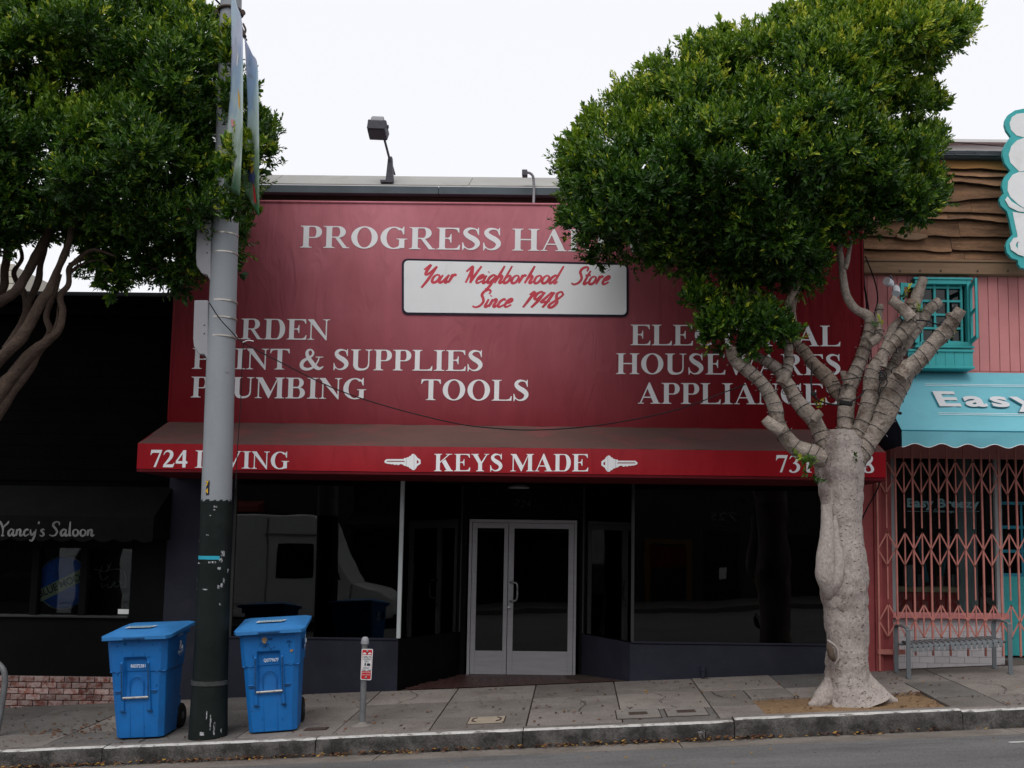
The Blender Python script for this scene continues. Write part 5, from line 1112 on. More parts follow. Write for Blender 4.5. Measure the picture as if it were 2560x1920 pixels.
# long sagging cable from the pole to the right tree
cp = [(524,758),(548,795),(575,825),(609,857),(700,905),(828,968),(961,1014),(1127,1056),(1230,1070),(1339,1075),(1473,1066),(1604,1045),(1712,1018),(1800,985),(1864,961)]
cable('hanging_cable',[at(a,b,-2.62+.1*i/14) for i,(a,b) in enumerate(cp)],.0065,'thin black cable sagging across the red awning from the pole to the right tree')
cable('drop_wire',[at(a,b,-2.6) for a,b in ((609,857),(606,900),(602,1000),(596,1090),(592,1150),(589,1222))],.0045,'thin dark wire hanging straight down beside the pole')
cable('cable_tie',[at(a,b,-2.62) for a,b in ((607,856),(620,851),(634,853))],.005,'short white cable tie on the sagging cable','cable tie','card')
for k, pts in enumerate(([(2158,600),(2160,700),(2172,780),(2178,900),(2180,1040),(2168,1140),(2154,1215)],[(2163,640),(2186,700),(2194,750),(2182,800),(2172,900),(2176,1050)],[(2152,600),(2156,690),(2166,760),(2164,860)],[(2205,1190),(2190,1230),(2168,1270),(2150,1310)])):
    cable('wall_cable',[at(a,b,-.12) for a,b in pts],.009,['longest black cable hanging where the red awning meets the pink boards','black cable bulging right over the pink boards left of the spotlights','short black cable close to the red awning edge','black cable slanting below the right end of the red awning'][k])

# banners: printed cloth seen nearly edge on
m, n, bs, L = node_mat('banner_cloth', .8)
ge = n.nodes.new('ShaderNodeNewGeometry'); sp = n.nodes.new('ShaderNodeSeparateXYZ'); L(ge.outputs['Position'], sp.inputs[0])
nz = n.nodes.new('ShaderNodeTexNoise'); nz.inputs['Scale'].default_value = 3.5; nz.inputs['Detail'].default_value = 6; L(ge.outputs['Position'], nz.inputs['Vector'])
ad = n.nodes.new('ShaderNodeMath'); ad.operation = 'MULTIPLY_ADD'; L(nz.outputs[0], ad.inputs[0]); ad.inputs[1].default_value = 1.3; L(sp.outputs['Z'], ad.inputs[2])
mrn = n.nodes.new('ShaderNodeMapRange'); mrn.inputs[1].default_value = 5.9; mrn.inputs[2].default_value = 9.0; L(ad.outputs[0], mrn.inputs[0])
cr = n.nodes.new('ShaderNodeValToRGB'); L(mrn.outputs[0], cr.inputs[0]); e = cr.color_ramp.elements
e[0].position = 0; e[0].color = (.06,.17,.08,1); e[1].position = .16; e[1].color = (.40,.52,.42,1)
for p, c in ((.26,(.66,.74,.72,1)),(.38,(.68,.78,.80,1)),(.45,(.55,.68,.80,1)),(.55,(.72,.74,.84,1)),(.72,(.68,.78,.86,1)),(.86,(.80,.80,.88,1)),(1,(.78,.80,.90,1))): x = e.new(p); x.color = c
L(cr.outputs[0], bs.inputs['Base Color']); trn = n.nodes.new('ShaderNodeBsdfTranslucent'); L(cr.outputs[0], trn.inputs[0]); mis = n.nodes.new('ShaderNodeMixShader'); mis.inputs[0].default_value = .6; L(bs.outputs[0], mis.inputs[1]); L(trn.outputs[0], mis.inputs[2]); L(mis.outputs[0], n.nodes['Material Output'].inputs[0]); MT['banner'] = m
def banner(Lp, Rp, ya, yb, label, extra):
    t = thing('street_banner', label, 'banner', at(*Lp[0], ya), 'banners hung on the pole')
    q = B(); a = catmull([(x,y,0) for x,y in Lp],6); b_ = catmull([(x,y,0) for x,y in Rp],6); n = min(len(a),len(b_)); nc = 8
    for i in range(n):
        for j in range(nc+1):
            s_ = j/nc; px = a[i][0]*(1-s_)+b_[i][0]*s_; py = a[i][1]*(1-s_)+b_[i][1]*s_
            q.v.append(at(px, py, ya*(1-s_)+yb*s_+.02*math.sin(i*.7+s_*5)))
    q.f = [[i*(nc+1)+j,i*(nc+1)+j+1,(i+1)*(nc+1)+j+1,(i+1)*(nc+1)+j] for i in range(n-1) for j in range(nc)]; q.m = [0]*len(q.f)
    cl_ = q.build('cloth', MT['banner'], t, smooth=60); md = cl_.modifiers.new('solid','SOLIDIFY'); md.thickness = .003
    for nm, mm, pts in extra:
        s_ = [(px-Lp[0][0]) for px, py in pts]
        q = B(); q.sheet([at(px,py,ya*(1-f)+yb*f-.03) for px,py,f in [(px,py,max(0,min(1,(px-np.interp(py,[p[1] for p in Lp],[p[0] for p in Lp]))/max(1,(np.interp(py,[p[1] for p in Rp],[p[0] for p in Rp])-np.interp(py,[p[1] for p in Lp],[p[0] for p in Lp])))))) for px,py in pts]]); q.build(nm, mm, t)
MT['pr_red'] = mat('print_red',(.40,.03,.03),.8,.1); MT['pr_yel'] = mat('print_yellow',(.62,.35,.06),.8,.1); MT['pr_blu'] = mat('print_blue',(.06,.07,.20),.8,.1); MT['pr_wht'] = mat('print_white',(.62,.64,.68),.8,.1); MT['pr_ros'] = mat('print_rose',(.55,.25,.28),.8,.1)
banner([(578,-60),(578,0),(577.5,200),(571,287),(562,370),(560,470)],[(588,-60),(590,5),(606,70),(607,310),(603,420),(600,490)],-2.82,-3.35,'left sky blue printed banner on the pole, seen nearly edge on',
  [('printed_figure','w',[(587,98),(592,95),(597,140),(594,165),(588,160)]),('printed_figure','y',[(593,215),(599,240),(600,275),(596,260)]),('printed_figure','r',[(577,298),(583,297),(587,312),(579,318)])] if False else
  [('printed_figure',MT['pr_wht'],[(588,160),(594,165),(597,140),(592,95),(587,98)]),('printed_figure',MT['pr_yel'],[(596,262),(600,277),(599,240),(594,218)]),('printed_figure',MT['pr_ros'],[(579,318),(587,312),(583,297),(577,299)])])
banner([(612,94),(613.5,120),(618,220),(620,280),(617,330),(608,440),(604,462)],[(619,110),(631,135),(644,165),(647,287),(648,400),(648,480),(648,543)],-2.80,-3.25,'right grey blue printed banner with a small parrot, hanging twisted beside the pole',
  [('printed_parrot_wing',MT['pr_blu'],[(617,436),(622,452),(634,460),(638,440),(630,415),(621,420)]),('printed_parrot_breast',MT['pr_yel'],[(620,425),(626,440),(634,425),(630,400),(624,398)]),('printed_parrot_tail',MT['pr_red'],[(635,505),(641,510),(637,470),(631,455)]),
   ('printed_letters',MT['pr_wht'],[(620,160),(626,170),(624,150)]),('printed_letters',MT['pr_wht'],[(621,190),(636,200),(635,192),(622,180)]),('printed_letters',MT['pr_wht'],[(628,240),(636,285),(638,282),(631,238)])])
q = B(); q.tube([pp(592,36)+Vector((0,-.15,0)),at(612,92,-2.8)],.02,8); q.tube(catmull([at(608,60,-2.7),at(614,75,-2.75),at(609,90,-2.75),at(616,100,-2.8)],4),.012,6); o = q.build('banner_bracket', MT['iron'], smooth=60); tag(o,'tangled banner bracket at the top corner of the right banner','bracket')

# ================================================================== BLUE BINS
def make_bin(label, loc, rot, number, grime):
    t = thing('recycling_bin', label, 'bin', loc, 'blue recycling bins at the kerb', rot)
    def P(q, name, m, par=None, **k): o = q.build(name, m, par or t, local=True, **k); return o
    # body: rings of points with an inset lift pocket on the front
    zs = [0.015,.06,.36,.42,.60,.70,.706,.80,.83,.86,1.02,1.10]
    q = B(); ring = None
    for z in zs:
        k = z/1.10; hw = .245+.058*k+(.014 if z > .703 else 0); yf = .02-.055*k-(.008 if z > .703 else 0); yb = .46+.17*k; ch = .045
        ins = 0
        if .36 < z < .835: ins = .045*min(1, (z-.36)/.25)
        pts = [(-hw,yf+ch),(-hw+ch,yf),(-.140,yf),(-.120,yf+ins),(.085,yf+ins),(.105,yf),(hw-ch-.01,yf),(hw,yf+ch),(hw,yb-ch),(hw-ch,yb),(-hw+ch,yb),(-hw,yb-ch)]
        q.v += [(x,y,z) for x, y in pts]; ring = len(pts)
    for i in range(len(zs)-1):
        for j in range(ring): a = i*ring+j; b_ = i*ring+(j+1) % ring; q.f.append([a,b_,b_+ring,a+ring]); q.m.append(0)
    q.f.append(list(range(ring))[::-1]); q.m.append(0); q.f.append([(len(zs)-1)*ring+j for j in range(ring)]); q.m.append(0)
    P(q,'body',MT['bin'],bevel=.008,smooth=35)
    hw, yf, yb = .32, -.05, .65
    q = B()                                        # collar rising to the hinge
    for (x0,x1,y0,y1,z0,z1,z2) in ((-hw,-hw+.02,yf,yb,1.03,1.09,1.145),(hw-.02,hw,yf,yb,1.03,1.09,1.145)):
        q.hexa([(x0,y0,z0),(x1,y0,z0),(x1,y1,z0),(x0,y1,z0)],[(x0,y0,z1),(x1,y0,z1),(x1,y1,z2),(x0,y1,z2)])
    q.box((-hw+.02,yb-.02,1.03),(hw-.02,yb,1.145)); P(q,'collar',MT['bin'],bevel=.004)
    # lid
    q = B(); nx_, ny = 12, 10; LX, Y0, Y1 = .362, yf-.06, yb+.05
    for side in (0, 1):
        for i in range(nx_+1):
            for j in range(ny+1):
                u, v = i/nx_*2-1, j/ny; x = u*LX*(1-.10*(max(0,.12-v)/.12)**2); y = Y0+(Y1-Y0)*v
                z = 1.09+.062*v+.030*math.sin(math.pi*min(1,v*1.15+.02))*(1-u**4)
                if .14 < v < .86 and abs(u) < .74: z += .018
                z -= .0 if side == 0 else .034
                if abs(u) == 1 or j in (0,): z -= .012
                q.v.append((x,y,z))
    N1 = (nx_+1)*(ny+1)
    for i in range(nx_):
        for j in range(ny):
            a = i*(ny+1)+j; q.f.append([a,a+ny+1,a+ny+2,a+1]); q.f.append([N1+a,N1+a+1,N1+a+ny+2,N1+a+ny+1]); q.m += [0,0]
    for j in range(ny):
        for i in (0, nx_): a = i*(ny+1)+j; q.f.append([a,a+1,N1+a+1,N1+a]); q.m.append(0)
    for i in range(nx_):
        for j in (0, ny): a = i*(ny+1)+j; q.f.append([a,a+ny+1,N1+a+ny+1,N1+a]); q.m.append(0)
    lid = P(q,'lid',MT['binlid'],smooth=35)
    q = B(); q.box((-.11,Y0-.012,1.055),(.11,Y0+.02,1.068)); P(q,'lid_grip',MT['bindark'],lid)
    q = B(); q.prism([(-.15,.04,1.157),(.12,.04,1.157),(.16,.13,1.164),(-.13,.13,1.164)],(0,0,.0015)); P(q,'lid_sticker',MT['signface'],lid)
    for k in range(9):
        q = B(); x = -.115+.027*k; q.prism([(x,.055,1.1605),(x+.016,.055,1.1605),(x+.02,.11,1.165),(x+.004,.11,1.165)],(0,0,.001)); P(q,'sticker_print',MT['tealdeep'],lid)
    q = B(); q.tube([(-.30,yb+.06,1.135),(.30,yb+.06,1.135)],.016,8); P(q,'handle',MT['bin'])
    # lift arms, bar, pockets
    for sx, xx in ((-1,-.155),(1,.12)):
        q = B(); q.hexa([(xx-.016,-.017,.30),(xx+.016,-.017,.30),(xx+.016,.03,.32),(xx-.016,.03,.32)],[(xx-.012,-.044,.80),(xx+.012,-.044,.80),(xx+.012,.0,.83),(xx-.012,.0,.83)]); P(q,'lift_rib',MT['bin'],bevel=.008)
        q = B(); q.prism([(xx-.026,-.022,.296),(xx+.03,-.022,.290),(xx+.026,.02,.285),(xx-.022,.02,.285)],(0,0,.012)); P(q,'rib_foot',MT['bindark'],bevel=.003)
        q = B(); xo = xx+sx*.046; pts = [(xo-.045*1,-.034,.505),(xo+.045,-.034,.505)]+[(xo+.045*math.cos(a),-.034,.505-.05*math.sin(a)) for a in np.linspace(.2,2.9,7)]
        q.prism([(xo-.036,-.011,.502),(xo+.038,-.011,.499),(xo+.02,-.0105,.478),(xo-.026,-.0105,.476)],(0,.03,0)); P(q,'lift_pocket',MT['bindark'],bevel=.003)
        q = B(); q.prism([(xo-.036,-.014,.506),(xo+.038,-.014,.501),(xo+.038,.01,.508),(xo-.036,.01,.512)],(0,0,.005)); P(q,'pocket_lip',MT['bin'],bevel=.002)
        q = B(); q.prism([(xx-.012,-.026,.42),(xx+.004,-.025,.40),(xx+.008,-.0455,.78),(xx-.006,-.0460,.80)],(0,-.001,0)); P(q,'scuff_mark',MT['bindark'])
    q = B(); q.tube([(-.15,-.018,.435),(.115,-.018,.438)],.0125,10); P(q,'lift_bar',MT['bar'],smooth=60)
    q = B(); q.tube([(-.085,.012,.40)]+[(-.018+.072*math.cos(a),.010+.010*0,.57+.085*math.sin(a)) for a in np.linspace(math.pi,0,12)]+[(.05,.012,.40)],.005,6); P(q,'moulded_arch',MT['bin'],smooth=60)
    for xx in (-.085,.055):
        q = B(); q.tube([(xx,.004,.36),(xx-.004,.014,.03)],.004,6); P(q,'moulded_seam',MT['bin'],smooth=60)
    for sx in (-1, 1):
        q = B(); q.prism([(sx*.19,-.030,.700),(sx*.288,-.004,.700),(sx*.288,.006,.706),(sx*.19,-.020,.706)],(0,0,.006)); P(q,'step_lip',MT['bin'],bevel=.003)
        q = B(); q.box((sx*.22-.03,.46,.10),(sx*.22+.03,.56,.36)); P(q,'wheel_bracket',MT['bin'],bevel=.01)
        q = B(); q.lathe([(.05,-.032),(.115,-.032),(.132,-.02),(.135,0),(.132,.02),(.115,.032),(.05,.032)],(sx*.238,.56,.136),28,Matrix.Rotation(math.pi/2,3,'Y')); wl = P(q,'wheel',MT['rubber'],smooth=40)
        q = B(); q.lathe([(.02,-.036),(.05,-.030),(.05,.030),(.02,.036)],(sx*.238,.56,.136),16,Matrix.Rotation(math.pi/2,3,'Y')); P(q,'hub',MT['lampgrey'],wl,smooth=40)
    q = B(); q.tube([(-.24,.56,.136),(.24,.56,.136)],.012,8); P(q,'axle',MT['iron'])
    def st(text, O, U, V, **k):
        o = sans(text,'printed_text',MT['print'],None,O,U,V,**k); o.parent = t
    st(number, (-.072,-.0,.745),(1,0,-.01),(0,-.045,1),width=.15,height=.036,bold=.01)
    bpy.data.objects[-1] if False else None
    X = .3215
    st('RECYCLABLES',(X+.004,.27,1.02),(0,1,.12),(.06,0,1),width=.15,height=.018,bold=.01)
    st('R',(X,.32,.89),(0,1,.06),(.06,0,1),width=.075,height=.085,bold=.05)
    q = B(); q.tube([(X+.004,.40,.925),(X+.004,.392,.895),(X+.003,.375,.887)],.006,6); P(q,'leaf_mark',MT['print'])
    st('Recology',(X-.004,.28,.835),(0,1,.10),(.06,0,1),width=.165,height=.042,bold=.02)
    st('WASTE ZERO',(X-.006,.32,.805),(0,1,.10),(.06,0,1),width=.1,height=.013)
    return t
slope = math.atan(.0535); sly = math.atan(.03)
def binrot(z, lean=0): return (Matrix.Rotation(-slope+lean,3,'Y')@Matrix.Rotation(sly,3,'X')@Matrix.Rotation(z,3,'Z')).to_euler()
b1 = make_bin('blue recycling bin left of the pole, its side and wheel in view', (-4.555,-2.44,G(-4.555,-2.44)+.004), binrot(math.radians(2.5),.01), 'R0372381', 0)
b2 = make_bin('blue recycling bin right of the pole, with stains and scribbles', (-3.165,-2.40,G(-3.165,-2.40)+.004), binrot(math.radians(9.5),.0), 'Q0779677', 1)
MT['wear'] = mat('bin_wear',(.008,.06,.17),.8,.3,30,c2=(.003,.12,.38),cover=.5,sharp=.1)
for t_, sd in ((b1,3),(b2,8)):
    rr_ = random.Random(sd)
    for k in range(26):
        x, z = rr_.uniform(-.24,.24), rr_.choice([rr_.uniform(.84,1.05), rr_.uniform(.1,1.05)]); 
        if -.16 < x < .13 and .3 < z < .84: continue
        y = .02-.055*z/1.1-(.008 if z > .706 else 0)-.0012; w_, h_ = rr_.uniform(.002,.02), rr_.uniform(.008,.05)
        q = B(); q.sheet([(x,y-.0004,z),(x+w_,y-.0004,z+h_*.2),(x+w_*.7,y-.0004-.055*h_/1.1,z+h_),(x-w_*.3,y-.0004-.055*h_/1.1,z+h_*.8)]); q.build('scuff_mark', MT['wear'], t_, local=True)
def onbin(t, name, m, pts): q = B(); q.prism(pts,(0,-.0012,0)); q.build(name, m, t, local=True)
MT['stain'] = mat('ochre_stain',(.28,.19,.10),.8,.15,40,c2=(.05,.15,.38),cover=.3); MT['scrib'] = mat('scribble_ink',(.005,.03,.11),.7,.2)
onbin(b2,'ochre_stain',MT['stain'],[(-.055+.026*math.cos(a)*(1+.15*math.sin(3*a)),-.0465,.975+.034*math.sin(a)*(1+.1*math.cos(5*a))) for a in np.linspace(0,6.2,14)])
onbin(b2,'grey_scuff',MT['stain'],[(.20,-.0375,.86),(.235,-.0375,.865),(.23,-.0375,.84),(.205,-.0375,.835)])
for k in range(9):
    x, z = random.uniform(-.15,.2), random.uniform(.88,1.0); pts = [(x+random.uniform(-.03,.03),-.047,z+random.uniform(-.02,.02)) for _ in range(4)]
    q = B(); q.tube(catmull(pts,4),.0022,4); q.build('scribble', MT['scrib'], b2, local=True)
for k in range(7):
    y, z = .10+.012*k, .90+random.uniform(-.05,.03); q = B(); q.tube(catmull([(.316+.05*(z-.9),y,z-.03),(.319+.05*(z-.9),y+.02,z+.03),(.318+.05*(z-.9),y+.03,z-.02)],4),.003,4); q.build('scribble', MT['scrib'], b2, local=True)

# ================================================================== LOADING SIGN POST
ms = thing('loading_sign_post','short galvanised post with dome cap carrying a small red and white loading sign','sign post',(-2.276,-2.148,G(-2.276,-2.148)))
MY = -2.148; mp_ = lambda a, b, d=0: at(a,b,MY+d)
q = B(); q.tube([mp_(905.5,1814),mp_(908.5,1720),mp_(912,1608)],[.034,.033,.032],16); q.build('post', MT['galv'], ms, smooth=60)
q = B(); c = mp_(912.3,1610); q.lathe([(.042,0),(.042,.03),(.040,.045),(.034,.062),(.022,.075),(.006,.079)],c,20); q.build('dome_cap', MT['boxgrey'], ms, smooth=35)
q = B(); c = mp_(905.5,1813); q.lathe([(.13,0),(.10,.012),(.05,.02),(.036,.04)],c+Vector((0,0,-.004)),18); q.build('base_collar', MT['coverlid'], ms, smooth=60)
cs = [(904.5,1622),(932.5,1622.5),(928,1700.5),(901,1699.5)]
def mpx(L_, off, r): return [mp_(p.x,p.y,off) for p in rrect(L_,r,5)]
q = B(); q.prism(mpx(cs,-.045,3.5),(0,.004,0)); sg = q.build('sign_plate', MT['signface'], ms)
def sq(u0,v0,u1,v1):
    def f(u,v): a = Vector(cs[0]).lerp(Vector(cs[1]),u); b_ = Vector(cs[3]).lerp(Vector(cs[2]),u); p = a.lerp(b_,v); return (p.x,p.y)
    return [f(u0,v0),f(u1,v0),f(u1,v1),f(u0,v1)]
q = B(); q.sheet(mpx(sq(.07,.03,.93,.97),-.0465,2)); q.build('sign_red_field', MT['signredflat'], sg)
q = B(); q.sheet([mp_(a,b,-.048) for a,b in sq(.09,.20,.91,.715)]); q.build('sign_white_field', MT['signface'], sg)
for (u,v,txt,w_,h_,m_) in ((.5,.285,'5-MINUTE',.76,.052,'ink'),(.5,.355,'LOADING',.64,.052,'ink'),(.5,.425,'ONLY',.4,.052,'ink'),(.5,.635,'DAILY',.56,.052,'ink'),(.5,.705,'7AM - 9PM',.74,.042,'ink'),(.5,.775,'PERMIT REQUIRED',.8,.026,'signface'),(.5,.85,'TOW AWAY',.7,.03,'signface')):
    p = sq(u,v,u,v)[0]; pw = (cs[1][0]-cs[0][0])/S(MY); ph = (cs[3][1]-cs[0][1])/S(MY)
    sans(txt,'sign_lettering',MT[m_],sg,mp_(p[0],p[1],-.050),(1,0,-.02),(.05,0,1),width=w_*pw,height=h_*ph,bold=.01,align='CENTER')
for pts in ([(.33,.45),(.42,.45),(.44,.5),(.40,.56),(.34,.56),(.30,.50)],[(.56,.46),(.78,.46),(.83,.50),(.83,.545),(.52,.545),(.52,.50)]):
    q = B(); q.sheet([mp_(*sq(u,v,u,v)[0],-.050) for u,v in pts]); q.build('sign_symbol', MT['ink'], sg)
for pts in ([(.12,.16),(.2,.115),(.34,.12),(.42,.15),(.42,.18),(.12,.18)],[(.58,.14),(.72,.11),(.86,.13),(.9,.17),(.58,.18)]):
    q = B(); q.sheet([mp_(*sq(u,v,u,v)[0],-.050) for u,v in pts]); q.build('sign_symbol', MT['signface'], sg)
for v in (.075,.915):
    q = B(); q.lathe([(.012,0),(.010,.006),(.004,.009)],mp_(*sq(.5,v,.5,v)[0],-.049),10,Matrix.Rotation(math.pi/2,3,'X')); q.build('bolt', MT['boxgrey'], sg, smooth=40)

# ================================================================== BIKE RACK at the left edge, CUP
rkx = -6.33; rk = B(); zg_ = G(rkx,-1.95)
rk.tube(catmull([(rkx-.52,-1.95,zg_-.02),(rkx-.53,-1.95,zg_+.55),(rkx-.49,-1.95,zg_+.74),(rkx-.36,-1.95,zg_+.86),(rkx-.2,-1.95,zg_+.87),(rkx-.04,-1.95,zg_+.80),(rkx+.06,-1.95,zg_+.66),(rkx+.045,-1.95,zg_+.3),(rkx+.0,-1.95,zg_-.02)],6),.032,14)
o = rk.build('bike_rack', MT['galv'], smooth=60); tag(o,'rounded grey steel bike rack hoop at the far left edge','bike rack')
cu = B(); c = Vector((1.293,-2.86,road(1.293,-2.86)+.002)); Mc = Matrix.Rotation(-.25,3,'Y')
cu.lathe([(.030,0),(.030,.001),(.046,.085),(.048,.087),(.044,.085),(.028,.004)],c+Vector((0,0,.008)),20,Mc); o = cu.build('plastic_cup', MT['plastic'], smooth=50); tag(o,'clear plastic cup lying in the gutter leaves by the kerb','cup')

# ================================================================== TREES
def noise3(p, seed=0):                            # vectorised value noise, p (N,3)
    i = np.floor(p).astype(np.int64); f = p-i; f = f*f*(3-2*f); r = np.zeros(len(p))
    for dx_ in (0,1):
        for dy_ in (0,1):
            for dz_ in (0,1):
                h = ((i[:,0]+dx_)*73856093) ^ ((i[:,1]+dy_)*19349663) ^ ((i[:,2]+dz_)*83492791) ^ (seed*2654435761)
                h = (h ^ (h >> 13))*1274126177 & 0x7fffffff; h = (h ^ (h >> 16)) & 0xffff
                w_ = (f[:,0] if dx_ else 1-f[:,0])*(f[:,1] if dy_ else 1-f[:,1])*(f[:,2] if dz_ else 1-f[:,2])
                r += w_*(h/65535.0)
    return r*2-1
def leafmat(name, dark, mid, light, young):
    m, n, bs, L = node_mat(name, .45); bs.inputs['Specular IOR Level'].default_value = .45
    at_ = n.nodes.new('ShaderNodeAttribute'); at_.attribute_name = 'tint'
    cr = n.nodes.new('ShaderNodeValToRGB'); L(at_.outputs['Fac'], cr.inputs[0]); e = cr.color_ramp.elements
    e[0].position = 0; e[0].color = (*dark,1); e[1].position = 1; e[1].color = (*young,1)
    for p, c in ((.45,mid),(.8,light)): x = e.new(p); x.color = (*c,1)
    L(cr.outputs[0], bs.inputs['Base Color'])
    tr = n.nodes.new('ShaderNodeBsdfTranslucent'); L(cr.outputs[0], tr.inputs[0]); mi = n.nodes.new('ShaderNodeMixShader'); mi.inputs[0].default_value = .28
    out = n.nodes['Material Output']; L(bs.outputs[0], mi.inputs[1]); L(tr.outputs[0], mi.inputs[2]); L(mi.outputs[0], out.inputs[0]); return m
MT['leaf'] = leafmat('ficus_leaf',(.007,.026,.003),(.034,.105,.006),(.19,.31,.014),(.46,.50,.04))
def edge_dist(px, py, poly):
    d = np.full(len(px), 1e9); n = len(poly)
    for i in range(n):
        a = np.array(poly[i], float); b_ = np.array(poly[(i+1)%n], float); v = b_-a; t = np.clip(((px-a[0])*v[0]+(py-a[1])*v[1])/(v@v), 0, 1)
        d = np.minimum(d, np.hypot(px-(a[0]+t*v[0]), py-(a[1]+t*v[1])))
    return d
RMn = np.array(RM); Cn = np.array(CAM)
def at_np(px, py, Y):
    d = np.stack([(px-PX0)/F, -(py-PY0)/F, -np.ones(len(px))], 1) @ RMn.T; t = (Y-Cn[1])/d[:,1]; return Cn+d*t[:,None]
def crown(name, poly, Yc, T, Rm, N, parent, seed, up=.8, core=.22, leaf=.070, bunch=12, spread=.20, hzk=.34, sparse=0, ytop=None, young=.1):
    r_ = np.random.default_rng(seed); s_ = S(Yc); P = np.array(poly, float); x0,y0 = P.min(0); x1,y1 = P.max(0)
    nb = min(bunch, N); M_ = max(1, N//nb)*8; px = r_.uniform(x0,x1,M_); py = r_.uniform(y0,y1,M_); ok = in_poly(px,py,poly); px, py = px[ok][:max(1, N//nb)], py[ok][:max(1, N//nb)]; n = len(px)
    def H(px, py):
        d = edge_dist(px,py,poly)/s_; h = T*np.sqrt(np.clip(1-(1-np.minimum(d/Rm,1))**2, 0, 1)); w_ = at_np(px,py,np.full(len(px),Yc))
        lum = noise3(w_*1.5+seed, seed)*.28+noise3(w_*3.9+seed, seed+1)*.16
        return h*(1+lum*.9)+lum*.25*np.minimum(1, d/.3)
    h = H(px,py); e = 9; gx = (H(px+e,py)-H(px-e,py))/(2*e/s_); gz_n = -(H(px,py+e)-H(px,py-e))/(2*e/s_)
    front = r_.random(n) < .70; sg_ = np.where(front,-1.,1.)
    dep = 1-np.abs(r_.normal(0,.10,n)); inner = r_.random(n) < core; dep = np.where(inner, r_.uniform(0,.85,n), dep)
    Y = Yc+sg_*h*dep; C = at_np(px,py,Y)
    nrm = np.stack([-gx, sg_*np.ones(n), -gz_n],1); nrm /= np.linalg.norm(nrm,axis=1)[:,None]
    # each bunch sends out shoots from one point: bright young tips, dark gaps between bunches
    btint = r_.normal(0,.07,n); inner = np.repeat(inner,nb); nrm = np.repeat(nrm,nb,0); C0 = np.repeat(C-nrm[::nb]*spread*.55,nb,0); btint = np.repeat(btint,nb); n = len(C0)
    D_ = nrm*.55+np.array([0,0,up*.55])+r_.normal(0,.52,(n,3)); D_ /= np.linalg.norm(D_,axis=1)[:,None]
    rr = spread*r_.uniform(.15,1.05,n)*np.where(r_.random(n) < .05, 1.3, 1); C = C0+D_*rr[:,None]; reach = np.clip(rr/spread, 0, 1.3)
    ax = D_*.8+np.array([0,0,up*.45])+r_.normal(0,.22,(n,3)); ax /= np.linalg.norm(ax,axis=1)[:,None]
    K = 9; Ls = r_.uniform(.09,.17,n)
    a1 = np.cross(ax, np.array([.3,.2,.9])); a1 /= np.linalg.norm(a1,axis=1)[:,None]; a2 = np.cross(ax,a1)
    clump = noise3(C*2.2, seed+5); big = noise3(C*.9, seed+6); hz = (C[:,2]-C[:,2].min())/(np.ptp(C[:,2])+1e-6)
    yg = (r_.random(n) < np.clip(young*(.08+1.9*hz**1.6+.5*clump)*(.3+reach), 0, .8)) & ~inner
    base = .06+.11*clump+.07*big+btint*.8+r_.normal(0,.04,n)+hzk*hz**1.3+.30*reach  # hz brightens the top, darkens the underside: crown light put into leaf tint
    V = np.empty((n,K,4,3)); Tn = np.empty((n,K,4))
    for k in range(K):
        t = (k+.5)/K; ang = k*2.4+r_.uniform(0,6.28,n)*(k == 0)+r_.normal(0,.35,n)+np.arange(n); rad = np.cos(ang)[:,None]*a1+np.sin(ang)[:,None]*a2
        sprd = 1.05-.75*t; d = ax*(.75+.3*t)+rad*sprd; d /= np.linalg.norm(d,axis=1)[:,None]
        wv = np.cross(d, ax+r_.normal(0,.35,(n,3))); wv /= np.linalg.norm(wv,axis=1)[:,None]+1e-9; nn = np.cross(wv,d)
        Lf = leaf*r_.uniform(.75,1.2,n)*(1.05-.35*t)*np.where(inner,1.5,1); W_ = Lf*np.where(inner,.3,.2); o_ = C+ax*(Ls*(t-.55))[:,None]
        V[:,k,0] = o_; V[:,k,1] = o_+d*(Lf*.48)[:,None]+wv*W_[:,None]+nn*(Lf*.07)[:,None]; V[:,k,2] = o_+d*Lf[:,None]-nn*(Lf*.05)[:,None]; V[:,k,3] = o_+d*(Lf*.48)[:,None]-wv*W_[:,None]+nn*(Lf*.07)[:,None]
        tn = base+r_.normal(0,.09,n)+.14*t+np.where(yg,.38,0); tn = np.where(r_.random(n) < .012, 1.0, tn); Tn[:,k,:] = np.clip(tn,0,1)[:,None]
    V = V.reshape(-1,3); nq = n*K; off = np.array(wloc(parent)); V = V-off
    me = bpy.data.meshes.new(name); me.vertices.add(nq*4); me.vertices.foreach_set('co', V.ravel())
    idx = np.arange(nq)*4; tri = np.stack([idx,idx+1,idx+2,idx,idx+2,idx+3],1).ravel()
    me.loops.add(nq*6); me.loops.foreach_set('vertex_index', tri); me.polygons.add(nq*2); me.polygons.foreach_set('loop_start', np.arange(nq*2)*3); me.polygons.foreach_set('loop_total', np.full(nq*2,3))
    at__ = me.attributes.new('tint','FLOAT','POINT'); at__.data.foreach_set('value', Tn.ravel().astype(np.float32))
    me.materials.append(MT['leaf']); me.update(); o = bpy.data.objects.new(name, me); col.objects.link(o); o.parent = parent; o['kind'] = 'stuff'; return o
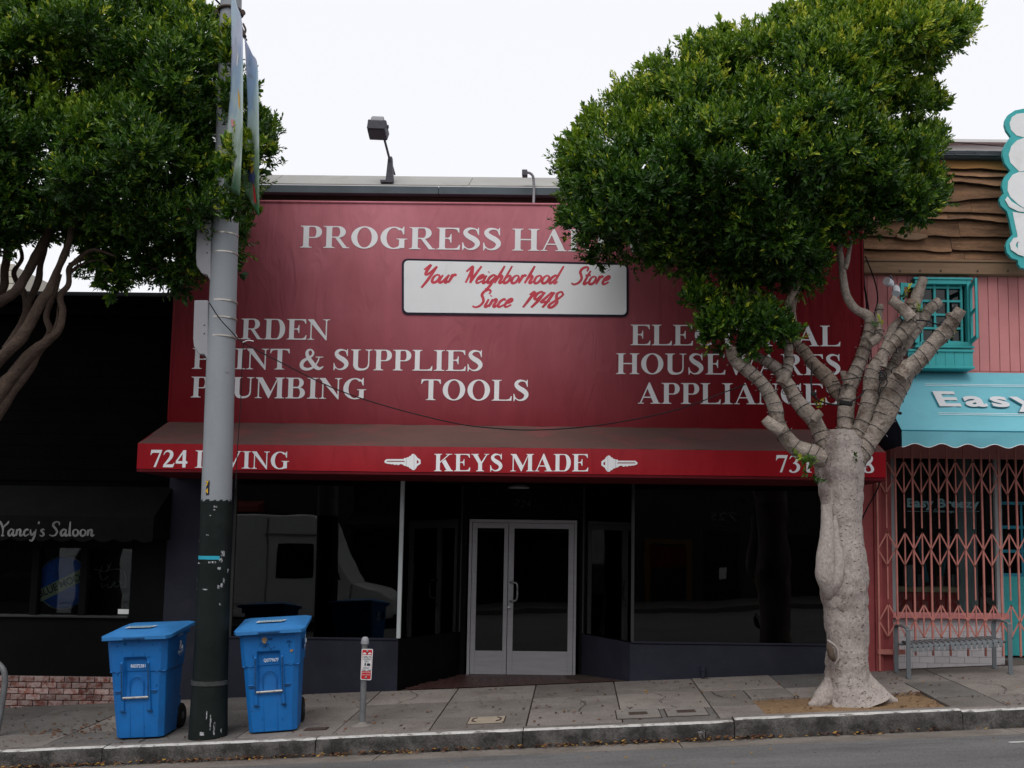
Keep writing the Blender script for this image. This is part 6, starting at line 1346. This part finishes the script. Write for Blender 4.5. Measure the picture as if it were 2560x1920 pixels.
def limb(pts, name, parent, m='bark', Y=None, seed=0, cap=False, sides=16, amp=.22, step=7, dz=0):
    """pts (px,py,width_px[,Y])"""
    P = [(*p, Y)[:4] if len(p) == 3 else p for p in pts]; c = catmull([tuple(map(float,p)) for p in P], step)
    q = B(); prev = None; n = len(c); pos = [at(p[0],p[1],p[3]) for p in c]; rad = [p[2]/2/S(p[3]) for p in c]; fl_amp = .09 if sides >= 24 else .04
    for i, p in enumerate(pos):
        t = (pos[min(i+1,n-1)]-pos[max(i-1,0)]).normalized()
        if prev is None: a = Vector((0,1,0)); u = t.cross(a).normalized()
        else: u = (prev-t*prev.dot(t)).normalized()
        prev = u; w_ = t.cross(u)
        for k in range(sides):
            A = 2*math.pi*k/sides; d = u*math.cos(A)+w_*math.sin(A); nn = noise.noise(p*3.2+d*.7+Vector((seed,0,0)))+.55*noise.noise(p*9+d*1.3)+.25*noise.noise(p*22+d*2)
            nn2 = noise.noise(Vector((math.cos(A)*1.7+seed, math.sin(A)*1.7, p.z*.45)))+.5*noise.noise(Vector((math.cos(A)*4+seed, math.sin(A)*4, p.z*.8)))
            q.v.append(p+d*rad[i]*(1+amp*nn+fl_amp*nn2))
    for i in range(n-1):
        for k in range(sides): q.f.append([i*sides+k,i*sides+(k+1)%sides,(i+1)*sides+(k+1)%sides,(i+1)*sides+k]); q.m.append(0)
    q.f.append(list(range(sides))[::-1]); q.m.append(0); q.f.append([(n-1)*sides+k for k in range(sides)]); q.m.append(1 if cap else 0)
    o = q.build(name, [MT[m], MT['cutwood']], parent, smooth=75); return o, pos, rad
Z3 = lambda L_, Y: [(1700+x/2.37, 580+y/2.37, w_/2.37, Y) for x, y, w_ in L_]
rt = thing('street_tree','pollarded ficus with pale grey trunk and wind-shaped green crown on the right','tree',(3.0,-1.98,G(3.0,-1.98)))
TYc = -1.98
trunk = [(2096,1078,92),(2096,1108,124),(2098,1150,122),(2102,1200,110),(2103,1270,102),(2105,1325,96),(2108,1382,108),(2107,1448,124),(2113,1495,117),(2117,1542,108),(2116,1614,106),(2117,1666,108),(2122,1706,114),(2128,1730,128),(2133,1746,150),(2137,1758,178)]
tro, tpos, trad = limb([(a,b,c,TYc) for a,b,c in trunk],'trunk',rt,amp=.12,seed=3,sides=40,step=8)
# flowing root flare, burl and scars
for k, (pts, w0) in enumerate((([(2100,1640),(2082,1700),(2062,1738),(2046,1756),(2022,1764)],(36,42,50,42,12)),([(2130,1630),(2156,1692),(2184,1728),(2212,1746),(2244,1753)],(36,42,50,38,10)),([(2110,1700),(2105,1745),(2098,1768),(2088,1776)],(50,52,42,10)),([(2140,1705),(2150,1748),(2160,1766),(2170,1772)],(46,46,38,10)))):
    limb([(a,b,w_,TYc-.03*j-(.06 if k > 1 else 0)*j) for j,((a,b),w_) in enumerate(zip(pts,w0))],'root',rt,amp=.2,seed=k+9)
limb([(2066,1262,26,TYc-.20),(2068,1330,34,TYc-.22),(2064,1400,48,TYc-.22),(2066,1445,52,TYc-.21),(2072,1478,36,TYc-.19),(2078,1500,14,TYc-.16)],'burl',rt,amp=.16,seed=21)
limb([(2086,1290,12,TYc-.22),(2092,1360,20,TYc-.24),(2096,1420,30,TYc-.24),(2088,1465,34,TYc-.23),(2078,1490,16,TYc-.19)],'burl',rt,amp=.14,seed=22)
limb([(2070,1610,8,TYc-.215),(2074,1622,15,TYc-.225),(2080,1640,16,TYc-.225),(2087,1652,8,TYc-.215)],'scar',rt,m='scar',amp=.3,seed=23)
limb([(2068,1600,5,TYc-.215),(2090,1618,6,TYc-.235),(2096,1642,6,TYc-.235),(2088,1660,6,TYc-.225)],'scar_lip',rt,amp=.3,seed=24)
marks = B(); tv = [v.co+wloc(rt) for v in tro.data.vertices]
for k in range(1100):
    i = random.randrange(3, len(tpos)-3); kk = random.randrange(40); a_ = tv[i*40+kk]; b_ = tv[i*40+(kk+1)%40]; c_ = tv[(i+1)*40+kk]; d_ = tv[(i+1)*40+(kk+1)%40]
    if a_.y > tpos[i].y+.08: continue
    u, v = random.random(), random.random(); p = a_.lerp(b_,u).lerp(c_.lerp(d_,u),v); t_ = (b_-a_).normalized(); up_ = (c_-a_).normalized(); nn = (p-tpos[i]); nn.z = 0; nn.normalize()
    w_, h_ = random.uniform(.005,.019), random.uniform(.002,.0062); sk = random.uniform(-.3,.3)
    f = lambda x_, z_, o_: p+t_*x_+up_*(z_+x_*sk)+nn*o_
    marks.hexa([f(-w_,-h_*.3,-.006),f(0,-h_,-.006),f(w_,-h_*.3,-.006),f(w_,h_*.3,-.006)],[f(-w_,-h_*.3,.0018),f(0,-h_,.0022),f(w_,-h_*.2,.0018),f(w_*.2,h_,.0018)])
marks.build('bark_marks', MT['barkmark'], rt, kind='stuff')
limbs = {}
def br(key, L_, Y, name='limb', m='limbbark', cap=False, y2=None, lights=True, **k):
    n = len(L_); pts = [(x,y,w_,Y if y2 is None else Y+(y2-Y)*i/(n-1)) for i,(x,y,w_,_) in enumerate(Z3(L_,Y))]
    o, pos, rad = limb(pts, name, rt, m=m, cap=cap, seed=hash(key) % 50 if False else len(limbs), **k)
    limbs[key] = (pos, rad, lights); return o
br('1',[(960,1500,80),(930,1390,110),(830,1330,105),(700,1285,92),(620,1205,90),(575,1130,88),(568,1060,86),(535,970,86),(480,890,82),(400,820,84),(335,770,80),(310,728,74),(300,690,60)],-2.0,y2=-2.45)
br('1s',[(600,1180,70),(545,1145,70),(515,1120,62),(500,1105,56)],-2.3,'stub',cap=True,lights=False)
br('1b',[(900,1400,60),(800,1335,40),(700,1262,36),(620,1185,32)],-2.05,lights=False)
br('2',[(950,1480,90),(930,1350,110),(870,1260,100),(805,1140,92),(735,1050,90),(682,980,85),(622,885,82),(560,800,72),(480,750,58),(430,722,50),(400,690,44)],-2.05,y2=-2.2)
br('2f',[(600,900,70),(635,820,64),(645,740,56),(640,660,54),(630,590,50),(605,520,42),(590,470,36)],-2.2)
br('2s',[(790,1120,50),(815,1085,52),(835,1070,44)],-2.25,'stub',cap=True,lights=False)
br('3',[(960,1480,100),(960,1350,110),(970,1260,104),(980,1130,100),(988,1030,98),(1003,920,92),(1042,830,82),(1082,720,78),(1112,620,76),(1128,540,74),(1105,492,62),(1040,455,54),(990,385,50),(966,300,48),(960,200,45),(948,120,42),(935,40,38),(930,-40,30)],-1.95,y2=-2.1)
br('3g',[(978,220,34),(998,130,30),(1012,50,26)],-2.1,lights=False)
br('3b',[(1125,660,50),(1180,620,50),(1180,560,42),(1178,500,42),(1185,430,40)],-2.2,'stub',cap=True)
br('3s',[(985,900,40),(968,850,36),(966,825,34)],-2.1,'stub',cap=True,lights=False)
br('3c',[(985,1020,70),(925,945,80),(880,875,88),(800,792,72),(742,715,66),(685,662,60),(662,560,42),(668,450,40),(690,350,48),(735,262,56),(790,200,50),(820,100,45),(835,20,40),(840,-60,34)],-1.85,y2=-1.8,m='barkdark')
br('4',[(975,1480,90),(995,1340,104),(1055,1200,95),(1100,1090,92),(1130,980,94),(1140,850,86),(1165,790,82),(1230,705,80),(1300,622,85),(1352,562,84),(1378,500,72),(1372,430,60),(1368,405,58)],-2.0,y2=-2.35,cap=True)
br('4a',[(1370,510,70),(1320,455,64),(1265,412,60),(1245,400,56)],-2.35,'stub',cap=True,lights=False)
br('4b',[(1378,470,74),(1405,370,78),(1430,310,66),(1442,275,60)],-2.3,'stub',cap=True,lights=False)
br('4c',[(1190,800,60),(1225,650,52),(1270,560,54),(1310,520,50)],-2.2,lights=False)
br('5',[(985,1560,100),(1015,1420,116),(1100,1265,112),(1180,1155,112),(1222,1050,122),(1282,910,140),(1345,825,118),(1420,755,100),(1500,670,96),(1570,590,96),(1622,520,86),(1665,458,72)],-1.95,y2=-2.6,cap=True)
br('5a',[(1610,560,50),(1598,510,46),(1592,480,42)],-2.55,'stub',cap=True,lights=False); br('5b',[(1300,860,90),(1345,800,88),(1362,778,84)],-2.5,'stub',cap=True,lights=False)
br('6',[(1150,1100,60),(1190,930,66),(1270,770,62),(1345,655,60),(1415,560,58),(1470,470,66),(1535,412,68)],-1.95,cap=True)
for i, L_ in enumerate(([(330,760,50),(375,520,44),(345,430,42),(300,330,44),(250,230,46),(200,150,46),(150,40,42)],[(200,500,40),(145,400,46),(112,280,50),(60,120,48),(20,20,44)],[(380,720,40),(400,420,40),(430,340,50),(462,220,42),(480,100,36)],[(560,560,30),(540,400,26),(548,330,26),(560,200,24)],[(690,640,36),(668,450,36),(655,280,34),(670,150,30)],[(600,500,36),(650,400,40),(700,300,46),(740,120,40)])):
    br('u%d'%i, L_, -1.9-.12*(i % 3), 'branch', 'barkdark', lights=False)
R_poly = [(1390,400),(1412,362),(1429,332),(1473,293),(1500,262),(1522,230),(1556,216),(1590,200),(1624,161),(1702,117),(1751,88),(1800,78),(1888,59),(1956,29),(2029,0),(2060,-40),(2200,-70),(2330,-45),(2392,0),(2444,36),(2436,80),(2410,122),(2366,151),(2337,190),(2303,186),(2278,210),(2337,220),(2350,252),(2322,278),(2264,286),(2308,303),(2361,327),(2368,376),(2352,430),(2371,474),(2347,537),(2303,561),(2234,566),(2186,576),(2150,600),(2110,604),(2073,622),(2068,684),(2015,704),(1941,716),(1888,690),(1860,668),(1819,664),(1761,640),(1720,680),(1673,690),(1624,659),(1575,664),(1526,649),(1473,640),(1439,620),(1395,561),(1414,513),(1398,470),(1404,440)]
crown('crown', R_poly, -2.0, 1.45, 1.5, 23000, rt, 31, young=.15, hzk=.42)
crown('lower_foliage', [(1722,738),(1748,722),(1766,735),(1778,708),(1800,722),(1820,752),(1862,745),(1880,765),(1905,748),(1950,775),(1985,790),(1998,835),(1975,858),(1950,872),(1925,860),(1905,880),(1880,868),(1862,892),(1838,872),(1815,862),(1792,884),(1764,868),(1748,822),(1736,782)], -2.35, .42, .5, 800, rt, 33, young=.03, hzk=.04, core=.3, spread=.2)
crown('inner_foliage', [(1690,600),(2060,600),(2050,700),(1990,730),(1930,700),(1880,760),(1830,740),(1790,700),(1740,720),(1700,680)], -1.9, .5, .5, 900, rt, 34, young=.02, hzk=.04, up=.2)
crown('trunk_sprout', [(1995,1150),(2010,1132),(2022,1145),(2040,1170),(2052,1195),(2050,1215),(2030,1205),(2015,1190),(2000,1175)], -2.36, .09, .1, 16, rt, 35, young=.12, up=-.1, bunch=3, spread=.1)
crown('small_sprout', [(2136,1150),(2150,1140),(2156,1160),(2142,1172)], -2.25, .03, .05, 1, rt, 36, young=.9, bunch=3, spread=.1)
for k, pl in enumerate(([(2030,995),(2042,1000),(2040,1030),(2030,1028)],[(2235,735),(2258,735),(2255,760),(2238,760)],[(2285,775),(2300,772),(2302,790),(2288,792)],[(2370,835),(2390,828),(2396,850),(2376,862)],[(2205,800),(2216,795),(2215,815),(2204,818)])): crown('small_sprout', pl, -2.4, .05, .05, 2, rt, 40+k, young=.8, bunch=3, spread=.1)

# fairy lights wound round the limbs
fl2 = thing('string_lights','black wire string of tiny unlit bulbs wound round the right tree limbs','string lights',(3.0,-2.1,2.9))
blb = B()
for key, (pos, rad, on) in limbs.items():
    if not on: continue
    n = len(pos); lens = [0]
    for i in range(1,n): lens.append(lens[-1]+(pos[i]-pos[i-1]).length)
    tot = min(lens[-1], {'1':2.3,'2':2.0,'3':1.9,'4':2.3,'5':9,'6':9}.get(key,9)); pitch = .165; pts = []; s_ = .35 if key in '12345' else .12; a = random.random()*6; st_ = 0
    while s_ < tot-.03:
        i = max(j for j in range(n) if lens[j] <= s_); i = min(i, n-2); f = (s_-lens[i])/(lens[i+1]-lens[i]+1e-9); p = pos[i].lerp(pos[i+1],f); r = rad[i]*(1-f)+rad[i+1]*f
        t = (pos[i+1]-pos[i]).normalized(); u = t.cross(Vector((0,1,0))).normalized(); w_ = t.cross(u)
        tilt = .55*r*math.sin(a+1)
        d = u*math.cos(a)+w_*math.sin(a); pt = p+d*(r*1.06+.008)+t*tilt; pts.append(pt)
        if st_ % 4 == 0 and d.y < .3: blb.tube([pt,pt+d*.02+t*.012*random.uniform(-1,1)],[.0042,.0025],5)
        pz = pitch*(1+1.1*noise.noise(Vector((s_*3.5,0,len(key)*7.3)))); a += .42; s_ += .42/6.283*pz; st_ += 1
    if len(pts) > 3: q = B(); q.tube(pts,.0036,5); q.build('wire', MT['cable'], fl2)
blb.build('bulbs', MT['boxgrey'], fl2, kind='stuff')
for pts, r in (([(2030,905),(2028,960),(2034,985),(2050,1003),(2090,1012),(2120,1008),(2150,990),(2162,975)],.009),([(2290,800),(2320,803),(2350,812),(2380,800)],.008),([(2196,935),(2206,925),(2216,935),(2210,950),(2198,948),(2204,930),(2218,955),(2205,975),(2195,985),(2200,960),(2212,940)],.006),([(2080,955),(2120,948),(2165,942)],.006)):
    q = B(); q.tube(catmull([at(a,b,-2.5) for a,b in pts],5),r,6); q.build('wire', MT['cable'], fl2)
for (a,b,w_,h_) in ((2115,1008,.14,.05),(2034,985,.06,.045),(2250,1033,.035,.03)):
    q = B(); q.cbox(at(a,b,-2.5),(w_,.04,h_),Matrix.Rotation(.15,3,'Y')); q.build('plug', MT['cable'], fl2, bevel=.01)

# left tree
lt = thing('street_tree','big dark ficus at the left with crossing bare limbs and dense crown','tree',(-8.0,-2.0,G(-8,-2)))
Z2 = lambda L_, Y: [(x/3.456, 500+y/3.456, w_/3.456, Y) for x, y, w_ in L_]
limb([(-90,1110,120,-2.0),(-150,1230,130,-2.0),(-190,1400,140,-2.0),(-200,1600,150,-2.0),(-205,1900,190,-2.0)],'trunk',lt,m='barkdeep',sides=24)
for i, (L_, Y) in enumerate((([(-200,1000,100),(0,880,92),(130,790,82),(230,640,74),(300,500,80),(370,380,82),(430,240,60),(480,60,50)],-2.1),
  ([(-300,1640,150),(-100,1460,120),(30,1345,104),(180,1190,100),(280,1030,95),(360,880,86),(430,780,78),(490,620,62),(560,460,60),(600,350,56),(640,150,50)],-2.3),
  ([(-350,2150,200),(-150,1850,180),(0,1650,150),(150,1480,112),(280,1320,104),(420,1210,80),(510,1120,60),(542,960,54),(520,830,58),(590,730,50),(595,600,46),(640,540,40),(800,430,34),(1000,485,18)],-2.2),
  ([(60,1290,80),(200,1050,66),(255,870,60),(330,700,58),(350,560,50),(390,420,48),(410,250,40)],-1.9),
  ([(-80,900,70),(30,760,66),(42,600,66),(70,430,66),(90,250,56)],-1.8),([(200,1200,80),(230,1000,70),(215,820,56),(120,640,40),(190,500,34),(150,350,30)],-1.7),
  ([(-60,1900,110),(120,1640,84),(250,1470,74),(330,1330,56),(430,1200,36),(490,1050,24),(500,900,12)],-2.15),([(300,1330,60),(430,1150,56),(400,1000,50),(470,800,44),(520,640,36)],-2.0),
  ([(595,640,30),(700,560,22),(860,520,18),(960,600,12),(900,700,8)],-2.1),([(600,560,34),(760,500,26),(1000,430,22),(1250,560,16),(1400,620,10)],-2.0))):
    limb(Z2(L_,Y),'limb',lt,m='barkdeep',seed=60+i)
L_poly = [(-330,-160),(300,-160),(400,-60),(456,0),(508,26),(545,52),(566,100),(566,165),(568,250),(572,400),(576,470),(575,540),(560,590),(520,610),(485,625),(440,620),(330,610),(200,600),(120,600),(60,612),(0,640),(-330,690)]
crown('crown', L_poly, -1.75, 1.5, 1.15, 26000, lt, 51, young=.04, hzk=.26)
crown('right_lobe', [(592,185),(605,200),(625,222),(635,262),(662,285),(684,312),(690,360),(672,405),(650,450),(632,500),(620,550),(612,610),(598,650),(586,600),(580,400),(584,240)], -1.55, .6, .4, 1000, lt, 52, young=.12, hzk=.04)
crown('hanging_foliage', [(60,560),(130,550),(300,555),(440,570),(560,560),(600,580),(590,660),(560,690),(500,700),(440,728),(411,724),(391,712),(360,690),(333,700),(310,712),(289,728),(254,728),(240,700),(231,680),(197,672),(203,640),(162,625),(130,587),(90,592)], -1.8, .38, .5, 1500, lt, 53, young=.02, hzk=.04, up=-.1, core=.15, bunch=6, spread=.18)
crown('twig_leaves', [(235,640),(440,640),(436,715),(395,705),(300,700),(255,722),(240,690)], -1.9, .2, .3, 70, lt, 54, up=-.3, hzk=.04, bunch=3, spread=.1)
crown('front_spray', [(560,360),(600,330),(640,345),(655,372),(640,400),(610,440),(590,500),(560,520),(545,440)], -3.0, .14, .2, 130, lt, 55, young=.4, bunch=3, spread=.1)
crown('pole_spray', [(548,40),(572,60),(580,120),(576,300),(560,330),(548,200)], -2.75, .12, .15, 130, lt, 56, young=.4, bunch=3, spread=.1)
crown('pole_spray', [(560,510),(590,470),(598,520),(575,548),(555,552)], -2.8, .1, .12, 55, lt, 57, young=.2, bunch=3, spread=.1)

# ================================================================== LEAF LITTER
def litter(name, pts, m, sz_, label):
    q = B()
    for (x, y, z) in pts:
        a = random.uniform(0,6.28); L_ = sz_*random.uniform(.6,1.2); wd = L_*.22; c_, s_ = math.cos(a), math.sin(a); k = random.uniform(.15,.5)*L_
        f = lambda u, v, h: (x+u*c_-v*s_, y+u*s_+v*c_, z+h)
        q.add([f(-L_/2,0,.003),f(0,wd,.004+k*.4),f(L_/2,0,.004+k*random.random()),f(0,-wd,.003)],[(0,3,2),(0,2,1)])
    o = q.build(name, m); o['kind'] = 'stuff'; o['label'] = label; return o
def gutp():
    x = random.uniform(-9,8.5); 
    if x > 3.4 and random.random() < .75: x = random.uniform(-9,2)
    y = -2.77-abs(random.gauss(0,.055)); return (x,y,road(x,y)+.004+random.random()*.02*(y > -2.83))
def walkp():
    while True:
        x = random.uniform(-9,8); y = -random.random()*2.6; 
        if noise.noise(Vector((x*1.1,y*1.6,4))) > -.12 or random.random() < .25: return (x,y,G(x,y)+.004)
def pitp():
    x = random.choice([random.uniform(2.02,3.9),random.uniform(3.3,3.9)]); y = -1.56-abs(random.gauss(0,.12)) if random.random() < .7 else random.uniform(-2.4,-1.6); return (x,y,G(x,y)+.0)
for m_, nm, a, b_, c_, lb in (('lit1','brown',620,330,70,'brown'),('lit2','yellow',260,70,12,'yellow'),('lit3','dark',420,330,70,'dark')):
    litter('fallen_leaves', [gutp() for _ in range(a)]+[walkp() for _ in range(b_)]+[pitp() for _ in range(c_)], MT[m_], .052, lb+' fallen leaves on the gutter and sidewalk')
rd_ = [(random.uniform(-6,8),-3.2-random.random()*1.3) for _ in range(60)]
litter('fallen_leaves', [(x,y,road(x,y)+.004) for x,y in rd_], MT['lit2'], .04, 'scattered fallen leaves on the asphalt')
litter('fallen_leaves', [(x,y,G(x,y)+.004) for x,y in [(random.gauss(-5.6,.35),random.gauss(-1.7,.28)) for _ in range(110)]], MT['lit1'], .06, 'heap of fallen leaves left of the bins')
